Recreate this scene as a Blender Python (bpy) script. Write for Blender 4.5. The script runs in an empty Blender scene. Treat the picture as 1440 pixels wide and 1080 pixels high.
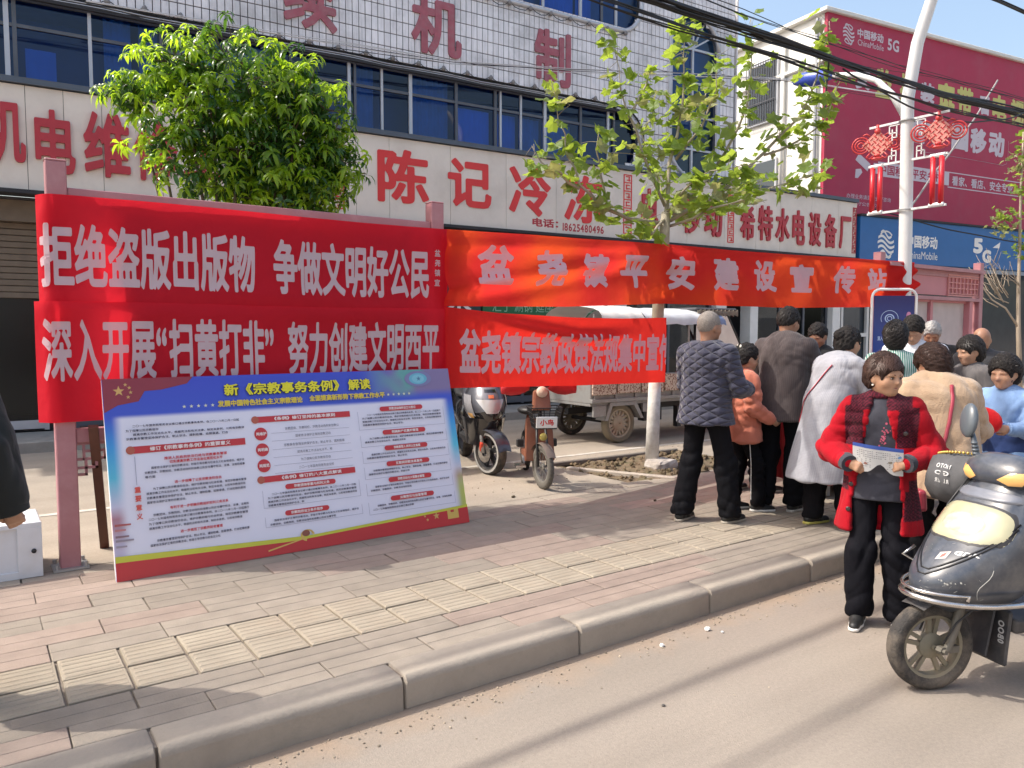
import bpy, math, random, time
import numpy as np
from mathutils import Vector, Matrix, Euler
T0 = time.time()
rad = math.radians
rng = random.Random(7)
nrng = np.random.default_rng(11)
scene = bpy.context.scene
COL = scene.collection

# ------------------------------------------------------------------ camera, sky, sun, exposure
cam_data = bpy.data.cameras.new("camera")
cam = bpy.data.objects.new("camera", cam_data)
COL.objects.link(cam)
cam_data.sensor_width = 36.0
cam_data.lens = 27.0
cam_data.clip_start = 0.05
cam_data.clip_end = 800.0
cam.location = (0, 0, 1.65)
cam.rotation_euler = (rad(90 - 3.8), 0, rad(-35.2))
scene.camera = cam

SUN_EL = rad(52.0)
SUN_DIR = Vector((-0.817, 0.576, 0)) * math.cos(SUN_EL) + Vector((0, 0, math.sin(SUN_EL)))
world = bpy.data.worlds.new("World")
scene.world = world
world.use_nodes = True
wn = world.node_tree
wn.nodes.clear()
sky = wn.nodes.new("ShaderNodeTexSky")
sky.sky_type = 'NISHITA'
sky.sun_disc = False
sky.sun_elevation = SUN_EL
sky.sun_rotation = math.atan2(SUN_DIR.x, SUN_DIR.y)
sky.air_density = 1.3
sky.dust_density = 5.0
sky.ozone_density = 1.0
bg = wn.nodes.new("ShaderNodeBackground")
bg.inputs['Strength'].default_value = 0.15
wo = wn.nodes.new("ShaderNodeOutputWorld")
wn.links.new(sky.outputs[0], bg.inputs[0])
wn.links.new(bg.outputs[0], wo.inputs[0])

sun_data = bpy.data.lights.new("sun", 'SUN')
sun_data.energy = 2.25
sun_data.angle = rad(0.53)
sun_data.color = (1.0, 0.945, 0.86)
sun = bpy.data.objects.new("sun", sun_data)
sun.rotation_euler = SUN_DIR.to_track_quat('Z', 'Y').to_euler()
sun.location = (-10, 8, 20)
COL.objects.link(sun)

scene.view_settings.view_transform = 'Standard'
scene.view_settings.look = 'None'
scene.view_settings.gamma = 1.0
scene.view_settings.use_curve_mapping = False
scene.view_settings.exposure = 0.95
scene.render.engine = 'CYCLES'
scene.cycles.max_bounces = 6
scene.cycles.diffuse_bounces = 3
scene.cycles.transparent_max_bounces = 12
scene.cycles.use_denoising = True

# ------------------------------------------------------------------ object helpers
def props(o, label=None, cat=None, group=None, kind=None):
    if label: o['label'] = label
    if cat: o['category'] = cat
    if group: o['group'] = group
    if kind: o['kind'] = kind
    return o

def thing(name, label, cat, loc=(0, 0, 0), rz=0.0, group=None):
    o = bpy.data.objects.new(name, None)
    o.empty_display_size = 0.2
    o.location = loc
    o.rotation_euler = (0, 0, rz)
    COL.objects.link(o)
    return props(o, label, cat, group)

def link(name, me, parent=None, loc=None, rot=None, scale=None):
    o = bpy.data.objects.new(name, me)
    COL.objects.link(o)
    if parent is not None: o.parent = parent
    if loc is not None: o.location = loc
    if rot is not None: o.rotation_euler = rot
    if scale is not None: o.scale = scale
    return o

def copy_tree(src, loc=None, rz=None, label=None):
    c = src.copy(); COL.objects.link(c)
    if loc is not None: c.location = loc
    if rz is not None: c.rotation_euler = (0, 0, rz)
    if label: c['label'] = label
    for ch in list(src.children):
        d = ch.copy(); COL.objects.link(d); d.parent = c
        for g in list(ch.children):
            e = g.copy(); COL.objects.link(e); e.parent = d
    return c

# ------------------------------------------------------------------ materials
MATS = {}
def srgb(r, g, b):
    f = lambda c: ((c / 255) / 12.92 if c / 255 <= 0.04045 else (((c / 255) + 0.055) / 1.055) ** 2.4)
    return (f(r), f(g), f(b))

def mat(name, col, rough=0.6, metal=0.0, var=0.12, scale=4.0, bump=0.0, bscale=60.0, coat=0.0, sss=0.0,
        dirt=None, dirt_amt=0.0, dirt_scale=2.5, space='Object', transl=0.0, island=0.0, spec=0.5, sheen=0.0, attr=None):
    if name in MATS: return MATS[name]
    m = bpy.data.materials.new(name); m.use_nodes = True
    t = m.node_tree; N = t.nodes; L = t.links
    b = N['Principled BSDF']; out = N['Material Output']
    if space == 'World':
        g = N.new('ShaderNodeNewGeometry'); co = g.outputs['Position']
    else:
        tc = N.new('ShaderNodeTexCoord'); co = tc.outputs['Object']
    nz = N.new('ShaderNodeTexNoise'); nz.inputs['Scale'].default_value = scale
    nz.inputs['Detail'].default_value = 5.0
    L.new(co, nz.inputs['Vector'])
    mr = N.new('ShaderNodeMapRange')
    mr.inputs['From Min'].default_value = 0.25; mr.inputs['From Max'].default_value = 0.75
    mr.inputs['To Min'].default_value = 1 - var; mr.inputs['To Max'].default_value = 1 + var
    L.new(nz.outputs['Fac'], mr.inputs['Value'])
    base = N.new('ShaderNodeRGB'); base.outputs[0].default_value = (*col, 1)
    cur = base.outputs[0]
    if attr:
        an = N.new('ShaderNodeAttribute'); an.attribute_name = attr
        cur = an.outputs['Color']
    vm = N.new('ShaderNodeVectorMath'); vm.operation = 'SCALE'
    L.new(cur, vm.inputs[0]); L.new(mr.outputs[0], vm.inputs['Scale'])
    cur = vm.outputs[0]
    if island:
        gi = N.new('ShaderNodeNewGeometry'); oi = N.new('ShaderNodeObjectInfo')
        ad = N.new('ShaderNodeMath'); ad.operation = 'ADD'
        L.new(gi.outputs['Random Per Island'], ad.inputs[0]); L.new(oi.outputs['Random'], ad.inputs[1])
        fr = N.new('ShaderNodeMath'); fr.operation = 'FRACT'; L.new(ad.outputs[0], fr.inputs[0])
        m2 = N.new('ShaderNodeMapRange'); m2.inputs['To Min'].default_value = 1 - island; m2.inputs['To Max'].default_value = 1 + island
        L.new(fr.outputs[0], m2.inputs['Value'])
        v2 = N.new('ShaderNodeVectorMath'); v2.operation = 'SCALE'
        L.new(cur, v2.inputs[0]); L.new(m2.outputs[0], v2.inputs['Scale']); cur = v2.outputs[0]
    if dirt is not None:
        dz = N.new('ShaderNodeTexNoise'); dz.inputs['Scale'].default_value = dirt_scale; dz.inputs['Detail'].default_value = 9.0
        dz.inputs['Roughness'].default_value = 0.68
        L.new(co, dz.inputs['Vector'])
        dr = N.new('ShaderNodeMapRange'); dr.inputs['From Min'].default_value = 0.46; dr.inputs['From Max'].default_value = 0.68
        dr.inputs['To Max'].default_value = dirt_amt
        L.new(dz.outputs['Fac'], dr.inputs['Value'])
        mx = N.new('ShaderNodeMix'); mx.data_type = 'RGBA'
        L.new(dr.outputs[0], mx.inputs[0]); L.new(cur, mx.inputs[6]); mx.inputs[7].default_value = (*dirt, 1)
        cur = mx.outputs[2]
    L.new(cur, b.inputs['Base Color'])
    b.inputs['Roughness'].default_value = rough
    b.inputs['Metallic'].default_value = metal
    b.inputs['Specular IOR Level'].default_value = spec
    if coat: b.inputs['Coat Weight'].default_value = coat; b.inputs['Coat Roughness'].default_value = 0.06
    if sheen: b.inputs['Sheen Weight'].default_value = sheen; b.inputs['Sheen Roughness'].default_value = 0.5
    if sss:
        b.inputs['Subsurface Weight'].default_value = sss
        b.inputs['Subsurface Radius'].default_value = (0.02, 0.008, 0.004); b.inputs['Subsurface Scale'].default_value = 0.6
    if bump:
        bz = N.new('ShaderNodeTexNoise'); bz.inputs['Scale'].default_value = bscale; bz.inputs['Detail'].default_value = 4
        L.new(co, bz.inputs['Vector'])
        bp = N.new('ShaderNodeBump'); bp.inputs['Strength'].default_value = bump; bp.inputs['Distance'].default_value = 0.01
        L.new(bz.outputs['Fac'], bp.inputs['Height']); L.new(bp.outputs[0], b.inputs['Normal'])
    if transl:
        tr = N.new('ShaderNodeBsdfTranslucent'); L.new(cur, tr.inputs['Color'])
        ms = N.new('ShaderNodeMixShader'); ms.inputs[0].default_value = transl
        L.new(b.outputs[0], ms.inputs[1]); L.new(tr.outputs[0], ms.inputs[2]); L.new(ms.outputs[0], out.inputs['Surface'])
    MATS[name] = m
    return m

def nodes_of(m):
    t = m.node_tree
    return t, t.nodes, t.links, t.nodes['Principled BSDF']

def glass_mat(name, tint, refl=0.12, rough=0.02, k=1.4):
    if name in MATS: return MATS[name]
    m = bpy.data.materials.new(name); m.use_nodes = True
    t = m.node_tree; N = t.nodes; L = t.links
    N.remove(N['Principled BSDF']); out = N['Material Output']
    tr = N.new('ShaderNodeBsdfTransparent'); tr.inputs[0].default_value = (*tint, 1)
    gl = N.new('ShaderNodeBsdfGlossy'); gl.inputs['Roughness'].default_value = rough; gl.inputs[0].default_value = (0.9, 0.95, 1, 1)
    fr = N.new('ShaderNodeFresnel'); fr.inputs[0].default_value = 1.5
    ml = N.new('ShaderNodeMath'); ml.operation = 'MULTIPLY_ADD'; ml.inputs[1].default_value = k; ml.inputs[2].default_value = refl * 0.3
    L.new(fr.outputs[0], ml.inputs[0])
    nz = N.new('ShaderNodeTexNoise'); nz.inputs['Scale'].default_value = 1.2
    bp = N.new('ShaderNodeBump'); bp.inputs['Strength'].default_value = 0.04
    L.new(nz.outputs['Fac'], bp.inputs['Height']); L.new(bp.outputs[0], gl.inputs['Normal'])
    mx = N.new('ShaderNodeMixShader')
    L.new(ml.outputs[0], mx.inputs[0]); L.new(tr.outputs[0], mx.inputs[1]); L.new(gl.outputs[0], mx.inputs[2])
    L.new(mx.outputs[0], out.inputs['Surface'])
    MATS[name] = m
    return m

# ------------------------------------------------------------------ mesh builder
class MB:
    def __init__(s): s.v = []; s.f = []; s.m = []
    def add(s, vs, fs, m=0):
        k = len(s.v); s.v.extend(tuple(p) for p in vs)
        s.f.extend(tuple(i + k for i in f) for f in fs); s.m.extend([m] * len(fs)); return s
    def box(s, c, d, rot=None, m=0, taper=1.0):
        hx, hy, hz = d[0] / 2, d[1] / 2, d[2] / 2
        vs = []
        for z in (-hz, hz):
            k = taper if z > 0 else 1.0
            for x, y in ((-hx, -hy), (hx, -hy), (hx, hy), (-hx, hy)):
                p = Vector((x * k, y * k, z))
                if rot is not None: p = rot @ p
                vs.append((p.x + c[0], p.y + c[1], p.z + c[2]))
        return s.add(vs, [(0, 3, 2, 1), (4, 5, 6, 7), (0, 1, 5, 4), (1, 2, 6, 5), (2, 3, 7, 6), (3, 0, 4, 7)], m)
    def bar(s, a, b, w, h=None, m=0, up=(0, 0, 1)):
        a = Vector(a); b = Vector(b); h = w if h is None else h
        d = b - a; L = d.length; z = d.normalized(); u = Vector(up)
        if abs(z.dot(u)) > 0.98: u = Vector((0, 1, 0))
        x = u.cross(z).normalized(); y = z.cross(x)
        R = Matrix((x, y, z)).transposed()
        return s.box((a + b) / 2, (w, h, L), R, m)
    def tube(s, pts, r, n=8, m=0, cap=True, flat=1.0):
        pts = [Vector(p) for p in pts]
        rs = r if isinstance(r, (list, tuple)) else [r] * len(pts)
        k0 = len(s.v); prev = None; vs = []
        for i, p in enumerate(pts):
            if i == 0: d = pts[1] - p
            elif i == len(pts) - 1: d = p - pts[i - 1]
            else: d = (pts[i + 1] - p).normalized() + (p - pts[i - 1]).normalized()
            if d.length < 1e-9: d = Vector((0, 0, 1))
            d.normalize()
            if prev is None:
                u = Vector((0, 0, 1)) if abs(d.z) < 0.9 else Vector((1, 0, 0))
                x = u.cross(d).normalized()
            else:
                x = (prev - d * prev.dot(d)).normalized()
            prev = x; y = d.cross(x)
            for j in range(n):
                a = 2 * math.pi * j / n
                q = p + (x * math.cos(a) + y * math.sin(a) * flat) * rs[i]
                vs.append((q.x, q.y, q.z))
        fs = []
        for i in range(len(pts) - 1):
            for j in range(n):
                fs.append((i * n + j, i * n + (j + 1) % n, (i + 1) * n + (j + 1) % n, (i + 1) * n + j))
        if cap:
            fs.append(tuple(reversed(range(n)))); fs.append(tuple((len(pts) - 1) * n + j for j in range(n)))
        return s.add(vs, fs, m)
    def lathe(s, prof, n=24, M=None, m=0, closed=False):
        vs = []
        for (r, h) in prof:
            for j in range(n):
                a = 2 * math.pi * j / n
                p = Vector((r * math.cos(a), r * math.sin(a), h))
                if M is not None: p = M @ p
                vs.append(tuple(p))
        fs = []; K = len(prof)
        for i in range(K - 1 if not closed else K):
            i2 = (i + 1) % K
            for j in range(n):
                fs.append((i * n + j, i * n + (j + 1) % n, i2 * n + (j + 1) % n, i2 * n + j))
        if not closed:
            if prof[0][0] > 1e-5: fs.append(tuple(reversed(range(n))))
            if prof[-1][0] > 1e-5: fs.append(tuple((K - 1) * n + j for j in range(n)))
        return s.add(vs, fs, m)
    def prism(s, poly, M, depth, m=0):
        n = len(poly)
        vs = [tuple(M @ Vector((x, y, 0))) for x, y in poly] + [tuple(M @ Vector((x, y, depth))) for x, y in poly]
        fs = [tuple(reversed(range(n))), tuple(range(n, 2 * n))] + [(i, (i + 1) % n, n + (i + 1) % n, n + i) for i in range(n)]
        return s.add(vs, fs, m)
    def ball(s, c, r, m=0, n=12, k=8, R=None):
        r = r if isinstance(r, (list, tuple)) else (r, r, r)
        vs = []
        for i in range(k + 1):
            t = math.pi * i / k
            for j in range(n):
                a = 2 * math.pi * j / n
                p = Vector((r[0] * math.sin(t) * math.cos(a), r[1] * math.sin(t) * math.sin(a), r[2] * math.cos(t)))
                if R is not None: p = R @ p
                vs.append((p.x + c[0], p.y + c[1], p.z + c[2]))
        fs = [(i * n + j, (i + 1) * n + j, (i + 1) * n + (j + 1) % n, i * n + (j + 1) % n) for i in range(k) for j in range(n)]
        return s.add(vs, fs, m)
    def mesh(s, name, mats, smooth=False, weld=False):
        me = bpy.data.meshes.new(name)
        me.from_pydata(s.v, [], s.f)
        for mt in (mats if isinstance(mats, (list, tuple)) else [mats]): me.materials.append(mt)
        me.polygons.foreach_set('material_index', s.m)
        if smooth: me.polygons.foreach_set('use_smooth', [True] * len(s.f))
        me.update()
        return me
    def build(s, name, mats, parent=None, smooth=False, bevel=0.0, loc=None, rot=None, seg=1, auto=None):
        me = s.mesh(name, mats, smooth)
        o = link(name, me, parent, loc, rot)
        if auto is not None:
            me.set_sharp_from_angle(angle=rad(auto))
        if bevel:
            b = o.modifiers.new('bevel', 'BEVEL'); b.width = bevel; b.segments = seg; b.limit_method = 'ANGLE'
        return o

def np_mesh(name, V, F, mats, smooth=True, uv=None, color=None):
    """V (n,3) float array, F (m,k) int array."""
    me = bpy.data.meshes.new(name)
    V = np.asarray(V, dtype=np.float32); F = np.asarray(F, dtype=np.int32)
    me.vertices.add(len(V)); me.vertices.foreach_set('co', V.ravel())
    k = F.shape[1]
    me.loops.add(F.size); me.loops.foreach_set('vertex_index', F.ravel())
    me.polygons.add(len(F)); me.polygons.foreach_set('loop_start', np.arange(0, F.size, k, dtype=np.int32))
    try: me.polygons.foreach_set('loop_total', np.full(len(F), k, dtype=np.int32))
    except Exception: pass
    me.polygons.foreach_set('use_smooth', np.full(len(F), smooth))
    for mt in (mats if isinstance(mats, (list, tuple)) else [mats]): me.materials.append(mt)
    if color is not None:
        at = me.color_attributes.new('tint', 'FLOAT_COLOR', 'POINT')
        c = np.ones((len(V), 4), dtype=np.float32); c[:, :3] = color
        at.data.foreach_set('color', c.ravel())
    me.update(calc_edges=True)
    me.validate()
    return me

# ------------------------------------------------------------------ lettering
_cache = {}
def text_mesh(body, bold=0.0, extrude=0.0, res=2, sharp=True):
    """vertices (n,3) array in em units and faces of a line of text"""
    key = (body, bold, extrude, res)
    if key in _cache: return _cache[key]
    cu = bpy.data.curves.new('line', 'FONT'); cu.body = body; cu.offset = bold; cu.extrude = extrude
    cu.resolution_u = res; cu.dimensions = '2D'; cu.fill_mode = 'FRONT' if extrude == 0 else 'BOTH'
    o = bpy.data.objects.new('line', cu); COL.objects.link(o)
    dg = bpy.context.evaluated_depsgraph_get()
    me = bpy.data.meshes.new_from_object(o.evaluated_get(dg))
    V = np.zeros(len(me.vertices) * 3); me.vertices.foreach_get('co', V); V = V.reshape(-1, 3)
    F = [tuple(p.vertices) for p in me.polygons]
    bpy.data.objects.remove(o); bpy.data.curves.remove(cu); bpy.data.meshes.remove(me)
    _cache[key] = (V, F)
    return V, F

def glyph_cells(ch, bold, res=56):
    """one character as small polygons cut from its distance field, thickened by `bold` em; cell-sized pieces follow curved cloth"""
    key = ('g', ch, bold, res)
    if key in _cache: return _cache[key]
    V, F = text_mesh(ch, 0.0, 0.0, 3)
    E = {}
    for f in F:
        for a, b_ in zip(f, f[1:] + f[:1]):
            k = (min(a, b_), max(a, b_)); E[k] = E.get(k, 0) + 1
    seg = np.array([(V[a][0], V[a][1], V[b_][0], V[b_][1]) for (a, b_), n in E.items() if n == 1])
    lo = V.min(0)[:2] - bold - 2 / res; hi = V.max(0)[:2] + bold + 2 / res
    nx = int((hi[0] - lo[0]) * res) + 2; ny = int((hi[1] - lo[1]) * res) + 2
    X, Y = np.meshgrid(lo[0] + np.arange(nx) / res, lo[1] + np.arange(ny) / res)
    P = np.stack([X.ravel(), Y.ravel()], 1)
    A = seg[:, :2][None]; B = seg[:, 2:][None]; Q = P[:, None]
    d = B - A; t = np.clip(((Q - A) * d).sum(2) / np.maximum((d * d).sum(2), 1e-12), 0, 1)
    dist = np.sqrt((((A + t[..., None] * d) - Q) ** 2).sum(2).min(1))
    ya, yb = A[..., 1], B[..., 1]; py = Q[..., 1] + 1e-7
    cr = (ya > py) != (yb > py)
    xi = A[..., 0] + (py - ya) / np.where(np.abs(yb - ya) < 1e-12, 1e-12, yb - ya) * d[..., 0]
    ins = ((cr & (xi > Q[..., 0])).sum(1) % 2) == 1
    phi = (np.where(ins, dist, -dist) + bold).reshape(ny, nx)
    vs, vi, fs = [], {}, []
    def vid(key, p):
        if key not in vi: vi[key] = len(vs); vs.append(p)
        return vi[key]
    def cross(i0, j0, i1, j1):
        a, b_ = phi[j0, i0], phi[j1, i1]; t = a / (a - b_)
        k = (i0, j0, i1, j1) if (i0, j0) < (i1, j1) else (i1, j1, i0, j0)
        return vid(k, (lo[0] + (i0 + (i1 - i0) * t) / res, lo[1] + (j0 + (j1 - j0) * t) / res))
    pt = lambda i, j: vid((i, j), (lo[0] + i / res, lo[1] + j / res))
    pos = phi > 0; walls = []
    for j in range(ny - 1):
        i = 0
        while i < nx - 1:
            c = (pos[j, i], pos[j, i + 1], pos[j + 1, i + 1], pos[j + 1, i])
            if all(c):
                k = i
                while k < nx - 1 and k - i < 5 and pos[j, k + 1] and pos[j + 1, k + 1]: k += 1
                fs.append((pt(i, j), pt(k, j), pt(k, j + 1), pt(i, j + 1))); i = k; continue
            if any(c):
                q = [(i, j), (i + 1, j), (i + 1, j + 1), (i, j + 1)]; poly = []; cx = []
                for a in range(4):
                    b_ = (a + 1) % 4
                    if c[a]: poly.append(pt(*q[a]))
                    if c[a] != c[b_]: v_ = cross(*q[a], *q[b_]); poly.append(v_); cx.append((v_, c[a]))
                if len(poly) > 2: fs.append(tuple(poly))
                for a in range(0, len(cx)):
                    if cx[a][1]: walls.append((cx[a][0], cx[(a + 1) % len(cx)][0]))
            i += 1
    out = (np.array([(a, b_, 0.0) for a, b_ in vs]), fs, walls)
    _cache[key] = out
    return out

def fit_glyph(ch, w, h, bold, depth=0.0, res=56):
    V, F, W = glyph_cells(ch, bold, res); V = V.copy()
    lo = V.min(0); hi = V.max(0); c = (lo + hi) / 2
    V[:, 0] = (V[:, 0] - c[0]) * w / (hi[0] - lo[0]); V[:, 1] = (V[:, 1] - c[1]) * h / (hi[1] - lo[1])
    if depth:
        n = len(V); B = V.copy(); V = V.copy(); V[:, 2] = depth / 2; B[:, 2] = -depth / 2
        V = np.concatenate([V, B]); F = list(F) + [(a, a + n, b_ + n, b_) for a, b_ in W]
    return V, F

def fit_text(body, w, h, bold=0.0, extrude=0.0, depth=None, center=True, res=2, gres=None):
    """text scaled to a w x h box, centred on the origin in the xy plane; h None keeps the aspect"""
    if bold > 0.015 and extrude == 0:
        if len(body) == 1: return fit_glyph(body, w, h, bold, 0.0, gres or 56)
        vs, fs, x = [], [], 0.0; n = 0
        for ch in body:
            if ch == ' ': x += .35; continue
            V, F, _ = glyph_cells(ch, bold, gres or (40 if len(body) > 2 else 56))
            adv = 1.0 if ord(ch) > 0x2000 and ch not in '“”' else (V[:, 0].max() + .08)
            V = V.copy(); V[:, 0] += x; x += adv
            vs.append(V); fs += [tuple(i + n for i in f) for f in F]; n += len(V)
        V, F = np.concatenate(vs), fs
    else:
        V, F = text_mesh(body, 0.0, extrude, res)
    V = V.copy()
    if len(V) == 0: return V, F
    lo = V.min(0); hi = V.max(0)
    sx = w / (hi[0] - lo[0]) if w else None
    sy = h / (hi[1] - lo[1]) if h else None
    if sx is None: sx = sy
    if sy is None: sy = sx
    c = (lo + hi) / 2
    V[:, 0] = (V[:, 0] - c[0]) * sx; V[:, 1] = (V[:, 1] - c[1]) * sy
    if extrude: V[:, 2] = V[:, 2] / extrude * (depth or 0.02) / 2
    return V, F

def on_wall(V, x, z, y=0.0):
    """lettering from its xy plane onto an upright wall that faces -y"""
    return np.stack([V[:, 0] + x, -V[:, 2] + y, V[:, 1] + z], axis=1)
# ================================================================== SETTING
def concrete(name, col, pink, soil_edge=None, stain=(0.25, 0.22, 0.19), k=0.5, joints=None):
    m = mat(name, col, rough=0.88, var=0.10, scale=0.9, bump=0.35, bscale=140, dirt=stain, dirt_amt=0.28, dirt_scale=1.7, space='World', spec=0.25)
    t, N, L, b = nodes_of(m)
    src = b.inputs['Base Color'].links[0].from_socket
    g = N.new('ShaderNodeNewGeometry')
    n1 = N.new('ShaderNodeTexNoise'); n1.inputs['Scale'].default_value = 0.55; n1.inputs['Detail'].default_value = 2
    L.new(g.outputs['Position'], n1.inputs['Vector'])
    r1 = N.new('ShaderNodeMapRange'); r1.inputs['From Min'].default_value = 0.45; r1.inputs['From Max'].default_value = 0.7; r1.inputs['To Max'].default_value = k
    L.new(n1.outputs['Fac'], r1.inputs['Value'])
    mx = N.new('ShaderNodeMix'); mx.data_type = 'RGBA'
    L.new(r1.outputs[0], mx.inputs[0]); L.new(src, mx.inputs[6]); mx.inputs[7].default_value = (*pink, 1)
    cur = mx.outputs[2]
    # long faint tracks and stains drawn out along the street
    mp = N.new('ShaderNodeMapping'); mp.inputs['Scale'].default_value = (.22, 2.6, 1); L.new(g.outputs['Position'], mp.inputs[0])
    n5 = N.new('ShaderNodeTexNoise'); n5.inputs['Scale'].default_value = 1.0; n5.inputs['Detail'].default_value = 7; L.new(mp.outputs[0], n5.inputs['Vector'])
    r5 = N.new('ShaderNodeMapRange'); r5.inputs['From Min'].default_value = .3; r5.inputs['From Max'].default_value = .7; r5.inputs['To Min'].default_value = .88; r5.inputs['To Max'].default_value = 1.1; L.new(n5.outputs['Fac'], r5.inputs['Value'])
    v5 = N.new('ShaderNodeVectorMath'); v5.operation = 'SCALE'; L.new(cur, v5.inputs[0]); L.new(r5.outputs[0], v5.inputs['Scale']); cur = v5.outputs[0]
    # grit: small dark and pale specks
    n2 = N.new('ShaderNodeTexNoise'); n2.inputs['Scale'].default_value = 55; n2.inputs['Detail'].default_value = 8; n2.inputs['Roughness'].default_value = 0.8
    L.new(g.outputs['Position'], n2.inputs['Vector'])
    r2 = N.new('ShaderNodeMapRange'); r2.inputs['From Min'].default_value = 0.3; r2.inputs['From Max'].default_value = 0.7; r2.inputs['To Min'].default_value = 0.84; r2.inputs['To Max'].default_value = 1.16
    L.new(n2.outputs['Fac'], r2.inputs['Value'])
    v = N.new('ShaderNodeVectorMath'); v.operation = 'SCALE'; L.new(cur, v.inputs[0]); L.new(r2.outputs[0], v.inputs['Scale']); cur = v.outputs[0]
    if soil_edge is not None:   # dust swept against the kerb
        sp = N.new('ShaderNodeSeparateXYZ'); L.new(g.outputs['Position'], sp.inputs[0])
        ad = N.new('ShaderNodeMath'); ad.operation = 'MULTIPLY_ADD'; ad.inputs[1].default_value = 0.35
        n3 = N.new('ShaderNodeTexNoise'); n3.inputs['Scale'].default_value = 5; n3.inputs['Detail'].default_value = 6
        L.new(g.outputs['Position'], n3.inputs['Vector']); L.new(n3.outputs['Fac'], ad.inputs[0]); L.new(sp.outputs['Y'], ad.inputs[2])
        r3 = N.new('ShaderNodeMapRange'); r3.inputs['From Min'].default_value = soil_edge - 0.02; r3.inputs['From Max'].default_value = soil_edge + 0.2; r3.inputs['To Max'].default_value = 0.65
        L.new(ad.outputs[0], r3.inputs['Value'])
        m3 = N.new('ShaderNodeMix'); m3.data_type = 'RGBA'; L.new(r3.outputs[0], m3.inputs[0]); L.new(cur, m3.inputs[6]); m3.inputs[7].default_value = (0.33, 0.235, 0.16, 1)
        cur = m3.outputs[2]
    L.new(cur, b.inputs['Base Color'])
    return m

M_ROAD = concrete('road_concrete', (0.265, 0.228, 0.190), (0.28, 0.228, 0.192), soil_edge=2.9, k=0.5)
M_LANE = concrete('lane_concrete', (0.34, 0.288, 0.232), (0.355, 0.305, 0.247), k=0.6)
M_EARTH = mat('dry_earth', (0.2, 0.15, 0.1), rough=0.95, var=0.3, scale=8, bump=0.8, bscale=40, space='World')
M_PAVER = mat('paver', (0.262, 0.225, 0.185), rough=0.9, var=0.12, scale=7, bump=0.4, bscale=120, dirt=(0.22, 0.19, 0.16), dirt_amt=0.4, dirt_scale=3, space='World', island=0.10, spec=0.2)
M_PAVER_P = mat('paver_pink', (0.29, 0.228, 0.190), rough=0.9, var=0.12, scale=7, bump=0.4, bscale=120, dirt=(0.25, 0.2, 0.17), dirt_amt=0.4, dirt_scale=3, space='World', island=0.08, spec=0.2)
M_TACT = mat('tactile_yellow', (0.325, 0.28, 0.218), rough=0.9, var=0.10, scale=5, bump=0.3, bscale=120, dirt=(0.3, 0.24, 0.18), dirt_amt=0.45, dirt_scale=4, space='World', island=0.08, spec=0.2)
M_KERB = mat('kerb_concrete', (0.34, 0.295, 0.245), rough=0.95, var=0.16, scale=5, bump=0.3, bscale=60, dirt=(0.12, 0.12, 0.1), dirt_amt=0.35, dirt_scale=5, space='World', island=0.05, spec=0.2)
M_JOINT = mat('joint_sand', (0.205, 0.172, 0.142), rough=1.0, var=0.2, scale=20, space='World')

def sheet(name, x0, x1, y0, y1, z, m, kind='structure', n=1):
    b = MB()
    b.add([(x0, y0, z), (x1, y0, z), (x1, y1, z), (x0, y1, z)], [(0, 1, 2, 3)])
    o = b.build(name, m); o['kind'] = kind
    return o

sheet('ground', -300, 400, -300, 300, -0.02, M_EARTH)
sheet('road', -60, 120, -14, 2.97, 0.0, M_ROAD)
# service lane behind the pavement: a slab with a hole for the tree pit is made of four sheets butted together
PX0, PX1, PY0, PY1 = 5.35, 7.35, 5.62, 6.75
lane = MB()
for (x0, x1, y0, y1) in ((-60, PX0, 5.56, 14.5), (PX1, 120, 5.56, 14.5), (PX0, PX1, PY1, 14.5)):
    lane.add([(x0, y0, 0.15), (x1, y0, 0.15), (x1, y1, 0.15), (x0, y1, 0.15)], [(0, 1, 2, 3)])
o = lane.build('service_lane', M_LANE); o['kind'] = 'structure'
# worn paint line along the lane
ML = mat('worn_line_paint', (0.56, 0.52, 0.46), rough=0.85, var=0.15, scale=10, dirt=(0.42, 0.36, 0.29), dirt_amt=0.9, dirt_scale=9, space='World')
b = MB(); b.add([(-3, 7.34, 0.154), (14, 7.02, 0.154), (14, 7.1, 0.154), (-3, 7.42, 0.154)], [(0, 1, 2, 3)])
o = b.build('lane_line', ML); o['kind'] = 'structure'

# pavement: slab, kerb stones, edging, pavers, tactile tiles
pv = MB()
pv.add([(-60, 2.97, 0.137), (120, 2.97, 0.137), (120, 5.62, 0.137), (-60, 5.62, 0.137), (-60, 2.97, 0), (120, 2.97, 0), (120, 5.62, 0), (-60, 5.62, 0)],
       [(0, 1, 2, 3), (0, 4, 5, 1)])
pavement = pv.build('pavement', M_JOINT); pavement['kind'] = 'structure'

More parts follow.
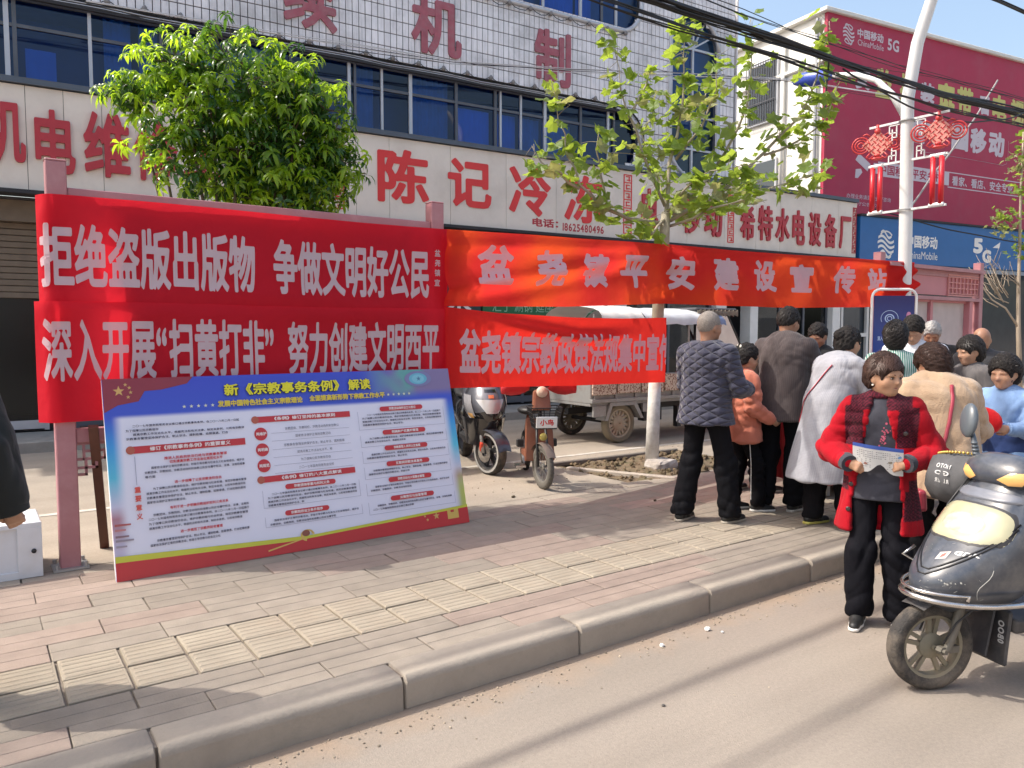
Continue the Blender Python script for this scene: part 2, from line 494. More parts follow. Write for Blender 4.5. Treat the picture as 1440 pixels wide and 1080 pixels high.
def kerb_mesh(L):
    b = MB(); g = 0.006
    prof = [(0.0, 0.0), (0.0, 0.110)]
    for k in range(6):
        a = math.pi / 2 * k / 5
        prof.append((0.04 - 0.04 * math.cos(a), 0.110 + 0.04 * math.sin(a)))
    prof += [(0.17, 0.152), (0.17, 0.0)]
    n = len(prof); cuts = [g, g + 0.006] + [g + 0.006 + (L - 2 * g - 0.012) * i / 6 for i in range(1, 6)] + [L - g - 0.006, L - g]
    vs = []
    for i, x in enumerate(cuts):
        sh = 0.006 if i in (0, len(cuts) - 1) else 0.0
        for y, z in prof:
            w = 0.0025 * math.sin(x * 17 + z * 40)
            vs.append((x, y + sh + w, z - (sh if z > 0.01 else 0)))
    fs = [(i * n + j, (i + 1) * n + j, (i + 1) * n + j + 1, i * n + j + 1) for i in range(len(cuts) - 1) for j in range(n - 1)]
    fs += [tuple(range(n)), tuple(reversed([(len(cuts) - 1) * n + j for j in range(n)]))]
    b.add(vs, fs); return b.mesh('kerb_stone', M_KERB, smooth=False)
km = kerb_mesh(1.0)
km.polygons.foreach_set('use_smooth', [True] * len(km.polygons)); km.set_sharp_from_angle(angle=rad(50))
for i in range(-3, 22):
    link('kerb_stone', km, pavement, loc=(i + 0.5, 2.94 + rng.uniform(-0.004, 0.004), rng.uniform(-0.004, 0.003)), rot=(0, 0, rng.uniform(-0.002, 0.002)))
b = MB(); b.box((20 + 42, 3.025, 0.075), (79, 0.17, 0.154)); b.box((-31.5, 3.025, 0.075), (57, 0.17, 0.154))
b.build('kerb', M_KERB, pavement)
em = MB(); em.box((0.5, 0, 0.0), (0.988, 0.19, 0.04)); em = em.mesh('edging_stone', M_LANE)
for i in range(-3, 18):
    link('edging_stone', em, pavement, loc=(i + 0.2, 5.465, 0.13 + rng.uniform(-0.003, 0.003)))

def paver_mesh(w, d, m, ch=0.0028):
    b = MB(); z0, z1 = -0.02, 0.0
    x, y = w / 2, d / 2
    vs = [(-x, -y, z0), (x, -y, z0), (x, y, z0), (-x, y, z0), (-x, -y, z1 - ch), (x, -y, z1 - ch), (x, y, z1 - ch), (-x, y, z1 - ch),
          (-x + ch, -y + ch, z1), (x - ch, -y + ch, z1), (x - ch, y - ch, z1), (-x + ch, y - ch, z1)]
    fs = [(8, 9, 10, 11)] + [(i, (i + 1) % 4, 4 + (i + 1) % 4, 4 + i) for i in range(4)] + [(4 + i, 4 + (i + 1) % 4, 8 + (i + 1) % 4, 8 + i) for i in range(4)]
    b.add(vs, fs); return b
def slab(w, d):
    """paving slab with a shallow dummy groove along its middle"""
    b = MB(); x, y, c, g = w / 2, d / 2, .003, .0035
    ys = [-y, -y + c, -g, 0, g, y - c, y]; zs = [-c, 0, 0, -.0035, 0, 0, -c]
    vs = []
    for xx, dz in ((-x, -c), (-x + c, 0), (x - c, 0), (x, -c)):
        for yy, zz in zip(ys, zs): vs.append((xx, yy, min(zz, 0) + (dz if zz == 0 or dz else 0)))
    fs = [(i * 7 + j, (i + 1) * 7 + j, (i + 1) * 7 + j + 1, i * 7 + j + 1) for i in range(3) for j in range(6)]
    k = 28; vs += [(-x, -y, -.02), (x, -y, -.02), (x, y, -.02), (-x, y, -.02)]
    fs += [(k, k + 1, 21, 0), (k + 1, k + 2, 27, 21), (k + 2, k + 3, 6, 27), (k + 3, k, 0, 6)]
    b.add(vs, fs); return b
sl_a, sl_b = slab(.4955, .2275), slab(.4955, .1855)
pm = {(q, p): (sl_a, sl_b)[q].mesh('paver', (M_PAVER, M_PAVER_P)[p]) for q in (0, 1) for p in (0, 1)}
slots = []
rows = [(3.205, 1), (3.395, 1)] + [(4.125 + 0.231 * k, 0) for k in range(6)]
for r, (y, q) in enumerate(rows):
    for i in range(-7, 42): slots.append((i * 0.5 + (.25 if r % 2 else 0) + rng.uniform(-.002, .002), y, q))
def shown(p):
    x, y = p[:2]; q = x * 0.817 - y * 0.576; z = x * 0.576 + y * 0.817
    return z > 2.5 and abs(q / z) < 0.75
slots.sort(key=lambda p: (0 if shown(p) else 1, p[0] * 0.576 + p[1] * 0.817))
rest = MB()
for k, (x, y, q) in enumerate(slots):
    pink = 1 if (math.sin(x * 2.1 + 1.3) + math.sin(y * 5 + x * 1.7) + rng.uniform(-1.3, 1.3)) > 0.35 else 0
    z = 0.15 + rng.uniform(-0.0015, 0.001)
    if k < 290: link('paver', pm[(q, pink)], pavement, loc=(x, y, z), rot=(rng.uniform(-.004, .004), rng.uniform(-.003, .003), rng.uniform(-.004, .004)))
    else: sb = (sl_a, sl_b)[q]; rest.add([(vx + x, vy + y, vz + z) for vx, vy, vz in sb.v], sb.f, pink)
o = rest.build('paving', [M_PAVER, M_PAVER_P], pavement); o['kind'] = 'stuff'
# tactile tile: square with five raised ribs along the street
tb = paver_mesh(0.243, 0.243, None)
for k in range(5):
    y = -0.096 + 0.048 * k
    vs = [(-0.112, y - 0.014, 0), (0.112, y - 0.014, 0), (0.112, y + 0.014, 0), (-0.112, y + 0.014, 0),
          (-0.105, y - 0.009, 0.0032), (0.105, y - 0.009, 0.0032), (0.105, y + 0.009, 0.0032), (-0.105, y + 0.009, 0.0032)]
    tb.add(vs, [(4, 5, 6, 7), (0, 1, 5, 4), (1, 2, 6, 5), (2, 3, 7, 6), (3, 0, 4, 7)])
tm = tb.mesh('tactile_tile', M_TACT)
for i in range(-6, 62):
    for y in (3.622, 3.877):
        link('tactile_tile', tm, pavement, loc=(0.008 + i * 0.2555 + 0.13, y, 0.152 + rng.uniform(-0.003, 0.002)), rot=(rng.uniform(-.006, .006), rng.uniform(-.006, .006), rng.uniform(-.008, .008)))

# tree pit: soil, timber edging, rubble
M_SOIL = mat('pit_soil', (0.17, 0.12, 0.075), rough=1.0, var=0.35, scale=12, bump=1.0, bscale=30, dirt=(0.09, 0.09, 0.04), dirt_amt=0.7, dirt_scale=7, space='World')
n = 36
xs = np.linspace(PX0 - 0.01, PX1 + 0.01, n); ys = np.linspace(PY0 - 0.1, PY1 + 0.01, n // 2)
X, Y = np.meshgrid(xs, ys)
Z = 0.125 + 0.025 * np.sin(X * 9 + Y * 4) * np.sin(Y * 11) + nrng.random(X.shape) * 0.025
V = np.stack([X, Y, Z], -1).reshape(-1, 3); w = n
F = [(j * w + i, j * w + i + 1, (j + 1) * w + i + 1, (j + 1) * w + i) for j in range(n // 2 - 1) for i in range(w - 1)]
o = link('soil', np_mesh('soil', V, F, M_SOIL)); o['kind'] = 'structure'
def rubble(name, spots, m, kind='stuff', flat=0.6):
    b = MB()
    for (x, y, z, r) in spots:
        k0 = len(b.v); b.ball((x, y, z), (r, r * rng.uniform(.6, 1), r * flat), n=6, k=4, R=Euler((rng.random(), rng.random(), rng.random() * 6)).to_matrix())
        for i in range(k0, len(b.v)):
            v = b.v[i]; b.v[i] = (v[0] + rng.uniform(-.2, .2) * r, v[1] + rng.uniform(-.2, .2) * r, v[2] + rng.uniform(-.15, .15) * r)
    o = b.build(name, m); o['kind'] = kind; return o
rubble('soil_clods', [(rng.uniform(PX0, PX1), rng.uniform(PY0, PY1), 0.15, rng.uniform(0.012, 0.04)) for _ in range(260)], M_SOIL)
rubble('pebble_litter', [(rng.uniform(0.5, 7), 2.9 - abs(rng.gauss(0, 0.09)), 0.002, rng.uniform(0.002, 0.008)) for _ in range(420)] +
       [(rng.uniform(0, 7), rng.uniform(0.5, 2.8), 0.001, rng.uniform(0.002, 0.005)) for _ in range(140)] +
       [(rng.uniform(3, 8), rng.uniform(5.5, 7.2), 0.152, rng.uniform(0.003, 0.01)) for _ in range(160)], mat('pebbles', (0.3, 0.25, 0.19), rough=0.95, island=0.4, space='World'))
M_CURB2 = mat('pit_edging', (0.42, 0.36, 0.3), rough=0.9, var=0.15, scale=9, bump=0.4, space='World')
b = MB(); b.bar((5.33, 6.5, 0.155), (5.95, 5.25, 0.15), 0.075, 0.05)
o = b.build('edging_timber', M_CURB2, bevel=0.008); props(o, 'pale loose timber edging laid along the soil around the white trunk', 'timber')
b = MB(); b.bar((5.3, 6.78, 0.16), (7.3, 6.72, 0.16), 0.06, 0.05)
o = b.build('pit_edging', mat('dark_edging', (0.16, 0.14, 0.12), rough=0.9), bevel=0.008); o['kind'] = 'structure'
# crumpled white litter on the road
def crumple(x, y, z, r, m, label, name='paper_scrap'):
    b = MB(); b.ball((0, 0, 0), (r, r * .8, r * .6), n=9, k=6)
    b.v = [(v[0] * rng.uniform(.6, 1.15), v[1] * rng.uniform(.6, 1.15), max(-r * .5, v[2] * rng.uniform(.6, 1.1))) for v in b.v]
    o = b.build(name, m, loc=(x, y, z + r * .5)); props(o, label, 'litter'); return o
M_WP = mat('white_paper', (0.78, 0.77, 0.74), rough=0.8)
crumple(2.92, 2.77, 0, 0.017, M_WP, 'small white crumpled scrap lying on the road close to the kerb')
crumple(3.29, 2.78, 0, 0.021, M_WP, 'larger white crumpled scrap lying on the road below the kerb joint')
crumple(3.33, 2.71, 0, 0.012, M_WP, 'tiny white scrap just beside the larger one on the road')
crumple(2.45, 2.31, 0, 0.010, mat('dark_scrap', (0.1, 0.09, 0.08)), 'tiny dark butt lying out on the road concrete', 'cigarette_butt')
crumple(4.95, 4.8, .15, 0.018, mat('dark_leaf', (0.08, 0.06, 0.03)), 'dry brown curled leaf on the shaded pavement', 'dead_leaf')
crumple(4.0, 5.65, .15, 0.022, mat('dark_leaf', (0.08, 0.06, 0.03)), 'dark curled leaf on the sunlit lane before the brown bike', 'dead_leaf')
# ================================================================== LONG SHOP BUILDING WITH THE RIBBON WINDOWS
BO = (0.43, 12.0, 0.0); BR = rad(-3.8)
M_CREAM = mat('cream_panel', (0.74, 0.665, 0.58), rough=0.45, var=0.05, scale=1.2, dirt=(0.4, 0.33, 0.27), dirt_amt=0.3, dirt_scale=1.3, island=0.025)
M_TILE = mat('white_wall_tile', (0.80, 0.78, 0.80), rough=0.3, var=0.06, scale=3, dirt=(0.22, 0.21, 0.2), dirt_amt=0.5, dirt_scale=1.1, space='World', island=0.07)
_t, _N, _L, _b = nodes_of(M_TILE)      # rain streaks down the tiles
_g = _N.new('ShaderNodeNewGeometry'); _mp = _N.new('ShaderNodeMapping'); _mp.inputs['Scale'].default_value = (5.5, 5.5, .45); _L.new(_g.outputs['Position'], _mp.inputs[0])
_n = _N.new('ShaderNodeTexNoise'); _n.inputs['Detail'].default_value = 4; _L.new(_mp.outputs[0], _n.inputs['Vector'])
_r = _N.new('ShaderNodeMapRange'); _r.inputs['From Min'].default_value = .5; _r.inputs['From Max'].default_value = .72; _r.inputs['To Max'].default_value = .32; _L.new(_n.outputs['Fac'], _r.inputs['Value'])
_m = _N.new('ShaderNodeMix'); _m.data_type = 'RGBA'; _L.new(_r.outputs[0], _m.inputs[0]); _L.new(_b.inputs['Base Color'].links[0].from_socket, _m.inputs[6]); _m.inputs[7].default_value = (.36, .35, .36, 1); _L.new(_m.outputs[2], _b.inputs['Base Color'])
M_GROUT = mat('dark_grout', (0.035, 0.035, 0.04), rough=0.9)
M_ALU = mat('aluminium', (0.48, 0.49, 0.52), rough=0.4, metal=0.3, var=0.08)
M_ALUD = mat('dark_aluminium', (0.10, 0.11, 0.13), rough=0.5, metal=0.2)
M_SILL = mat('blue_grey_sill', (0.075, 0.095, 0.125), rough=0.5)
M_BLUEG = glass_mat('blue_glass', (0.10, 0.34, 0.74), refl=0.02, k=.9)
M_DARKG = glass_mat('dark_glass', (0.30, 0.33, 0.36), refl=0.02, k=.8)
M_CURT = mat('curtain', (0.62, 0.7, 0.8), rough=0.9, var=0.1, transl=0.2)
M_INT = mat('dark_interior', (0.06, 0.06, 0.065), rough=0.9)
M_RED_L = mat('sign_letter_red', (0.66, 0.028, 0.028), rough=0.4, var=0.06)
M_RED_D = mat('sign_letter_crimson', (0.42, 0.022, 0.035), rough=0.4, var=0.10)
M_RED_F = mat('faded_red_letter', (0.36, 0.10, 0.13), rough=0.75, var=0.14, scale=9, dirt=(0.3, 0.2, 0.21), dirt_amt=0.5, dirt_scale=10)
M_WHITE = mat('white_paint', (0.78, 0.77, 0.74), rough=0.5, var=0.05, dirt=(0.5, 0.47, 0.43), dirt_amt=0.25)
M_STEEL = mat('galvanised', (0.4, 0.4, 0.4), rough=0.45, metal=0.6)
M_BLACK = mat('black_plastic', (0.018, 0.018, 0.02), rough=0.5)
M_SHUT = mat('brown_shutter', (0.16, 0.12, 0.085), rough=0.6, var=0.15, scale=6)

shop = thing('shop_building', 'long shop building with blue ribbon windows, white wall tiles and a cream sign band', 'building', BO, BR)
def sp(mb, name, m, parent=None, **k): return mb.build(name, m, parent if parent is not None else shop, **k)

# shell: wall core, end wall, side of the single-storey part
core = MB()
core.box((5.0, 4.2, 7.8), (17.3, 7.0, 3.42))        # upper storeys behind the tiles
sp(core, 'upper_wall', mat('grey_render', (0.42, 0.42, 0.43), rough=0.9))
low = MB()
low.box((9.35, 4.2, 4.84 + 0.03), (16.8, 7.6, 0.06))
sp(low, 'flat_roof', M_GROUT)

# tiled wall with openings ------------------------------------------------
RIB = (-8.0, 10.33, 4.93, 6.10)        # ribbon window, round right end
UPW = (-8.0, 10.36, 7.68, 9.2)
OVX, OVR, OVZ0, OVZ1 = 12.45, 0.66, 5.62, 7.72
def in_opening(x, z, g=0.0):
    for (x0, x1, z0, z1) in (RIB, UPW):
        r = (z1 - z0) / 2
        if z0 - g < z < z1 + g and x < x1: return True
        if x >= x1 and z1 != UPW[3] and (x - x1) ** 2 + (z - (z0 + z1) / 2) ** 2 < (r + g) ** 2: return True
        if x >= x1 and z1 == UPW[3] and (x - x1) ** 2 / 0.6 ** 2 + max(0, (z0 + 0.6 - z)) ** 2 / 0.6 ** 2 < 1 and z > z0: return True
    if abs(x - OVX) < OVR + g and OVZ0 < z < OVZ1: return True
    if (x - OVX) ** 2 + (z - OVZ0) ** 2 < (OVR + g) ** 2: return True
    if (x - OVX) ** 2 + (z - OVZ1) ** 2 < (OVR + g) ** 2: return True
    return False
TY = 0.30
TW, TH = 0.11, 0.22
back = MB()
cells = []
for i in range(int((13.7 + 2.2) / TW)):
    x = -2.2 + (i + 0.5) * TW
    for j in range(22):
        z = 4.88 + (j + 0.5) * TH
        if in_opening(x, z): continue
        cells.append((x, z))
        back.add([(x - TW / 2, TY + 0.012, z - TH / 2), (x + TW / 2, TY + 0.012, z - TH / 2), (x + TW / 2, TY + 0.012, z + TH / 2), (x - TW / 2, TY + 0.012, z + TH / 2)], [(0, 1, 2, 3)])
sp(back, 'grout_bed', M_GROUT)
end = MB(); end.box((13.72, 4.0, 7.3), (0.04, 7.4, 4.9)); sp(end, 'end_wall', M_TILE)
tl = MB(); a, c = TW / 2 - 0.0045, TH / 2 - 0.0055
tl.add([(-a, 0.012, -c), (a, 0.012, -c), (a, 0.012, c), (-a, 0.012, c), (-a + .003, 0, -c + .003), (a - .003, 0, -c + .003), (a - .003, 0, c - .003), (-a + .003, 0, c - .003)],
       [(4, 5, 6, 7), (0, 1, 5, 4), (1, 2, 6, 5), (2, 3, 7, 6), (3, 0, 4, 7)])
tmesh = tl.mesh('wall_tile', M_TILE)
def tile_rank(p):
    return 0 if (1.6 < p[0] and p[1] < 6.1 + 0.16 * (p[0] + 1.2)) else 1
cells.sort(key=lambda p: (tile_rank(p), p[0]))
rest = MB()
for k, (x, z) in enumerate(cells):
    if k < 290: link('wall_tile', tmesh, shop, loc=(x, TY + rng.uniform(-.001, .0025), z))
    else:
        dy = TY + rng.uniform(-.001, .0025)
        rest.add([(vx + x, vy + dy, vz + z) for vx, vy, vz in tl.v], tl.f)
o = sp(rest, 'wall_tiling', M_TILE); o['kind'] = 'stuff'

# windows -------------------------------------------------------------------
def stadium(x0, x1, z0, z1, n=14, g=0.0):
    r = (z1 - z0) / 2; cz = (z0 + z1) / 2
    pts = []
    for k in range(n + 1):
        a = -math.pi / 2 + math.pi * k / n
        pts.append((x1 + (r + g) * math.cos(a), cz + (r + g) * math.sin(a)))
    return pts
def rim(name, pts, y, w, d, m, parent):
    b = MB(); b.tube([(x, y, z) for x, z in pts], w, n=8); return b.build(name, m, parent, smooth=True)
def curtain(parent, x0, x1, z0, z1, y, m, amp=0.03):
    n = max(6, int((x1 - x0) / 0.035)); vs = []
    for i in range(n + 1):
        x = x0 + (x1 - x0) * i / n
        yy = y + amp * math.sin(i * 1.9 + x * 3) + amp * .6 * math.sin(i * .8)
        vs += [(x, yy, z0), (x, yy, z1)]
    V = np.array(vs); F = [(2 * i, 2 * i + 2, 2 * i + 3, 2 * i + 1) for i in range(n)]
    return link('curtain', np_mesh('curtain', V, F, m), parent)
def ribbon(tag_, x0, xr, z0, z1, trans, mulls, glaz, curts, capr):
    w = MB(); y = TY + 0.10
    for mx, wd, mt in mulls: w.box((mx, y, (z0 + z1) / 2), (wd, 0.05, z1 - z0), m=mt)
    if trans: w.box(((x0 + xr) / 2, y + 0.004, trans), (xr - x0, 0.045, 0.045), m=1)
    w.box(((x0 + xr) / 2, y, z1 - 0.02), (xr - x0, 0.06, 0.04), m=1)
    w.box(((x0 + xr) / 2, y - 0.01, z0 + 0.03), (xr - x0 + .5, 0.07, 0.06), m=1)
    fr = sp(w, 'ribbon_window', [M_ALU, M_ALUD])
    edges = [x0] + [mx for mx, _, _ in mulls]
    for a_, b_ in zip(edges[:-1], edges[1:]):
        if b_ < -2: continue
        for (p, q) in (((z0 + .06, trans - .022), (trans + .022, z1 - .04)) if trans else ((z0 + .06, z1 - .04),)):
            g = MB(); g.add([(a_, y + .012, p), (b_, y + .012, p), (b_, y + .012, q), (a_, y + .012, q)], [(0, 1, 2, 3)])
            t_ = rng.uniform(-.004, .004); g.v = [(v[0], v[1] + t_ * (v[0] - a_), v[2]) for v in g.v]
            g.build('pane', M_BLUEG, fr)
    # rounded end pane
    st = stadium(x0, xr, z0, z1) if capr else None
    if st:
        g = MB(); g.add([(p[0], y + .012, p[1]) for p in st], [tuple(range(len(st)))]); g.build('pane', M_BLUEG, fr)
        g = MB(); g.add([(p[0], TY - 0.02, p[1]) for p in st] + [(p[0], y + .03, p[1]) for p in st], [(i, i + 1, len(st) + i + 1, len(st) + i) for i in range(len(st) - 1)])
        g.build('reveal', M_ALUD, fr)
        rim('rim', stadium(x0, xr, z0, z1, g=.03), TY - 0.005, 0.035, 0.03, M_ALU, fr)
    for c_ in curts: curtain(fr, *c_)
    return fr
# interior void behind the windows
iv = MB()
for (z0, z1) in ((4.9, 6.12), (7.66, 9.3)):
    iv.box((3.4, TY + 0.9, (z0 + z1) / 2), (16.2, 0.02, z1 - z0))
    iv.box((3.4, TY + 0.5, z0 - 0.01), (16.2, 0.8, 0.02)); iv.box((3.4, TY + 0.5, z1 + 0.01), (16.2, 0.8, 0.02))
sp(iv, 'room_wall', mat('room_plaster', (.20, .23, .32), rough=.9, var=.4, scale=.8))
mu = [(-1.8, .05, 1), (-.75, .05, 1), (.10, .06, 0), (.19, .05, 1), (1.07, .045, 0), (1.98, .045, 1), (2.9, .045, 1), (3.85, .045, 1), (4.80, .05, 0), (4.9, .04, 1), (5.37, .04, 0), (5.89, .06, 0), (6.77, .05, 1),
      (7.57, .05, 1), (7.68, .04, 0), (8.12, .04, 0), (8.66, .06, 0), (9.5, .05, 1), (10.18, .05, 0), (10.33, .04, 1)]
M_CURTB = mat('bright_blind', (0.42, 0.62, 0.9), rough=0.8, var=0.05)
ribbon('r1', -2.2, 10.33, 4.93, 6.10, 5.73, mu, None,
       [(0.3, 0.66, 4.98, 5.5, .55, M_CURTB, .004), (1.25, 1.6, 4.98, 6.1, .6, M_CURT), (1.7, 1.95, 4.98, 6.1, .6, M_CURT), (5.0, 5.3, 4.98, 6.1, .62, M_CURT), (5.95, 6.7, 4.98, 6.1, .62, M_CURT), (6.83, 7.5, 4.98, 5.68, .5, M_CURTB, .008),
        (7.7, 8.1, 4.98, 5.7, .55, M_CURTB, .01), (8.16, 8.6, 4.98, 5.7, .55, M_CURT), (8.75, 9.4, 4.98, 5.7, .6, M_CURT), (-.6, 0.0, 4.98, 5.9, .6, M_CURTB, .01), (2.2, 2.8, 4.98, 6.1, .6, M_CURT), (3.0, 3.5, 4.98, 6.1, .6, M_CURT)], True)
mu2 = [(-1, .05, 0), (1, .05, 0), (3, .05, 0), (5, .05, 0), (7.2, .05, 0), (7.7, .05, 0), (8.14, .05, 0), (8.61, .05, 0), (9.48, .06, 0), (10.0, .05, 1), (10.36, .05, 0)]
fr = ribbon('r2', -2.2, 10.36, 7.68, 9.2, None, mu2, None, [(7.75, 8.1, 7.7, 9.2, .55, M_CURTB, .01), (8.65, 9.4, 7.7, 9.2, .55, M_CURTB, .012), (9.5, 9.9, 7.7, 9.2, .6, M_CURTB, .02)], False)
q = [(10.36 + 0.56 * math.cos(a), 8.28 + 0.6 * math.sin(a)) for a in [(-math.pi / 2 + math.pi / 2 * k / 10) for k in range(11)]] + [(10.92, 9.2)]
g = MB(); g.add([(p[0], TY + .112, p[1]) for p in q] + [(10.36, TY + .112, 9.2)], [tuple(range(len(q) + 1))]); g.build('pane', M_BLUEG, fr)
rim('rim', [(-2.2, 7.66), (9.9, 7.66)] + [(p[0] + (.02 if i else 0), p[1] - .02) for i, p in enumerate(q)], TY - 0.005, 0.045, 0.03, M_ALU, fr)
# tall oval window
ov = []
for k in range(13):
    a = math.pi * k / 12; ov.append((OVX + OVR * math.cos(a), OVZ1 + OVR * math.sin(a)))
for k in range(13):
    a = math.pi + math.pi * k / 12; ov.append((OVX + OVR * math.cos(a), OVZ0 + OVR * math.sin(a)))
g = MB(); y = TY + 0.08
for zz in (5.6, 6.3, 7.0, 7.7): g.box((OVX, y, zz), (OVR * 2, .04, .045))
g.box((OVX, y, 6.65), (.05, .045, 3.2))
for a in (30, 60, 120, 150): g.bar((OVX, y, 7.72), (OVX + OVR * math.cos(rad(a)), y, 7.72 + OVR * math.sin(rad(a))), .035)
ow = sp(g, 'oval_window', [M_ALU])
g = MB(); g.add([(p[0], y + .02, p[1]) for p in ov], [tuple(range(len(ov)))]); g.build('pane', M_BLUEG, ow)
g = MB(); g.tube([(p[0] * 1.0 + (p[0] - OVX) * .06, TY, p[1]) for p in ov + ov[:1]], .05, n=8); g.build('rim', M_ALU, ow, smooth=True)
g = MB(); g.add([(p[0], TY - 0.02, p[1]) for p in ov] + [(p[0], y + .03, p[1]) for p in ov], [(i, (i + 1) % len(ov), len(ov) + (i + 1) % len(ov), len(ov) + i) for i in range(len(ov))]); g.build('reveal', M_ALUD, ow)

# sill beam under the ribbon window, conduit under the tiles
g = MB(); g.box((5.0, 0.09, 4.905), (25.42, 0.30, 0.075)); sp(g, 'sill', M_SILL)
g = MB()
for z, yy, r in ((6.105, TY - .03, .012), (6.135, TY - .04, .009)):
    g.tube([(-3 + k * .6, yy, z + .012 * math.sin(k * 2.1)) for k in range(23)], r, n=6)
sp(g, 'conduit', M_ALU, smooth=True)
g = MB(); g.box((4.0, TY - .01, 6.085), (13.0, .06, .05)); sp(g, 'lintel', M_GROUT)

# cream sign band: panels with open joints, raised letters, fret strips -------------------
band = MB(); band.box((5.0, 0.16, 4.18), (25.4, 0.28, 1.36)); band.box((5.0, 0.05, 3.48), (25.42, 0.34, 0.05)); sp(band, 'sign_band', M_GROUT)
px = [-7.7, -6.5, -5.3, -4.1, -2.9, -1.7, -.9, 0.28, .71, 1.16, 1.9, 2.9, 3.6, 4.76, 5.33, 6.45, 7.57, 8.66, 9.7, 10.84, 12.0, 13.1, 14.1, 14.9, 16.0, 17.0, 17.71]
for a_, b_ in zip(px[:-1], px[1:]):
    g = MB(); g.box(((a_ + b_) / 2, 0.012, 4.183), (b_ - a_ - .006, 0.024, 1.345)); sp(g, 'sign_panel', M_CREAM, bevel=.002)
def sign_char(ch, x, z, w, h, m, bold, depth=0.05, y=0.0, parent=None, name='letter', slant=0.0):
    V, F = fit_glyph(ch, w, h, bold, depth)
    V = V.copy(); V[:, 0] += slant * V[:, 1]
    W = on_wall(V, x, z, y - depth / 2 - 0.001)
    me = bpy.data.meshes.new(name); me.from_pydata([tuple(p) for p in W], [], F); me.materials.append(m); me.update()
    return link(name, me, parent if parent is not None else shop)
for ch, x, z, w, h in (('机', 0.02, 4.25, .50, .80), ('电', 0.60, 4.17, .46, .82), ('维', 1.21, 4.2, .56, .86), ('修', 1.82, 4.2, .56, .84), ('工', 2.44, 4.18, .52, .6)):
    sign_char(ch, x, z, w, h, M_RED_D, .026, .05)
for ch, x, z, w, h in (('陈', 5.58, 4.24, .92, .88), ('记', 6.83, 4.25, .86, .82), ('冷', 8.08, 4.24, .9, .9), ('冻', 9.3, 4.2, .9, .9)):
    sign_char(ch, x, z, w, h, M_RED_L, .030, .012)
for ch, x, z, w, h in (('电', 10.95, 4.16, .42, .8), ('移', 12.1, 4.12, .5, .76), ('动', 12.74, 4.1, .52, .78)):
    sign_char(ch, x, z, w, h, M_RED_D, .024, .04)
for ch, x, z, w, h in (('希', 13.8, 4.08, .44, .74), ('特', 14.38, 4.12, .46, .78), ('水', 14.96, 4.12, .46, .76), ('电', 15.52, 4.1, .42, .8), ('设', 16.1, 4.1, .44, .78), ('备', 16.68, 4.1, .44, .8), ('厂', 17.24, 4.1, .42, .78)):
    sign_char(ch, x, z, w, h, M_RED_D, .024, .04)
def sign_line(body, x, z, w, h, m, bold=.03, parent=None, y=-.001, name='lettering'):
    V, F = fit_text(body, w, h, bold=bold)
    W = on_wall(V, x, z, y)
    me = bpy.data.meshes.new(name); me.from_pydata([tuple(p) for p in W], [], F); me.materials.append(m); me.update()
    return link(name, me, parent if parent is not None else shop)
sign_line('电话：', 8.42, 3.69, .58, .16, M_RED_D, .04)
sign_line('18625480496', 9.3, 3.65, .98, .15, M_RED_D, .03)
def fret(x, z0, z1, w, m):
    """upright strip of square meander bars"""
    b = MB(); t = .018
    b.box((x - w / 2, -.006, (z0 + z1) / 2), (t, .012, z1 - z0)); b.box((x + w / 2, -.006, (z0 + z1) / 2), (t, .012, z1 - z0))
    n = max(3, int((z1 - z0) / (w * .8))); s = (z1 - z0) / n
    for k in range(n):
        z = z0 + s * k
        b.box((x, -.006, z + t / 2), (w - t, .012, t)); 
        b.box((x - w * .18 * (1 if k % 2 else -1), -.007, z + s * .5), (t, .014, s * .55)); b.box((x, -.0065, z + s * .75), (w * .5, .013, t)); b.box((x + w * .1, -.0065, z + s * .35), (w * .45, .013, t))
    b.box((x, -.006, z1 - t / 2), (w - t, .0125, t))
    return sp(b, 'fret_strip', m)
fret(4.46, 3.62, 4.78, .17, M_RED_L); fret(10.38, 3.62, 4.78, .19, M_RED_L); fret(13.29, 3.62, 4.78, .17, M_RED_L); fret(17.62, 3.62, 4.74, .13, M_RED_D)
# faded upper lettering on the tiles
for ch, x, z, w, h in (('续', 4.15, 6.93, .85, 1.0), ('机', 6.35, 6.92, .95, .98), ('制', 8.77, 6.82, .82, 1.02)):
    sign_char(ch, x, z, w, h, M_RED_F, .026, .03, y=TY)

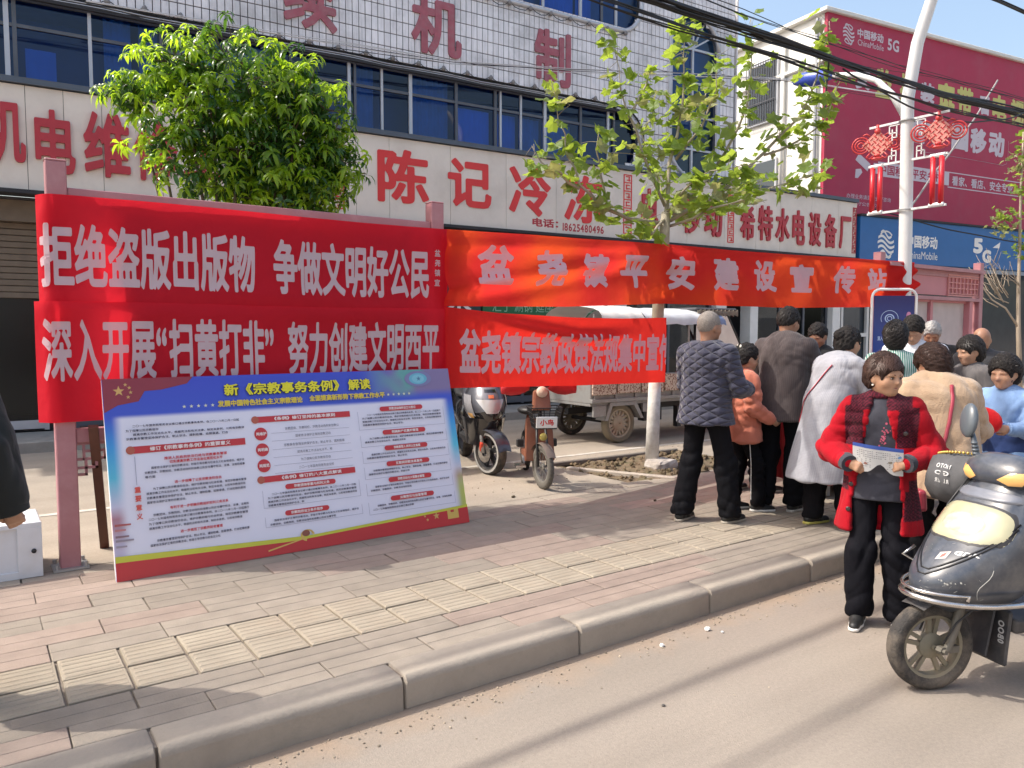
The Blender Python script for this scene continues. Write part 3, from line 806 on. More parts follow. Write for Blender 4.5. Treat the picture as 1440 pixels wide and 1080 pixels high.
# ground floor: shop fronts ------------------------------------------------------
FY = 0.55
g = MB()
for x0, x1 in ((-7.6, -7.3), (3.3, 3.6), (6.9, 7.15), (10.4, 10.7), (13.3, 13.62), (14.4, 14.66), (17.4, 17.7)):
    g = MB(); g.box(((x0 + x1) / 2, FY - .02, 1.85), (x1 - x0, 0.3, 3.2)); sp(g, 'pillar', M_WHITE)
g = MB(); g.box((5, FY + 2.6, 1.8), (25.3, .05, 3.3)); g.box((5, FY + 1.3, 0.27), (25.3, 2.9, .04)); g.box((5, FY + 1.0, 3.44), (25.3, 2.6, .03)); g.box((17.72, FY + 1.3, 1.8), (.04, 2.6, 3.3)); sp(g, 'shop_interior', M_INT)
def opening(x0, x1, n, z0=.3, z1=2.75, shutter=None, mf=M_ALUD, gm=None):
    b = MB()
    for k in range(n + 1):
        x = x0 + (x1 - x0) * k / n; b.box((x, FY, (z0 + z1) / 2), (.06, .06, z1 - z0))
    b.box(((x0 + x1) / 2, FY + .002, z1), (x1 - x0, .055, .07)); b.box(((x0 + x1) / 2, FY + .002, z0 + .08), (x1 - x0, .055, .12))
    d = sp(b, 'shop_front', mf)
    for k in range(n):
        a_ = x0 + (x1 - x0) * k / n + .03; b_ = x0 + (x1 - x0) * (k + 1) / n - .03
        g = MB(); g.add([(a_, FY, z0 + .14), (b_, FY, z0 + .14), (b_, FY, z1 - .035), (a_, FY, z1 - .035)], [(0, 1, 2, 3)]); g.build('pane', gm or M_DARKG, d)
    return d
def shutter(x0, x1, z0, z1):
    b = MB(); b.box(((x0 + x1) / 2, FY - .12, z1 - .14), (x1 - x0, .26, .28)); d = sp(b, 'roller_shutter', M_SHUT)
    n = int((z1 - .28 - z0) / .085)
    for k in range(n):
        z = z1 - .28 - (k + .5) * .085
        s = MB(); s.box(((x0 + x1) / 2, FY - .07, z), (x1 - x0 - .06, .022, .078)); s.build('slat', M_SHUT, d, bevel=.006)
shutter(-4.5, 3.3, 2.05, 3.42)
opening(-1.9, .38, 2, mf=M_ALU, gm=glass_mat('dusty_glass', (0.2, 0.22, 0.24), refl=0.02, rough=.22, k=.6)); opening(0.75, 3.2, 3); opening(3.7, 6.8, 3); opening(7.2, 10.35, 3); opening(10.75, 13.25, 2); opening(14.7, 17.35, 3)
shutter(3.65, 6.85, 2.75, 3.42)
# boards over the shop fronts
def name_board(x0, x1, z0, z1, m, label=None, y=FY - .22, name='name_board'):
    b = MB(); b.box(((x0 + x1) / 2, y, (z0 + z1) / 2), (x1 - x0, .06, z1 - z0)); return sp(b, name, m)
M_GREEN = mat('green_board', (0.012, 0.13, 0.045), rough=0.5)
g1 = name_board(7.25, 9.9, 1.75, 2.45, M_GREEN)
sign_line('汇丁 涮锅 筵座 设计 饰窗', 8.6, 2.16, 2.3, .24, mat('pale_green_print', (0.28, 0.5, 0.33)), .0, y=FY - .253, parent=g1)
g1 = name_board(6.2, 7.2, 1.9, 2.5, mat('dark_teal_board', (0.02, 0.05, 0.05)), y=FY - .24)
sign_line('木', 6.75, 2.2, .5, .4, M_WHITE, .03, y=FY - .273, parent=g1)
# raised platform along the shops
g = MB(); g.box((5, -.1, .145), (26, 1.3, .29)); 
plat = g.build('shop_step', mat('step_concrete', (0.3, 0.28, 0.25), rough=.9, var=.15, scale=3, bump=.3, dirt=(.12, .11, .1), dirt_amt=.4), None, loc=BO, rot=(0, 0, BR), bevel=.01); plat['kind'] = 'structure'

# strings of small lamps looped under the tiles and the upper window ----------------
def lamp_string(x0, x1, z, label, curve=None, step=.47):
    t = thing('light_string', label, 'light string', BO, BR, 'festoon lamps looped on the tiled wall')
    n = int((x1 - x0) / step); pts = []
    bm_ = MB(); bm_.lathe([(0, -.045), (.03, -.035), (.042, 0), (.03, .03), (.012, .05), (0, .052)], n=10); me = bm_.mesh('lamp', mat('dusty_lamp', (0.19, 0.18, 0.18), rough=.5), smooth=True)
    for k in range(n + 1):
        x = x0 + step * k; zz = z + (curve(x) if curve else 0)
        link('lamp', me, t, loc=(x, TY - .05, zz + .03), rot=(rng.uniform(-.3, .3), rng.uniform(-.2, .2), 0))
        pts.append((x, TY - .04, zz + .06))
        if k < n:
            z2 = z + (curve(x + step) if curve else 0)
            for s in (.25, .5, .75): pts.append((x + step * s, TY - .05, zz * (1 - s) + z2 * s + .06 - .09 * (1 - (2 * s - 1) ** 2) - rng.uniform(0, .02)))
    b = MB(); b.tube(pts, .007, n=5); b.build('cable', M_BLACK, t)
lamp_string(-2, 10.4, 6.19, 'string of small round lamps looped along the foot of the tiled wall')
lamp_string(6.9, 10.6, 7.58, 'shorter string of round lamps under the upper blue window', step=.45)
b = MB(); b.tube([(10.35 + .68 * math.sin(a), TY - .03, 5.515 + .68 * math.cos(a)) for a in [math.pi * k / 12 for k in range(13)]], .018, n=6)
b.build('conduit', M_BLACK, shop, smooth=True)
# ================================================================== NEIGHBOUR BUILDING WITH THE CRIMSON WALL
M_CRIM = mat('crimson_banner_wall', (0.40, 0.022, 0.065), rough=0.6, var=0.06, scale=1.5, dirt=(0.36, 0.08, 0.11), dirt_amt=0.35, dirt_scale=1.2)
M_WWALL = mat('white_render', (0.74, 0.72, 0.67), rough=0.85, var=0.05, dirt=(0.5, 0.48, 0.44), dirt_amt=0.3, dirt_scale=.8)
M_PRINTW = mat('pale_print', (0.60, 0.52, 0.56), rough=0.6, var=0.04)
M_PRINTY = mat('yellow_print', (0.56, 0.52, 0.16), rough=0.6, var=0.05)
M_MBLUE = mat('sign_blue', (0.012, 0.115, 0.34), rough=0.35, var=0.06)
cb = thing('mobile_shop_building', 'white three storey building with a crimson printed wall above the blue phone shop sign', 'building', (19.94, 13.01, 0), rad(-8.4))
g = MB(); g.box((7.0, 3.96, 5.35), (14.0, 7.8, 10.5)); g.build('wall', M_WWALL, cb)
g = MB(); g.box((7, 3.9, 10.66), (14.3, 8.1, .12)); g.box((-.05, 3.9, 9.3), (.12, 8.0, .1)); g.build('cornice', M_WWALL, cb, bevel=.02)
g = MB(); g.box((7.0, 0.0, 7.87), (14.0, 0.1, 5.5)); g.build('printed_wall', M_CRIM, cb)
def cprint(body, x, z, w, h, m, bold=.04, y=-.056, parent=None, name='lettering', slant=0):
    V, F = fit_text(body, w, h, bold=bold); V = V.copy(); V[:, 0] += slant * V[:, 1]
    W = on_wall(V, x, z, y); me = bpy.data.meshes.new(name); me.from_pydata([tuple(p) for p in W], [], F); me.materials.append(m); me.update()
    return link(name, me, parent if parent is not None else cb)
def mobile_logo(x, z, w, h, m, y, parent):
    """slanted pair of interlocked wave ribbons in an oval"""
    b = MB(); k = 0
    for j in range(5):
        zc = (j - 2) * h * .2
        top, bot = [], []
        for i in range(13):
            t = i / 12 * 2 - 1
            lim = math.sqrt(max(0, 1 - (zc / (h * .52)) ** 2)) * w * .48
            X = t * lim; Z = zc - math.sin(t * math.pi) * h * .10 - t * h * .06
            top.append((x + X, y, z + Z + h * .052)); bot.append((x + X, y, z + Z - h * .052))
        b.add(top + bot, [(i, 13 + i, 14 + i, i + 1) for i in range(12)])
    ring = []
    for i in range(24):
        a = 2 * math.pi * i / 24
        ring.append((x + w * .5 * math.cos(a), y, z + h * .56 * math.sin(a)))
    for i in range(24):
        a = 2 * math.pi * i / 24; ring.append((x + w * .44 * math.cos(a), y, z + h * .5 * math.sin(a)))
    b.add(ring, [(i, (i + 1) % 24, 24 + (i + 1) % 24, 24 + i) for i in list(range(3, 9)) + list(range(15, 21))])
    return b.build('logo', m, parent)
mobile_logo(.85, 10.13, .5, .5, M_PRINTW, -.056, cb)
cprint('中国移动', 1.76, 10.24, 1.1, .26, M_PRINTW, .03); cprint('ChinaMobile', 1.78, 9.98, 1.1, .17, M_PRINTW, .0); cprint('5G', 2.75, 10.13, .5, .34, M_PRINTW, .03)
for ch, x, w, m in (('安', 1.49, .62, M_PRINTW), ('监', 2.4, .74, M_PRINTY), ('控', 3.43, .66, M_PRINTY), ('装', 4.37, .66, M_PRINTW), ('宽', 5.26, .86, M_PRINTY), ('带', 6.2, .8, M_PRINTY), ('看', 7.2, .6, M_PRINTW), ('电', 8.0, .76, M_PRINTY), ('视', 8.97, .76, M_PRINTY)):
    cprint(ch, x, 8.98, w, .84 if m is M_PRINTY else .6, m, .05)
for ch, x in (('选', 3.9), ('中', 4.78), ('国', 6.02), ('移', 6.96), ('动', 7.92)): cprint(ch, x, 7.82, .84, .8, M_PRINTW, .05)
g = MB(); g.tube([(4.2, -.056, 7.2), (6.5, -.056, 7.2), (8.3, -.056, 7.18), (8.5, -.056, 7.25), (8.56, -.056, 7.5), (8.56, -.056, 8.0)], .055, n=4, flat=.1)
g.v = [(v[0], -.058, v[2]) for v in g.v]; g.build('swoosh', M_PRINTW, cb)
g = MB(); g.box((3.9, -.052, 6.5), (3.3, .006, .42)); g.box((2.24, -.0525, 6.5), (.36, .006, .30)); g.build('slogan_plate', M_PRINTW, cb)
cprint('中国移动平安乡村', 3.75, 6.5, 2.9, .3, M_CRIM, .02, y=-.058)
cprint('看家、看店、安全专业', 7.3, 6.46, 3.2, .3, M_PRINTW, .02)
g = MB(); g.box((7.4, -.053, 6.70), (3.8, .006, .03)); g.box((7.4, -.053, 6.24), (3.8, .006, .03)); g.box((9.3, -.053, 6.47), (.03, .006, .46)); g.build('slogan_frame', M_PRINTW, cb)
g = MB()   # printed picture of a security camera
g.prism([(-.32, .16), (.2, -.12), (.32, .1), (-.18, .36)], Matrix.Translation((1.6, -.052, 6.5)) @ Matrix.Rotation(rad(90), 4, 'X'), .004)
g.prism([(-.3, -.05), (-.08, -.02), (-.02, -.12), (-.2, -.3), (-.32, -.3)], Matrix.Translation((1.6, -.052, 6.45)) @ Matrix.Rotation(rad(90), 4, 'X'), .004)
g.build('camera_print', M_PRINTW, cb)
cprint('办理业务请到营业厅咨询', 1.9, 5.62, 1.9, .13, M_PRINTW, 0); cprint('以营业厅公告为准', 1.6, 5.42, 1.5, .11, M_PRINTW, 0)
# barred window on the lit side wall, trim strip and drain pipe
g = MB(); g.box((-.03, 2.3, 9.0), (.08, 1.25, 1.85)); wf = g.build('window', M_ALU, cb)
g = MB(); g.box((-.05, 2.3, 9.0), (.05, 1.13, 1.73)); g.build('pane', glass_mat('side_glass', (.1, .12, .15)), wf)
g = MB()
for k in range(13): g.box((-.16, 1.7 + k * .1, 9.0), (.018, .018, 1.85))
for z in (8.1, 8.7, 9.3, 9.9): g.box((-.16, 2.3, z), (.02, 1.25, .025))
g.build('window_bar', mat('dark_iron', (.08, .08, .09), rough=.5, metal=.4), wf)
g = MB(); g.box((-.03, 2.3, 6.3), (.08, 1.25, 1.3)); wf = g.build('window', M_ALU, cb)
g = MB(); g.box((-.05, 2.3, 6.3), (.05, 1.13, 1.2)); g.build('pane', glass_mat('side_glass', (.1, .12, .15)), wf)
g = MB(); g.tube([(-.1, 1.45, 5), (-.1, 1.45, 10.3)], .06, n=8); g.build('drain_pipe', M_WWALL, cb, smooth=True)
g = MB(); g.tube([(-.09, .22, 5), (-.09, .22, 10.5)], .05, n=8); g.box((-.1, .3, 6.3), (.1, .18, .35)); g.build('drain_pipe', M_STEEL, cb)
# phone shop sign
g = MB(); g.box((7.0, 0.12, 4.0), (14.0, 0.24, 1.12)); bs = g.build('shop_sign', M_MBLUE, None, loc=(18.19, 10.77, 0), rot=(0, 0, rad(-8.4)), bevel=.01)
props(bs, 'blue phone shop sign with a white wave logo under the crimson wall', 'sign')
g = MB(); g.box((7.0, .1, 4.58), (14.05, .3, .05)); g.build('trim', M_GROUT, bs)
mobile_logo(.95, 3.9, .66, .62, M_WHITE, -.004, bs)
cprint('中国移动', 2.35, 4.03, 1.25, .33, M_WHITE, .03, y=-.004, parent=bs); cprint('ChinaMobile', 2.37, 3.68, 1.25, .2, M_WHITE, .01, y=-.004, parent=bs)
cprint('5', 4.72, 4.05, .42, .42, M_WHITE, .06, y=-.004, parent=bs); cprint('G', 5.12, 3.78, .4, .36, M_WHITE, .06, y=-.004, parent=bs)
g = MB()
g.prism([(5.38, 4.03), (5.68, 4.03), (5.72, 4.2)], Matrix.Translation((0, -.002, 0)) @ Matrix.Rotation(rad(90), 4, 'X'), .003)
g.build('lettering', M_WHITE, bs)
# shop front of the phone shop: side return, posters, white door
g = MB(); g.box((7, .5, 1.72), (14.4, .05, 3.42)); g.build('shop_front', mat('dark_shop_glass', (.05, .06, .07), rough=.15), cb)
sf = thing('phone_shop_front', 'dark shop front with white framed door and striped price posters below the blue sign', 'shop front', (18.19, 10.77, 0), rad(-8.4))
g = MB(); g.box((7, 1.2, 1.85), (14, .05, 3.2)); g.build('back_panel', mat('dark_shop_glass', (.05, .06, .07), rough=.15), sf)
def fr_door(x, w, z0, z1):
    g = MB(); g.box((x - w / 2, 1.1, (z0 + z1) / 2), (.08, .08, z1 - z0)); g.box((x + w / 2, 1.1, (z0 + z1) / 2), (.08, .08, z1 - z0)); g.box((x, 1.1, z1), (w, .08, .08)); g.box((x, 1.1, (z0 + z1) / 2), (w, .08, .1))
    return g.build('door_frame', M_WHITE, sf)
fr_door(5.75, .75, .3, 2.4); fr_door(1.2, 1.0, .3, 2.9)
for k in range(9):
    g = MB(); g.box((4.75, 1.15, 2.3 - k * .22), (1.0, .02, .12)); g.build('poster', mat(('poster_blue', 'poster_grey', 'poster_red', 'poster_grey', 'poster_green')[k % 5], ((.16, .3, .5), (.3, .36, .42), (.45, .12, .13), (.3, .36, .42), (.2, .3, .25))[k % 5]), sf)
g = MB(); g.box((7, 1.2, .15), (14, 1.5, .3)); g.build('step', mat('step_concrete', (.3, .28, .25)), sf)

# ================================================================== NOTICE-BOARD FRAMES ALONG THE PAVEMENT
M_PINK = mat('pink_steel', (0.40, 0.175, 0.195), rough=0.45, var=0.08, scale=3, dirt=(0.5, 0.3, 0.3), dirt_amt=0.3, dirt_scale=6)
M_PINK2 = mat('pink_panel', (0.52, 0.20, 0.22), rough=0.5, var=0.06)
def fretwork(mb, x, z, s, flip=1):
    t = .016
    for (a, b_, c, d) in ((0, 0, 1.0, 0), (1.0, 0, 1.0, -.25), (1.0, -.25, .2, -.25), (.2, 0, .2, -.5), (.8, -.25, .8, -.5), (.8, -.5, 0, -.5), (.55, -.5, .55, -.78), (.55, -.78, 0, -.78), (.25, -.5, .25, -1.0), (.25, -1.0, 0, -1.0), (.5, 0, .5, .12)):
        p = (x + flip * a * s, 0, z + b_ * s); q = (x + flip * c * s, 0, z + d * s)
        e = t * .5 if True else 0
        mb.box(((p[0] + q[0]) / 2, 0, (p[2] + q[2]) / 2), (abs(p[0] - q[0]) + t, .02 + .0007 * (a * 10 % 3), abs(p[2] - q[2]) + t))
def notice_frame(x0, x1, label, roofed=False):
    t = thing('notice_frame', label, 'notice board', (x0, 5.6, 0.15), 0)
    W = x1 - x0
    for x in (0, W):
        g = MB(); g.box((x, 0, 1.28), (.115, .11, 2.56)); g.box((x, 0, 2.565), (.12, .115, .012)); p = g.build('post', M_PINK, t, bevel=.006)
        g = MB(); g.box((x, 0, .006), (.2, .2, .012))
        for a in (-.08, .08):
            for c in (-.08, .08): g.lathe([(.012, .012), (.012, .04), (0, .042)], n=6, M=Matrix.Translation((x + a, c, 0)))
        g.build('foot_plate', M_STEEL, p)
    g = MB(); g.box((W / 2, .005, 2.36), (W - .115, .08, .09)); g.build('top_beam', M_PINK, t, bevel=.004)
    g = MB(); g.box((W / 2, 0, .845), (W - .115, .07, .09)); g.build('lower_beam', M_PINK, t, bevel=.004)
    g = MB(); fretwork(g, .06, .79, .2); g.build('fretwork', M_PINK, t)
    g = MB(); fretwork(g, W - .06, .79, .2, -1); g.build('fretwork', M_PINK, t)
    return t, W
fr1, W1 = notice_frame(.475, 3.17, 'pink steel notice frame behind the four hanging slogans, nearest one')
g = MB()
for x in (.33, W1 - .2): g.box((x, .02, 1.6), (.10, .09, 1.42))
g.box((W1 / 2, .02, 2.29), (W1 - .6, .09, .05)); g.build('case_frame', M_PINK, fr1, bevel=.004)
g = MB(); g.box((W1 / 2 + .07, .08, 1.6), (W1 - .6, .03, 1.4)); g.build('back_panel', mat('grey_back_panel', (.2, .2, .21)), fr1)
fr2, W2 = notice_frame(9.93, 12.75, 'pink steel notice frame with fret panel under its top beam, beside the lamp post')
g = MB(); g.box((W2 / 2, 0, 2.22), (W2 - .12, .035, .34)); g.build('head_panel', M_PINK2, fr2)
g = MB(); g.box((W2 / 2, -.02, 2.42), (W2 - .12, .22, .05)); g.box((W2 / 2, -.02, 2.0), (W2 - .12, .1, .05)); g.build('head_rail', M_PINK, fr2)
g = MB()
for k in range(9): g.box((W2 - 1.0 + k * .115, -.03, 2.2), (.014, .02, .26))
for k in range(4): g.box((W2 - .54, -.031, 2.08 + k * .08), (.92, .02, .014))
g.box((W2 - .54, -.0315, 2.05), (.96, .02, .02)); g.box((W2 - .54, -.0315, 2.35), (.96, .02, .02))
g.build('fret_panel', mat('salmon_steel', (.62, .27, .25)), fr2)
for x0, x1 in ((.12, W2 / 2 - .04), (W2 / 2 + .04, W2 - .35)):
    g = MB(); g.box(((x0 + x1) / 2, .05, 1.35), (x1 - x0, .03, 1.2)); g.build('notice_panel', mat('beige_panel', (.50, .42, .40)), fr2)
g = MB(); g.box((W2 / 2, .02, 1.35), (.07, .06, 1.24)); g.box((W2 - .31, .0, 1.35), (.09, .1, 1.24)); g.box((W2 / 2, .03, 1.97), (W2 - .3, .06, .05)); g.box((W2 - .18, .03, 1.35), (.16, .02, 1.24)); g.build('case_frame', M_PINK2, fr2)

# ================================================================== BANNERS
def cloth_mat(name, col, tcol, t):
    m = mat(name, col, rough=0.75, var=0.05, scale=3, spec=.3)
    tt, N, L, b = nodes_of(m)
    tr = N.new('ShaderNodeBsdfTranslucent'); tr.inputs[0].default_value = (*tcol, 1)
    ms = N.new('ShaderNodeMixShader'); ms.inputs[0].default_value = t
    L.new(b.outputs[0], ms.inputs[1]); L.new(tr.outputs[0], ms.inputs[2]); 
    tp = N.new('ShaderNodeBsdfTransparent'); tp.inputs[0].default_value = (*tcol, 1)
    m2 = N.new('ShaderNodeMixShader'); m2.inputs[0].default_value = .10
    L.new(ms.outputs[0], m2.inputs[1]); L.new(tp.outputs[0], m2.inputs[2]); L.new(m2.outputs[0], N['Material Output'].inputs['Surface'])
    if name == 'scarlet_cloth':  # patches of orange backlight glow put into the translucent colour
        tc0 = N.new('ShaderNodeTexCoord'); n0 = N.new('ShaderNodeTexNoise'); n0.inputs['Scale'].default_value = 1.1; L.new(tc0.outputs['Object'], n0.inputs['Vector'])
        r0 = N.new('ShaderNodeValToRGB'); L.new(n0.outputs['Fac'], r0.inputs[0]); r0.color_ramp.elements[0].position = .42; r0.color_ramp.elements[0].color = (.92, .05, .045, 1); r0.color_ramp.elements[1].position = .62; r0.color_ramp.elements[1].color = (1, .125, .03, 1)
        L.new(r0.outputs[0], tr.inputs[0])
    # woven thread relief
    tc = N.new('ShaderNodeTexCoord'); w = N.new('ShaderNodeTexNoise'); w.inputs['Scale'].default_value = 6; w.inputs['Detail'].default_value = 3
    L.new(tc.outputs['Object'], w.inputs['Vector']); bp = N.new('ShaderNodeBump'); bp.inputs['Strength'].default_value = .5; bp.inputs['Distance'].default_value = .03
    L.new(w.outputs['Fac'], bp.inputs['Height']); L.new(bp.outputs[0], b.inputs['Normal']); L.new(bp.outputs[0], tr.inputs['Normal'])
    return m
M_BAN1 = cloth_mat('crimson_cloth', (0.78, 0.02, 0.045), (1.0, 0.03, 0.05), .5)
M_BAN2 = cloth_mat('scarlet_cloth', (0.72, 0.016, 0.014), (0.95, 0.075, 0.02), .50)
M_BAN3 = cloth_mat('red_cloth', (0.70, 0.014, 0.016), (0.92, 0.045, 0.03), .45)
M_BLET = cloth_mat('printed_white', (0.66, 0.55, 0.60), (0.75, 0.30, 0.26), .25)

def banner(name, label, S, L, H, m, nx, nz, letters, holes=None):
    """S(s, t) -> point of the cloth, s in metres along, t 0..1 upward"""
    s = np.linspace(0, L, nx + 1); t = np.linspace(0, 1, nz + 1)
    P = np.array([[S(a, b_) for a in s] for b_ in t]).reshape(-1, 3)
    w = nx + 1
    F = [(j * w + i, j * w + i + 1, (j + 1) * w + i + 1, (j + 1) * w + i) for j in range(nz) for i in range(nx)]
    o = link(name, np_mesh(name, P, F, m)); props(o, label, 'banner')
    # letters: printed shapes cut along a grid so that they follow the folds
    bmv = []
    import bmesh
    for (body, sc, tc_, w_, h_, bold) in letters:
        V, Fc = fit_text(body, w_, h_, bold=bold)
        bm = bmesh.new()
        vs = [bm.verts.new((p[0] + sc, p[1], 0)) for p in V]
        for f in Fc:
            try: bm.faces.new([vs[i] for i in f])
            except Exception: pass
        x0, x1 = V[:, 0].min() + sc, V[:, 0].max() + sc
        for v in bm.verts:
            a = min(max(v.co.x, 0.001), L - .001); tt = tc_ + v.co.y / H
            p = Vector(S(a, tt)); p1 = Vector(S(a + .01, tt)); p2 = Vector(S(a, tt + .01))
            nrm = (p1 - p).cross(p2 - p).normalized()
            if nrm.y > 0: nrm = -nrm
            v.co = p + nrm * .004
        me = bpy.data.meshes.new('lettering'); bm.to_mesh(me); bm.free(); me.materials.append(M_BLET)
        link('lettering', me, o)
    return o
def mix(a, b_, t): return a + (b_ - a) * t
def pl(xs, ys, x):
    return float(np.interp(x, xs, ys))
# nearest pair, stretched between the two posts of the first frame
def S1(s, t):
    x = .345 + s; z = mix(1.835, 2.50, t) + .006 * math.sin(s * 2.2)
    y = 5.525 + .012 * math.sin(s * 3.1 + t * 3) * math.sin(t * math.pi) + .0035 * math.sin(s * 13 + t * 8) * math.sin(s * 2 + 1) - .004 * math.sin(s * 21 - t * 15) * math.exp(-s / .5) - .018 * math.exp(-((t - .1) / .12) ** 2) * math.sin(s * 1.2)
    if s < .07: y += (.07 - s) * 1.4
    return (x + (.04 if s < .05 else 0) * (0.05 - s) * 10, y, z)
banner('slogan_banner', 'upper crimson banner at the nearest post, condensed white slogan up to the second post', S1, 2.9, .665, M_BAN1, 70, 16,
       [('拒绝盗版出版物', .675, .44, 1.30, .40, .030), ('争做文明好公民', 2.09, .44, 1.27, .40, .030), ('盆', 2.80, .70, .05, .055, .02), ('尧', 2.80, .58, .05, .055, .02), ('镇', 2.80, .46, .05, .055, .02), ('宣', 2.80, .34, .05, .055, .02)])
def S2(s, t):
    x = .335 + s; z = mix(1.09, 1.845, t) + .004 * math.sin(s * 2.7)
    y = 5.518 + .014 * math.sin(s * 2.6 + 1 + t * 2) * math.sin(t * math.pi) + .0035 * math.sin(s * 11 - t * 9) * math.sin(s * 2.3) - .02 * math.exp(-((t - .93) / .08) ** 2)
    if s < .07: y += (.07 - s) * 1.4
    return (x, y, z)
banner('slogan_banner', 'lower crimson banner at the nearest post, its foot hidden behind the printed poster', S2, 2.9, .755, M_BAN1, 70, 16,
       [('深入开展“扫黄打非”', .745, .60, 1.42, .40, .028), ('努力创建文明西平', 2.19, .60, 1.26, .39, .028)])
# long upper banner: post, tree trunk, lamp post
PA, PB, PC = (3.2, 5.47), (6.3, 6.00), (10.62, 5.42)
LA, LB = 3.145, 4.36
def path(s):
    if s < LA: k = s / LA; return mix(PA[0], PB[0], k), mix(PA[1], PB[1], k)
    k = (s - LA) / LB; return mix(PB[0], PC[0], k), mix(PB[1], PC[1], k)
def S3(s, t):
    x, y = path(s)
    top = pl([0, 1.5, 3.15, 5, 7.5], [2.49, 2.56, 2.62, 2.60, 2.61], s); bot = pl([0, 1.5, 3.15, 5, 6.6, 7.2, 7.5], [1.87, 1.90, 1.975, 1.955, 1.99, 2.12, 2.22], s)
    z = mix(bot, top, t)
    if s < LA:
        d = t - mix(.22, .86, s / LA)          # long diagonal crease up to the trunk
        y -= .05 * math.exp(-(d / .10) ** 2) * (1 - .4 * s / LA)
        y += .035 * math.exp(-((d + .17) / .12) ** 2)
        d2 = t - mix(.80, .93, s / LA); y -= .03 * math.exp(-(d2 / .07) ** 2)
    k = abs(s - LA); y += .03 * math.sin(t * 16) * math.exp(-(k / .25) ** 2)
    y += .018 * math.sin(s * 2.3 + t * 4) + .010 * math.sin(s * 5.1 - t * 7)
    if s > LA:
        y -= .03 * math.exp(-((t - .93) / .06) ** 2) + .012 * math.sin(s * 9) * (1 - t)
    e = max(0, s - 6.9); y += e * .25 * math.sin(t * 14 + 1) * .35
    return (x, y, z)
P9 = [('盆', .55, .56, .42, .33), ('尧', 1.26, .545, .40, .32), ('镇', 1.93, .53, .42, .32), ('平', 2.61, .53, .44, .33), ('安', 3.37, .53, .38, .36),
      ('建', 4.02, .56, .38, .37), ('设', 4.65, .57, .38, .36), ('宣', 5.27, .56, .40, .34), ('传', 6.02, .56, .40, .35), ('站', 6.62, .56, .38, .32)]
banner('slogan_banner', 'long scarlet banner glowing orange, widely spaced white slogan, tied to the lamp post', S3, 7.45, .63, M_BAN2, 150, 18,
       [(c, s_, t_, w_, h_, .045) for c, s_, t_, w_, h_ in P9])
def S4(s, t):
    k = s / 3.2
    x, y = mix(3.2, 6.34, k), mix(5.475, 6.02, k)
    top = pl([0, .6, 1.6, 2.4, 3.2], [1.865, 1.825, 1.80, 1.80, 1.82], s); bot = pl([0, 1.6, 3.2], [1.195, 1.14, 1.10], s)
    z = mix(bot, top, t)
    a = math.sin(min(1, k * 1.15) * math.pi)
    d = t - mix(.93, .70, min(1, k * 1.8)) - (.12 * (k - .55) if k > .55 else 0)
    y -= .075 * a * math.exp(-(d / .10) ** 2); y += .03 * a * math.exp(-((d - .14) / .07) ** 2)
    y += .012 * math.sin(s * 3 + t * 2)
    return (x, y, z)
banner('slogan_banner', 'shorter red banner hung below the scarlet one, white slogan cut off at the white trunk', S4, 3.2, .68, M_BAN3, 90, 18,
       [('盆尧镇宗教政策法规集中宣传', 1.73, .47, 3.16, .40, .035)])

# ================================================================== LEANING PRINTED POSTER BOARD
BW, BH = 2.52, 1.25
tilt = math.asin(.31 / 1.25)
bd = thing('poster_board', 'large printed information board leaning on the notice frame, blue heading and yellow title', 'poster', (0.67, 5.08, 0.15), rad(0.6))
bd.rotation_euler = (-tilt, 0, rad(0.8))
# board local frame: x along, z up the board, front is -y
m = mat('board_print', (0.62, 0.62, 0.74), rough=0.35, var=0.03)
t_, N, L, pb_ = nodes_of(m)
tc = N.new('ShaderNodeTexCoord'); sx = N.new('ShaderNodeSeparateXYZ'); L.new(tc.outputs['Object'], sx.inputs[0])
def mrange(src, a, b_, inv=False, sm=True):
    r = N.new('ShaderNodeMapRange'); r.inputs['From Min'].default_value = a; r.inputs['From Max'].default_value = b_
    if sm: r.interpolation_type = 'SMOOTHSTEP'
    L.new(src, r.inputs['Value']); return r.outputs[0]
def blend(cur, fac, col):
    x = N.new('ShaderNodeMix'); x.data_type = 'RGBA'; L.new(fac, x.inputs[0]); L.new(cur, x.inputs[6])
    if isinstance(col, tuple): x.inputs[7].default_value = (*col, 1)
    else: L.new(col, x.inputs[7])
    return x.outputs[2]
ramp = N.new('ShaderNodeValToRGB')   # printed colours down the board's edge
cr = ramp.color_ramp; cr.elements[0].position = 0.0; cr.elements[0].color = (.45, .42, .62, 1); cr.elements[1].position = 1.0; cr.elements[1].color = (.045, .07, .52, 1)
for p, c in ((.18, (.55, .5, .66, 1)), (.30, (.42, .2, .25, 1)), (.36, (.55, .55, .7, 1)), (.5, (.1, .5, .68, 1)), (.66, (.04, .3, .68, 1)), (.8, (.045, .09, .55, 1))):
    e = cr.elements.new(p); e.color = c
zz = N.new('ShaderNodeMath'); zz.operation = 'DIVIDE'; zz.inputs[1].default_value = 1.25; L.new(sx.outputs['Z'], zz.inputs[0]); L.new(zz.outputs[0], ramp.inputs[0])
cur = ramp.outputs[0]
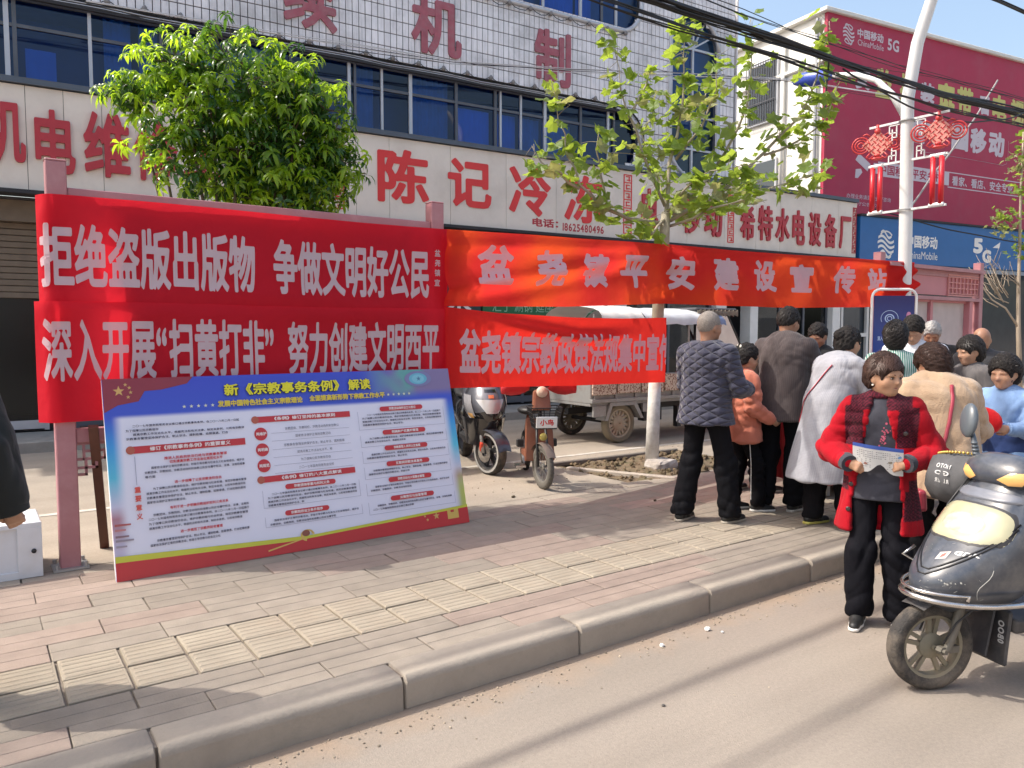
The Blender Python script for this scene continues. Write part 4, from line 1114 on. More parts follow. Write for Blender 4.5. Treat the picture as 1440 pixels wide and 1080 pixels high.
# purple to teal towards the right end of the heading
cur = blend(cur, mrange(sx.outputs['X'], 1.5, 2.3), ramp.outputs[0])
nz = N.new('ShaderNodeTexNoise'); nz.inputs['Scale'].default_value = 2.2; L.new(tc.outputs['Object'], nz.inputs['Vector'])
hx = N.new('ShaderNodeMath'); hx.operation = 'MULTIPLY'; L.new(mrange(sx.outputs['X'], 1.7, 2.15), hx.inputs[0]); L.new(mrange(sx.outputs['Z'], 1.02, 1.1), hx.inputs[1])
cur = blend(cur, hx.outputs[0], (.22, .17, .33))
hx2 = N.new('ShaderNodeMath'); hx2.operation = 'MULTIPLY'; L.new(mrange(nz.outputs['Fac'], .5, .62), hx2.inputs[0]); L.new(hx.outputs[0], hx2.inputs[1])
cur = blend(cur, hx2.outputs[0], (.12, .35, .34))
hx3 = N.new('ShaderNodeMath'); hx3.operation = 'MULTIPLY'; L.new(mrange(sx.outputs['X'], 2.4, 2.5), hx3.inputs[0]); L.new(mrange(sx.outputs['Z'], .5, .25), hx3.inputs[1])
cur = blend(cur, hx3.outputs[0], (.45, .5, .12))
# soft-edged white text field
def mul(a, b_):
    x = N.new('ShaderNodeMath'); x.operation = 'MULTIPLY'; L.new(a, x.inputs[0]); L.new(b_, x.inputs[1]); return x.outputs[0]
f = mul(mul(mrange(sx.outputs['X'], .03, .10), mrange(sx.outputs['X'], 2.49, 2.41)), mrange(sx.outputs['Z'], 1.02, .985))
cur = blend(cur, f, (.72, .72, .83))
L.new(cur, pb_.inputs['Base Color'])
g = MB(); g.box((BW / 2, .012, BH / 2), (BW, .022, BH)); pan = g.build('panel', m, bd)
g = MB()
for (c, d) in (((BW / 2, .035, .02), (BW, .025, .03)), ((BW / 2, .035, BH - .02), (BW, .025, .03)), ((.015, .035, BH / 2), (.03, .0255, BH)), ((BW - .015, .035, BH / 2), (.03, .0255, BH))): g.box(c, d)
g.build('back_frame', M_WHITE, bd)
_layer = [0]
def bprint(poly, col, name='print', key=None):
    _layer[0] += 1
    y = -.0004 - .00012 * _layer[0]
    mm = mat('print_' + (key or str(col)), col, rough=.4, var=.03)
    g = MB(); g.add([(x, y, z) for x, z in poly], [tuple(range(len(poly)))]); return g.build(name, mm, bd)
def btext(body, x0, x1, z, h, col, bold=0, key=None, y=-.011):
    V, F = fit_text(body, x1 - x0, h, bold=bold, gres=22 if h < .03 else 34)
    W = on_wall(V, (x0 + x1) / 2, z, y); me = bpy.data.meshes.new('lettering'); me.from_pydata([tuple(p) for p in W], [], F)
    me.materials.append(mat('print_' + (key or str(col)), col, rough=.4, var=.03)); me.update(); return link('lettering', me, bd)
RED = (.52, .03, .04); YEL = (.72, .66, .02); INK = (.05, .045, .08)
bprint([(0, 1.25), (.54, 1.25), (.5, 1.205), (.34, 1.17), (.24, 1.165), (.2, 1.1), (.08, 1.08), (0, 1.035)], (.26, .03, .05), 'flag_print', 'flag')
def star(x, z, r, col, key):
    bprint([(x + (r if k % 2 == 0 else r * .4) * math.sin(math.pi * k / 5), z + (r if k % 2 == 0 else r * .4) * math.cos(math.pi * k / 5)) for k in range(10)], col, 'star', key)
star(.09, 1.17, .035, (.62, .38, .12), 'gold')
for x, z in ((.13, 1.21), (.152, 1.19), (.158, 1.16), (.142, 1.13)): star(x, z, .013, (.62, .38, .12), 'gold')
btext('新《宗教事务条例》', .73, 1.56, 1.147, .085, (.02, .02, .03), .075, 'ink2'); btext('新《宗教事务条例》', .73, 1.56, 1.148, .083, YEL, .03, 'yel', y=-.0118)
btext('解读', 1.63, 1.81, 1.147, .085, (.02, .02, .03), .075, 'ink2'); btext('解读', 1.63, 1.81, 1.148, .083, YEL, .03, 'yel', y=-.0118)
btext('发展中国特色社会主义宗教理论', .68, 1.27, 1.055, .045, (.68, .52, .05), .045, 'yel2'); btext('全面提高新形势下宗教工作水平', 1.32, 1.92, 1.06, .045, (.68, .52, .05), .045, 'yel2')
for k in range(5): star(.47 + .045 * k, 1.05, .013, (.7, .72, .5), 'pale'); star(1.955 + .045 * k, 1.06, .013, (.7, .72, .5), 'pale')
# round seal in the heading
def disc(x, z, r, col, key, rz=None, n=24): bprint([(x + r * math.cos(2 * math.pi * k / n), z + (rz or r) * math.sin(2 * math.pi * k / n)) for k in range(n)], col, 'disc', key)
disc(2.23, 1.175, .12, (.2, .2, .38), 'seal0', .062); disc(2.23, 1.175, .08, (.13, .42, .56), 'seal1', .045); disc(2.23, 1.175, .055, (.2, .5, .62), 'seal2', .034); star(2.235, 1.175, .022, (.08, .2, .33), 'seal3')
# left column
def para(lines, h=.0165):
    for (x0, x1, z, body) in lines: btext(body, x0, x1, z, h, INK, .022, 'ink')
T = ['二〇一七年国务院常务会议修订通过宗教事务条例，自二〇一八年二月一日起施行', '为了保障公民宗教信仰自由，维护宗教和睦与社会和谐，规范宗教事务管理', '提高宗教工作法治化水平，根据宪法和有关法律，制定本条例，公民有宗教信仰自由', '宗教事务管理坚持保护合法、制止非法、遏制极端、抵御渗透、打击犯罪的原则', '国家依法保护正常的宗教活动，积极引导宗教与社会主义社会相适应，维护合法权益', '宗教团体、宗教院校、宗教活动场所和信教公民应当遵守宪法、法律、法规和规章']
def ln(i, n): 
    s = T[i % len(T)]; return s[:n] if n < len(s) else s
para([(.15, .81, .94, ln(0, 34)), (.11, .30, .912, ln(1, 10)), (.15, .84, .886, ln(2, 34)), (.11, .73, .86, ln(3, 30))])
def bar(x0, x1, z, h, body, round_=False, tx=None, medal=True):
    if round_:
        pts = [(x0 + h / 2 - h / 2 * math.sin(math.pi * k / 6), z + h / 2 * math.cos(math.pi * k / 6)) for k in range(7)] + [(x1 - h / 2 + h / 2 * math.sin(math.pi * k / 6), z - h / 2 * math.cos(math.pi * k / 6)) for k in range(7)]
    else: pts = [(x0, z + h / 2), (x0, z - h / 2), (x1, z - h / 2), (x1, z + h / 2)]
    bprint(pts, RED, 'bar', 'red')
    a, b_ = tx or (x0 + (x1 - x0) * .2, x1 - (x1 - x0) * .15)
    btext(body, a, b_, z, h * .62, (.78, .68, .66), .03, 'palepink', y=-.0115)
    if medal and not round_: disc(x0, z, .026, (.42, .10, .06), 'medal')
bar(.13, .84, .79, .045, '修订《宗教事务条例》的重要意义', tx=(.24, .74))
btext('推进人民政府依法行政与宗教事务管理', .32, .71, .722, .02, RED, .03, 'red'); btext('切实提高宗教工作法治化规范化水平', .35, .68, .697, .02, RED, .03, 'red')
para([(.24, .82, .668, ln(4, 34)), (.20, .82, .64, ln(5, 36)), (.20, .26, .612, '等方面')])
btext('进一步保障了公民宗教信仰自由', .37, .66, .566, .02, RED, .03, 'red')
para([(.24, .82, .535, ln(1, 34)), (.20, .81, .508, ln(2, 36)), (.20, .81, .48, ln(3, 36)), (.20, .43, .452, ln(4, 14))])
btext('有利于进一步明确宗教组织权利义务关系', .33, .69, .407, .02, RED, .03, 'red')
para([(.23, .82, .372, ln(5, 34)), (.20, .82, .346, ln(0, 36)), (.20, .81, .318, ln(1, 36)), (.20, .77, .29, ln(2, 34))])
btext('进一步规范了宗教界财务管理', .38, .64, .25, .02, RED, .03, 'red')
para([(.24, .81, .212, ln(3, 34)), (.20, .62, .186, ln(4, 26))])
for ch, z in zip('重要意义', (.54, .485, .43, .375)): btext(ch, .135, .17, z, .038, (.6, .08, .06), .04, 'red3')
bprint([(.1525, .75), (.1495, .75), (.1495, .57), (.1525, .57)], (.3, .3, .4), 'rule', 'rule')
# middle column
bar(.92, 1.62, .93, .042, '《条例》修订坚持的基本原则', tx=(1.05, 1.5)); bar(.92, 1.61, .515, .042, '《条例》修订的八大重点解读', tx=(1.06, 1.5))
for z, w_ in ((.83, '两维护'), (.72, '两明确'), (.61, '两规范')):
    disc(.95, z, .045, RED, 'red'); btext(w_, .915, .985, z, .024, (.85, .75, .72), .03, 'palepink', y=-.0125)
for z, a, b_, s in ((.855, 1.12, 1.52, ln(5, 20)), (.80, 1.19, 1.45, ln(4, 13)), (.74, 1.10, 1.55, ln(3, 22)), (.685, 1.19, 1.45, ln(2, 13)), (.63, 1.21, 1.43, ln(1, 11)), (.575, 1.19, 1.45, ln(0, 13))):
    btext(s, a, b_, z, .02, INK, .012, 'ink'); bprint([(1.02, z - .027), (1.02, z - .025), (1.6, z - .025), (1.6, z - .027)][::-1], (.35, .35, .42), 'rule', 'rule')
bar(1.08, 1.45, .45, .035, '宗教团体职能与权利义务', True, tx=(1.14, 1.4)); bar(1.06, 1.38, .27, .035, '宗教院校设立条件程序', True, tx=(1.1, 1.33))
para([(.98, 1.6, .41, ln(0, 34)), (.95, 1.6, .385, ln(1, 36)), (.95, 1.6, .36, ln(2, 36)), (.95, 1.2, .335, ln(3, 14)), (.98, 1.6, .232, ln(4, 34)), (.95, 1.42, .206, ln(5, 26))], .0155)
def rect_rule(x0, x1, z0, z1):
    for p in ([(x0, z0), (x1, z0), (x1, z0 + .002), (x0, z0 + .002)], [(x0, z0), (x0 + .002, z0), (x0 + .002, z1), (x0, z1)], [(x1 - .002, z0), (x1, z0), (x1, z1), (x1 - .002, z1)]): bprint(p, (.4, .4, .46), 'rule', 'rule')
rect_rule(.92, 1.63, .32, .44); rect_rule(.92, 1.63, .19, .26)
# right column
for i, (z, n_, s) in enumerate(((.95, 4, '宗教活动场所设立与登记'), (.77, 2, '明确财产权属的管理'), (.65, 2, '宗教教职人员的认定备案'), (.53, 2, '互联网宗教信息服务'), (.41, 2, '宗教活动与大型集会管理'), (.27, 2, '法律责任与监督管理'))):
    bar(1.865, 2.235, z, .036, s, True, tx=(1.94, 2.17))
    if i < 6:
        for k in range(n_): 
            last = k == n_ - 1
            para([(1.75 if k == 0 else 1.71, 2.39 if not last else 2.05, z - .04 - .025 * k, ln(i + k, 36 if not last else 18))], .0155)
        rect_rule(1.68, 2.42, z - .05 - .025 * n_, z - .01)
# foot: yellow and red waves, sickle emblem, stars and wall
def wave(lo, hi, col, key, name):
    n = 24; xs = [BW * k / n for k in range(n + 1)]
    bprint([(x, lo(x)) for x in xs] + [(x, hi(x)) for x in reversed(xs)], col, name, key)
w1 = lambda x: .155 - .03 * x + .0 * x; 
wave(lambda x: .04, lambda x: max(.05, .15 - .045 * x if x < 1.2 else .096 + .035 * (x - 1.2)), (.55, .55, .05), 'wave_y', 'wave')
wave(lambda x: .0, lambda x: max(.03, .112 - .035 * x if x < 1.1 else .073 + .035 * (x - 1.1)), (.50, .03, .035), 'wave_r', 'wave')
g = [(1.2 + .05 * math.cos(a), .10 + .04 * math.sin(a)) for a in [k * .3 for k in range(16)]] + [(1.2 + .032 * math.cos(a), .105 + .026 * math.sin(a)) for a in [4.5 - k * .3 for k in range(16)]]
bprint(g, (.62, .42, .1), 'emblem', 'gold2'); bprint([(.92, .03), (1.16, .075), (1.17, .085), (.92, .04)], (.6, .35, .1), 'ribbon', 'gold2'); disc(1.19, .115, .028, (.25, .08, .05), 'fist', .022)
star(2.23, .09, .03, (.7, .45, .1), 'gold'); star(2.15, .07, .014, (.7, .45, .1), 'gold'); star(2.13, .1, .012, (.7, .45, .1), 'gold')
bprint([(2.33, .05), (2.33, .12), (2.36, .12), (2.36, .1), (2.39, .1), (2.39, .12), (2.43, .12), (2.43, .05)][::-1], (.6, .33, .1), 'wall_print', 'gold2')
# gate tower print at the left edge
for z, w_, c in ((.33, .09, (.42, .1, .1)), (.30, .06, (.5, .2, .2)), (.26, .075, (.25, .15, .18)), (.235, .1, (.3, .25, .3)), (.2, .06, (.35, .3, .36))):
    bprint([(.01, z), (.01, z + .014), (.01 + w_, z + .010), (.01 + w_, z)][::-1], c, 'tower_print')
# brown timber prop behind the board
for (a, b_, lb) in (((.22, .62, .01), (.12, .13, .92), 'near'), ((2.1, .62, .01), (2.2, .13, .92), 'far')):
    g = MB(); g.bar(a, b_, .055, .035)
    pr = g.build('prop', mat('brown_timber', (.10, .035, .022), rough=.6, var=.2, scale=9), None)
    pr.location = (0.50, 5.35, 0.14); props(pr, 'brown timber prop behind the %s end of the leaning poster board' % lb, 'prop')

# ================================================================== TREES
def leaf_mat(name, col, tcol, t=.45, rough=.35):
    m = mat(name, col, rough=rough, var=.25, scale=9, island=.28, spec=.5)
    tt, N, L, b = nodes_of(m)
    tr = N.new('ShaderNodeBsdfTranslucent'); tr.inputs[0].default_value = (*tcol, 1)
    ms = N.new('ShaderNodeMixShader'); ms.inputs[0].default_value = t
    L.new(b.outputs[0], ms.inputs[1]); L.new(tr.outputs[0], ms.inputs[2]); L.new(ms.outputs[0], N['Material Output'].inputs['Surface'])
    return m
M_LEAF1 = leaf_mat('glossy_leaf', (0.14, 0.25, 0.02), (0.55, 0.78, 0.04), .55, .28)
M_LEAF1D = leaf_mat('darker_leaf', (0.035, 0.09, 0.02), (0.14, 0.30, 0.03), .35, .25)
M_LEAF2 = leaf_mat('plane_leaf', (0.12, 0.19, 0.035), (0.48, 0.62, 0.07), .47, .5)
M_LEAF2P = leaf_mat('pale_leaf', (0.25, 0.27, 0.13), (0.5, 0.5, 0.16), .35, .6)
M_BARK = mat('grey_bark', (0.13, 0.10, 0.07), rough=.9, var=.3, scale=14, bump=.8, bscale=30)
M_BARKP = mat('pale_bark', (0.33, 0.29, 0.22), rough=.85, var=.25, scale=10, bump=.5, bscale=25)
M_LIME = mat('limewashed_bark', (0.66, 0.64, 0.60), rough=.9, var=.1, scale=8, bump=.5, bscale=30, dirt=(.35, .3, .24), dirt_amt=.5, dirt_scale=9)
def rdir():
    v = nrng.normal(size=3); return v / np.linalg.norm(v)
# evergreen bush-tree: long drooping leaves in whorls
tr1 = thing('evergreen_tree', 'round bushy evergreen with long bright green leaves rising behind the crimson banners', 'tree', (1.65, 6.1, 0.15))
base = np.array([1.65, 6.1, 0.15])
st = MB()
tips = []
blobs = [(1.803, 6.188, 3.647, 0.60, 0.36, 1), (2.215, 6.007, 3.485, 0.40, 0.32, 1.1), (1.399, 6.352, 3.667, 0.33, 0.27, 1), (1.124, 6.658, 3.52, 0.25, 0.2, 0.8), (1.224, 6.307, 3.102, 0.27, 0.22, 0.45), (1.605, 6.29, 3.22, 0.39, 0.33, 1), (2.062, 6.081, 3.10, 0.48, 0.44, 1.5), (2.42, 5.95, 3.06, 0.27, 0.32, 1.1), (1.374, 6.177, 2.81, 0.22, 0.19, 0.4), (2.30, 5.98, 2.86, 0.24, 0.2, 0.6), (1.905, 6.415, 2.795, 0.3, 0.25, 0.7), (2.198, 6.079, 2.74, 0.40, 0.2, 1.1), (1.9, 6.3, 3.0, .45, .4, 1.2)]
for bi, (x, y, z, rx, rz_, w_) in enumerate(blobs):
    c = np.array([x, y, z]) - base
    root = np.array([rng.uniform(-.12, .12), rng.uniform(-.08, .08), 0.0])
    mid = root * .6 + c * .4 + np.array([rng.uniform(-.08, .08), rng.uniform(-.08, .08), -.1])
    mid[0] = mid[0] * .6
    st.tube([root, mid * .5 + root * .5, mid, c * .8 + mid * .2 + np.array([0, 0, -.05]), c], [.026, .022, .017, .011, .006], n=6)
    for k in range(int(165 * w_ * (rx * rz_ / .16) ** .6)):
        d = rdir(); r = nrng.random() ** .38
        p = c + d * r * np.array([rx, rx * .85, rz_]) * nrng.uniform(.82, 1.34)
        tips.append((p, d, r))
        if k % 5 == 0: st.tube([c * .7 + p * .3 * 1 + 0 * c, (c + p) / 2 + np.array([0, 0, -.03]), p], [.006, .0045, .002], n=4, cap=False)
st.build('trunk', M_BARK, tr1, smooth=True)
V = []; F = []; C = 0; MI = []
for p, d, r in tips:
    n = rng.randint(6, 9); ax = d * .6 + np.array([0, 0, .8]) + nrng.normal(size=3) * .25; ax /= np.linalg.norm(ax)
    u = np.cross(ax, [.3, .9, .1]); u /= np.linalg.norm(u); v = np.cross(ax, u)
    is_dark = r < .72 or nrng.random() < .22  # darker green for leaves deep in the crown and a random share
    for k in range(n):
        a = k * 2.4 + rng.uniform(-.3, .3); Lf = rng.uniform(.06, .105); wd = Lf * rng.uniform(.26, .34)
        out = u * math.cos(a) + v * math.sin(a); side = np.cross(ax, out)
        o0 = p - ax * .035 * rng.random()
        lift = rng.uniform(.2, .9)
        pts = []
        for j, s in enumerate((0, .36, .74, 1.0)):
            hgt = lift * s - (1.05 + .5 * rng.random() * 0) * s * s * 1.0
            c0 = o0 + out * Lf * s * (1 - .12 * s) + ax * Lf * hgt * .75 + np.array([0, 0, -.18 * Lf * s * s])
            wv = wd * (0.12, .92, .88, .03)[j] / 2
            pts.append((c0 - side * wv + ax * wv * .35, c0, c0 + side * wv + ax * wv * .35))
        k0 = len(V)
        for q in pts: V.extend(q)
        for j in range(3):
            F.append((k0 + j * 3, k0 + j * 3 + 1, k0 + j * 3 + 4, k0 + j * 3 + 3)); F.append((k0 + j * 3 + 1, k0 + j * 3 + 2, k0 + j * 3 + 5, k0 + j * 3 + 4))
            MI += [1 if is_dark else 0] * 2
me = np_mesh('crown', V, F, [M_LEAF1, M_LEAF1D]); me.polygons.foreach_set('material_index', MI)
o = link('crown', me, tr1); o['kind'] = 'stuff'

# young plane tree
PLANE = {
 "b1": [(6.506, 6.191, 3.002), (6.656, 6.255, 3.587), (6.844, 6.3, 4.267), (6.9, 6.308, 4.843), (6.993, 6.415, 5.46)],
 "b2": [(6.496, 6.204, 3.083), (6.176, 6.23, 3.639), (5.964, 6.296, 4.12), (5.904, 6.373, 4.547), (5.868, 6.43, 4.935)],
 "b3": [(6.488, 6.193, 2.882), (6.021, 6.282, 2.932), (5.632, 6.318, 3.017), (5.368, 6.398, 3.213), (5.288, 6.482, 3.569), (5.165, 6.476, 3.919), (5.119, 6.54, 4.316)],
 "b3b": [(5.728, 6.31, 3.002), (5.718, 6.406, 3.344), (5.612, 6.382, 3.63), (5.652, 6.372, 3.861)],
 "b3c": [(5.386, 6.383, 3.19), (5.142, 6.443, 3.321), (4.933, 6.478, 3.448), (4.866, 6.538, 3.596)],
 "b4": [(6.526, 6.177, 3.002), (6.992, 6.123, 3.362), (7.323, 6.044, 3.756), (7.548, 5.929, 4.296), (7.635, 5.908, 4.795), (7.628, 5.957, 5.336)],
 "b5": [(6.536, 6.163, 2.922), (7.237, 6.067, 3.299), (7.783, 5.844, 3.779), (8.198, 5.71, 4.228), (8.425, 5.588, 4.695), (8.524, 5.552, 5.12), (8.562, 5.546, 5.375)],
 "b6": [(7.782, 5.842, 3.754), (8.311, 5.731, 3.955), (8.605, 5.551, 4.299), (8.764, 5.477, 4.771)],
 "b7": [(6.534, 6.16, 2.858), (6.763, 5.765, 3.011), (7.071, 5.436, 3.15), (7.395, 5.22, 3.305), (7.862, 5.028, 3.482)],
 "b8": [(6.691, 6.234, 3.628), (6.78, 5.951, 3.94), (6.847, 5.814, 4.346), (6.894, 5.813, 4.738)],
 "b9": [(6.511, 6.184, 2.962), (6.133, 6.063, 2.723), (5.865, 6.01, 2.758), (5.703, 6.003, 2.775)],
 "b10": [(6.506, 6.191, 3.002), (6.361, 5.817, 3.186), (6.461, 5.516, 3.358), (6.656, 5.259, 3.396)],
 "b11": [(6.526, 6.177, 3.002), (7.04, 6.433, 3.08), (7.557, 6.44, 3.127), (8.02, 6.383, 3.427), (8.369, 6.276, 3.626)],
 "b12": [(6.509, 6.195, 3.083), (6.816, 6.633, 3.59), (6.911, 6.975, 4.092), (7.186, 6.949, 4.65)],
 "b13": [(6.856, 6.288, 4.226), (7.342, 6.449, 4.385), (7.621, 6.531, 4.794)],
 "b14": [(5.991, 6.267, 4.004), (6.278, 6.344, 4.417), (6.459, 6.361, 4.69)],
}
def plane_leaf(size, m, seed):
    r = random.Random(seed)
    ang = [(-170, .34), (-150, .55), (-118, .86), (-95, .68), (-70, .80), (-48, 1.0), (-28, .78), (-14, .88), (0, 1.10), (14, .88), (28, .78), (48, 1.0), (70, .80), (95, .68), (118, .86), (150, .55), (170, .34)]
    pts = []
    for a, q in ang:
        q *= r.uniform(.9, 1.1); t = rad(a + 90 * 0)
        x, y = q * math.sin(t) * .5, q * math.cos(t) * .5 + .3
        z = .10 * abs(x) * 2 * r.uniform(.7, 1.3) + .12 * math.sin(y * 5 + seed) - .15 * max(0, y) ** 2
        pts.append((x * size, y * size, z * size))
    vs = [(0, .3 * size, .02 * size)] + pts
    fs = [(0, i + 1, i + 2) for i in range(len(pts) - 1)]
    b = MB(); b.add(vs, fs); k = len(b.v)
    b.add([(-.006 * size, 0, 0), (.006 * size, 0, 0), (.006 * size, .14 * size, 0), (-.006 * size, .14 * size, 0)], [(0, 1, 2, 3)])
    return b
def leaf_at(p, size_rng, flip=None):
    out = Vector(rdir()); out.z = out.z * .5 - .15; out.normalize()
    up = Vector((nrng.normal() * .5, nrng.normal() * .5 - .15, 1.0)).normalized()
    x = out.cross(up).normalized(); z = x.cross(out)
    return Matrix((x, out, z)).transposed()
tr2 = thing('plane_tree', 'young plane tree with limewashed white trunk and sparse lobed leaves', 'tree', (6.27, 6.14, 0.15))
o2 = Vector((6.27, 6.14, 0.15))
g = MB(); g.tube([(0, 0, 0), (.02, 0, .6), (.06, .01, 1.3)], [.078, .072, .068], n=14); g.build('trunk', M_LIME, tr2, smooth=True)
g = MB(); g.tube([(.06, .01, 1.3), (.1, .02, 1.9), (.17, .03, 2.4), (.23, .05, 2.86)], [.0675, .066, .067, .05], n=14); g.build('upper_trunk', M_BARKP, tr2, smooth=True)
g = MB()
for k_, pts in PLANE.items():
    r0 = .028 if k_ in ('b1', 'b3', 'b5', 'b4') else .018
    q = [Vector(p) - o2 for p in pts]; n_ = len(q)
    fine = []
    for i in range(n_ - 1):
        for s in (0, .5): fine.append(q[i].lerp(q[i + 1], s) + (Vector((rng.uniform(-.03, .03), rng.uniform(-.03, .03), rng.uniform(-.02, .02))) if (i or s) else Vector()))
    fine.append(q[-1])
    g.tube(fine, [max(.004, r0 * (1 - i / len(fine)) ** 1.1) for i in range(len(fine))], n=6)
    PLANE[k_] = fine
leaves = []
for k_, pts in PLANE.items():
    for i in range(len(pts) - 1):
        a, b_ = pts[i], pts[i + 1]; seg = (b_ - a).length
        skip = i < 1
        for s in range(int(seg / .029)):
            if skip: continue
            p = a.lerp(b_, rng.random()); off = Vector(rdir()) * rng.uniform(.04, .20)
            if i < 3 and rng.random() < .25: off *= 1.9
            leaves.append(p + off)
            if off.length > .12 and rng.random() < .5: g.tube([p, p + off * .5 + Vector((0, 0, .01)), p + off], [.004, .003, .002], n=4, cap=False)
g.build('branch', M_BARKP, tr2, smooth=True)
variants = [plane_leaf(1.0, None, s) for s in range(5)]
lm = [v.mesh('leaf', M_LEAF2) for v in variants] + [variants[0].mesh('leaf', M_LEAF2P)]
rng.shuffle(leaves)
rest = MB()
for k, p in enumerate(leaves):
    sz = rng.uniform(.13, .25) if rng.random() < .8 else rng.uniform(.08, .12); R = leaf_at(p, None)
    if k < 290:
        o = link('leaf', lm[5] if rng.random() < .13 else lm[k % 5], tr2, loc=p, scale=(sz, sz, sz)); o.rotation_euler = R.to_euler()
    else:
        vv = variants[k % 5]; rest.add([tuple(R @ (Vector(v) * sz) + p) for v in vv.v], vv.f, 1 if rng.random() < .1 else 0)
if rest.v: o = rest.build('foliage', [M_LEAF2, M_LEAF2P], tr2); o['kind'] = 'stuff'
g = MB()
rows_ = []
for z_, k_ in ((-.06, 1.0), (0, 1.04), (.045, 1.0), (.07, .9), (.078, .6)):
    rows_.append([(k_ * .17 * math.copysign(abs(math.cos(a)) ** .45, math.cos(a)) * rng.uniform(.93, 1.07), k_ * .13 * math.copysign(abs(math.sin(a)) ** .45, math.sin(a)) * rng.uniform(.93, 1.07), z_ + rng.uniform(-.008, .008)) for a in [2 * math.pi * i / 14 for i in range(14)]])
for j in range(4): g.add(rows_[j] + rows_[j + 1], [(i, (i + 1) % 14, 14 + (i + 1) % 14, 14 + i) for i in range(14)])
g.add(rows_[4], [tuple(range(14))])
o = g.build('stone', mat('worn_block', (.40, .35, .31), rough=.95, var=.3, scale=9, bump=.8, bscale=25, dirt=(.62, .58, .54), dirt_amt=.8, dirt_scale=6), None, loc=(6.30, 6.02, .16)); props(o, 'worn pale stone block against the foot of the white trunk', 'stone')

# far sapling with bare pale twigs, few young leaves
tr3 = thing('sapling', 'thin bare twigged sapling with yellowish young leaves by the blue phone shop sign', 'tree', (15.65, 6.1, 0.15))
o3 = Vector((15.65, 6.1, 0.15)); g = MB()
def tw(pts, r0): g.tube([Vector(p) - o3 for p in pts], [r0 * (1 - .75 * i / (len(pts) - 1)) for i in range(len(pts))], n=5)
tw([(15.63, 6.05, .15), (15.636, 6.154, 1.82), (15.7, 6.2, 2.5), (15.75, 6.25, 4.2), (15.82, 6.28, 5.3)], .05)
tw([(15.63, 6.15, 1.75), (15.45, 6.3, 2.1), (15.25, 6.45, 2.25), (15.05, 6.62, 2.6), (14.93, 6.73, 2.85)], .022)
for k in range(16):
    s = Vector((15.3, 6.41, 2.2)).lerp(Vector((15.65, 6.15, 2.3)), rng.random()) + Vector((0, 0, rng.uniform(-.1, .3)))
    e = s + Vector((rng.uniform(-.6, .15), rng.uniform(-.1, .5), rng.uniform(.2, .75)))
    tw([s, s.lerp(e, .5) + Vector((0, 0, -.05)), e], .011)
    for _ in range(2):
        q = s.lerp(e, rng.uniform(.3, .8)); tw([q, q + Vector((rng.uniform(-.25, .15), rng.uniform(-.1, .2), rng.uniform(.05, .35)))], .006)
g.build('trunk', mat('pale_twig', (.36, .29, .22), rough=.8), tr3, smooth=True)
for k in range(230):
    c = Vector(((15.75, 6.28, 4.7), (15.7, 6.2, 4.25), (15.6, 6.4, 3.75), (15.5, 6.42, 3.6), (15.82, 6.2, 3.2), (15.85, 6.2, 5.1))[k % 6]) - o3 + Vector(rdir()) * rng.uniform(0, .33)
    sz = rng.uniform(.08, .15); o = link('leaf', lm[5] if k % 3 == 0 else lm[k % 5], tr3, loc=c, scale=(sz, sz, sz)); o.rotation_euler = leaf_at(c, None).to_euler()

# ================================================================== STREET LAMP WITH KNOT ORNAMENTS
M_POLE = mat('white_pole', (0.68, 0.68, 0.68), rough=.35, var=.04, dirt=(.45, .42, .38), dirt_amt=.3, dirt_scale=4)
M_KNOT = mat('knot_red', (0.52, 0.045, 0.045), rough=.4, var=.08)
M_CORAL = mat('knot_coral', (0.72, 0.30, 0.24), rough=.45)
lp = thing('street_lamp', 'white street lamp post with blue lamp head and two red knot ornaments', 'street lamp', (10.45, 5.5, .15))
g = MB(); g.tube([(0, 0, 0), (-.03, 0, 1.5), (-.08, 0, 3.2), (-.13, 0, 4.6), (-.12, -.1, 5.3), (-.05, -.35, 6.2), (.05, -.9, 7.2), (.1, -1.8, 7.9)], [.088, .086, .083, .08, .077, .073, .066, .055], n=20); g.build('pole', M_POLE, lp, smooth=True)
g = MB(); g.tube([(-.12, .05, 4.42), (-.12, .22, 4.72), (-.12, .45, 4.97), (-.12, .75, 5.12), (-.12, 1.15, 5.22)], [.05, .045, .042, .04, .038], n=12); g.build('lamp_arm', M_POLE, lp, smooth=True)
Mh = Matrix.Translation((-.12, 1.10, 5.21)) @ Matrix.Rotation(rad(-83), 4, 'X')
g = MB(); g.lathe([(.0, 0), (.045, .0), (.06, .06), (.10, .2), (.115, .36), (.10, .52), (.06, .64), (.0, .70)], n=16, M=Mh); g.v = [(v[0], v[1], v[2]) for v in g.v]
hd = g.build('lamp_head', mat('lamp_blue', (.05, .09, .42), rough=.25, coat=.4), lp, smooth=True)
for z_ in (2.15 + 1.0, 4.32): 
    g = MB(); g.tube([(-.085 - .03 * (z_ > 4) + .1 * math.cos(a), .1 * math.sin(a), z_) for a in [k * math.pi / 8 for k in range(17)]], .012, n=5); g.build('clamp', M_STEEL, lp)
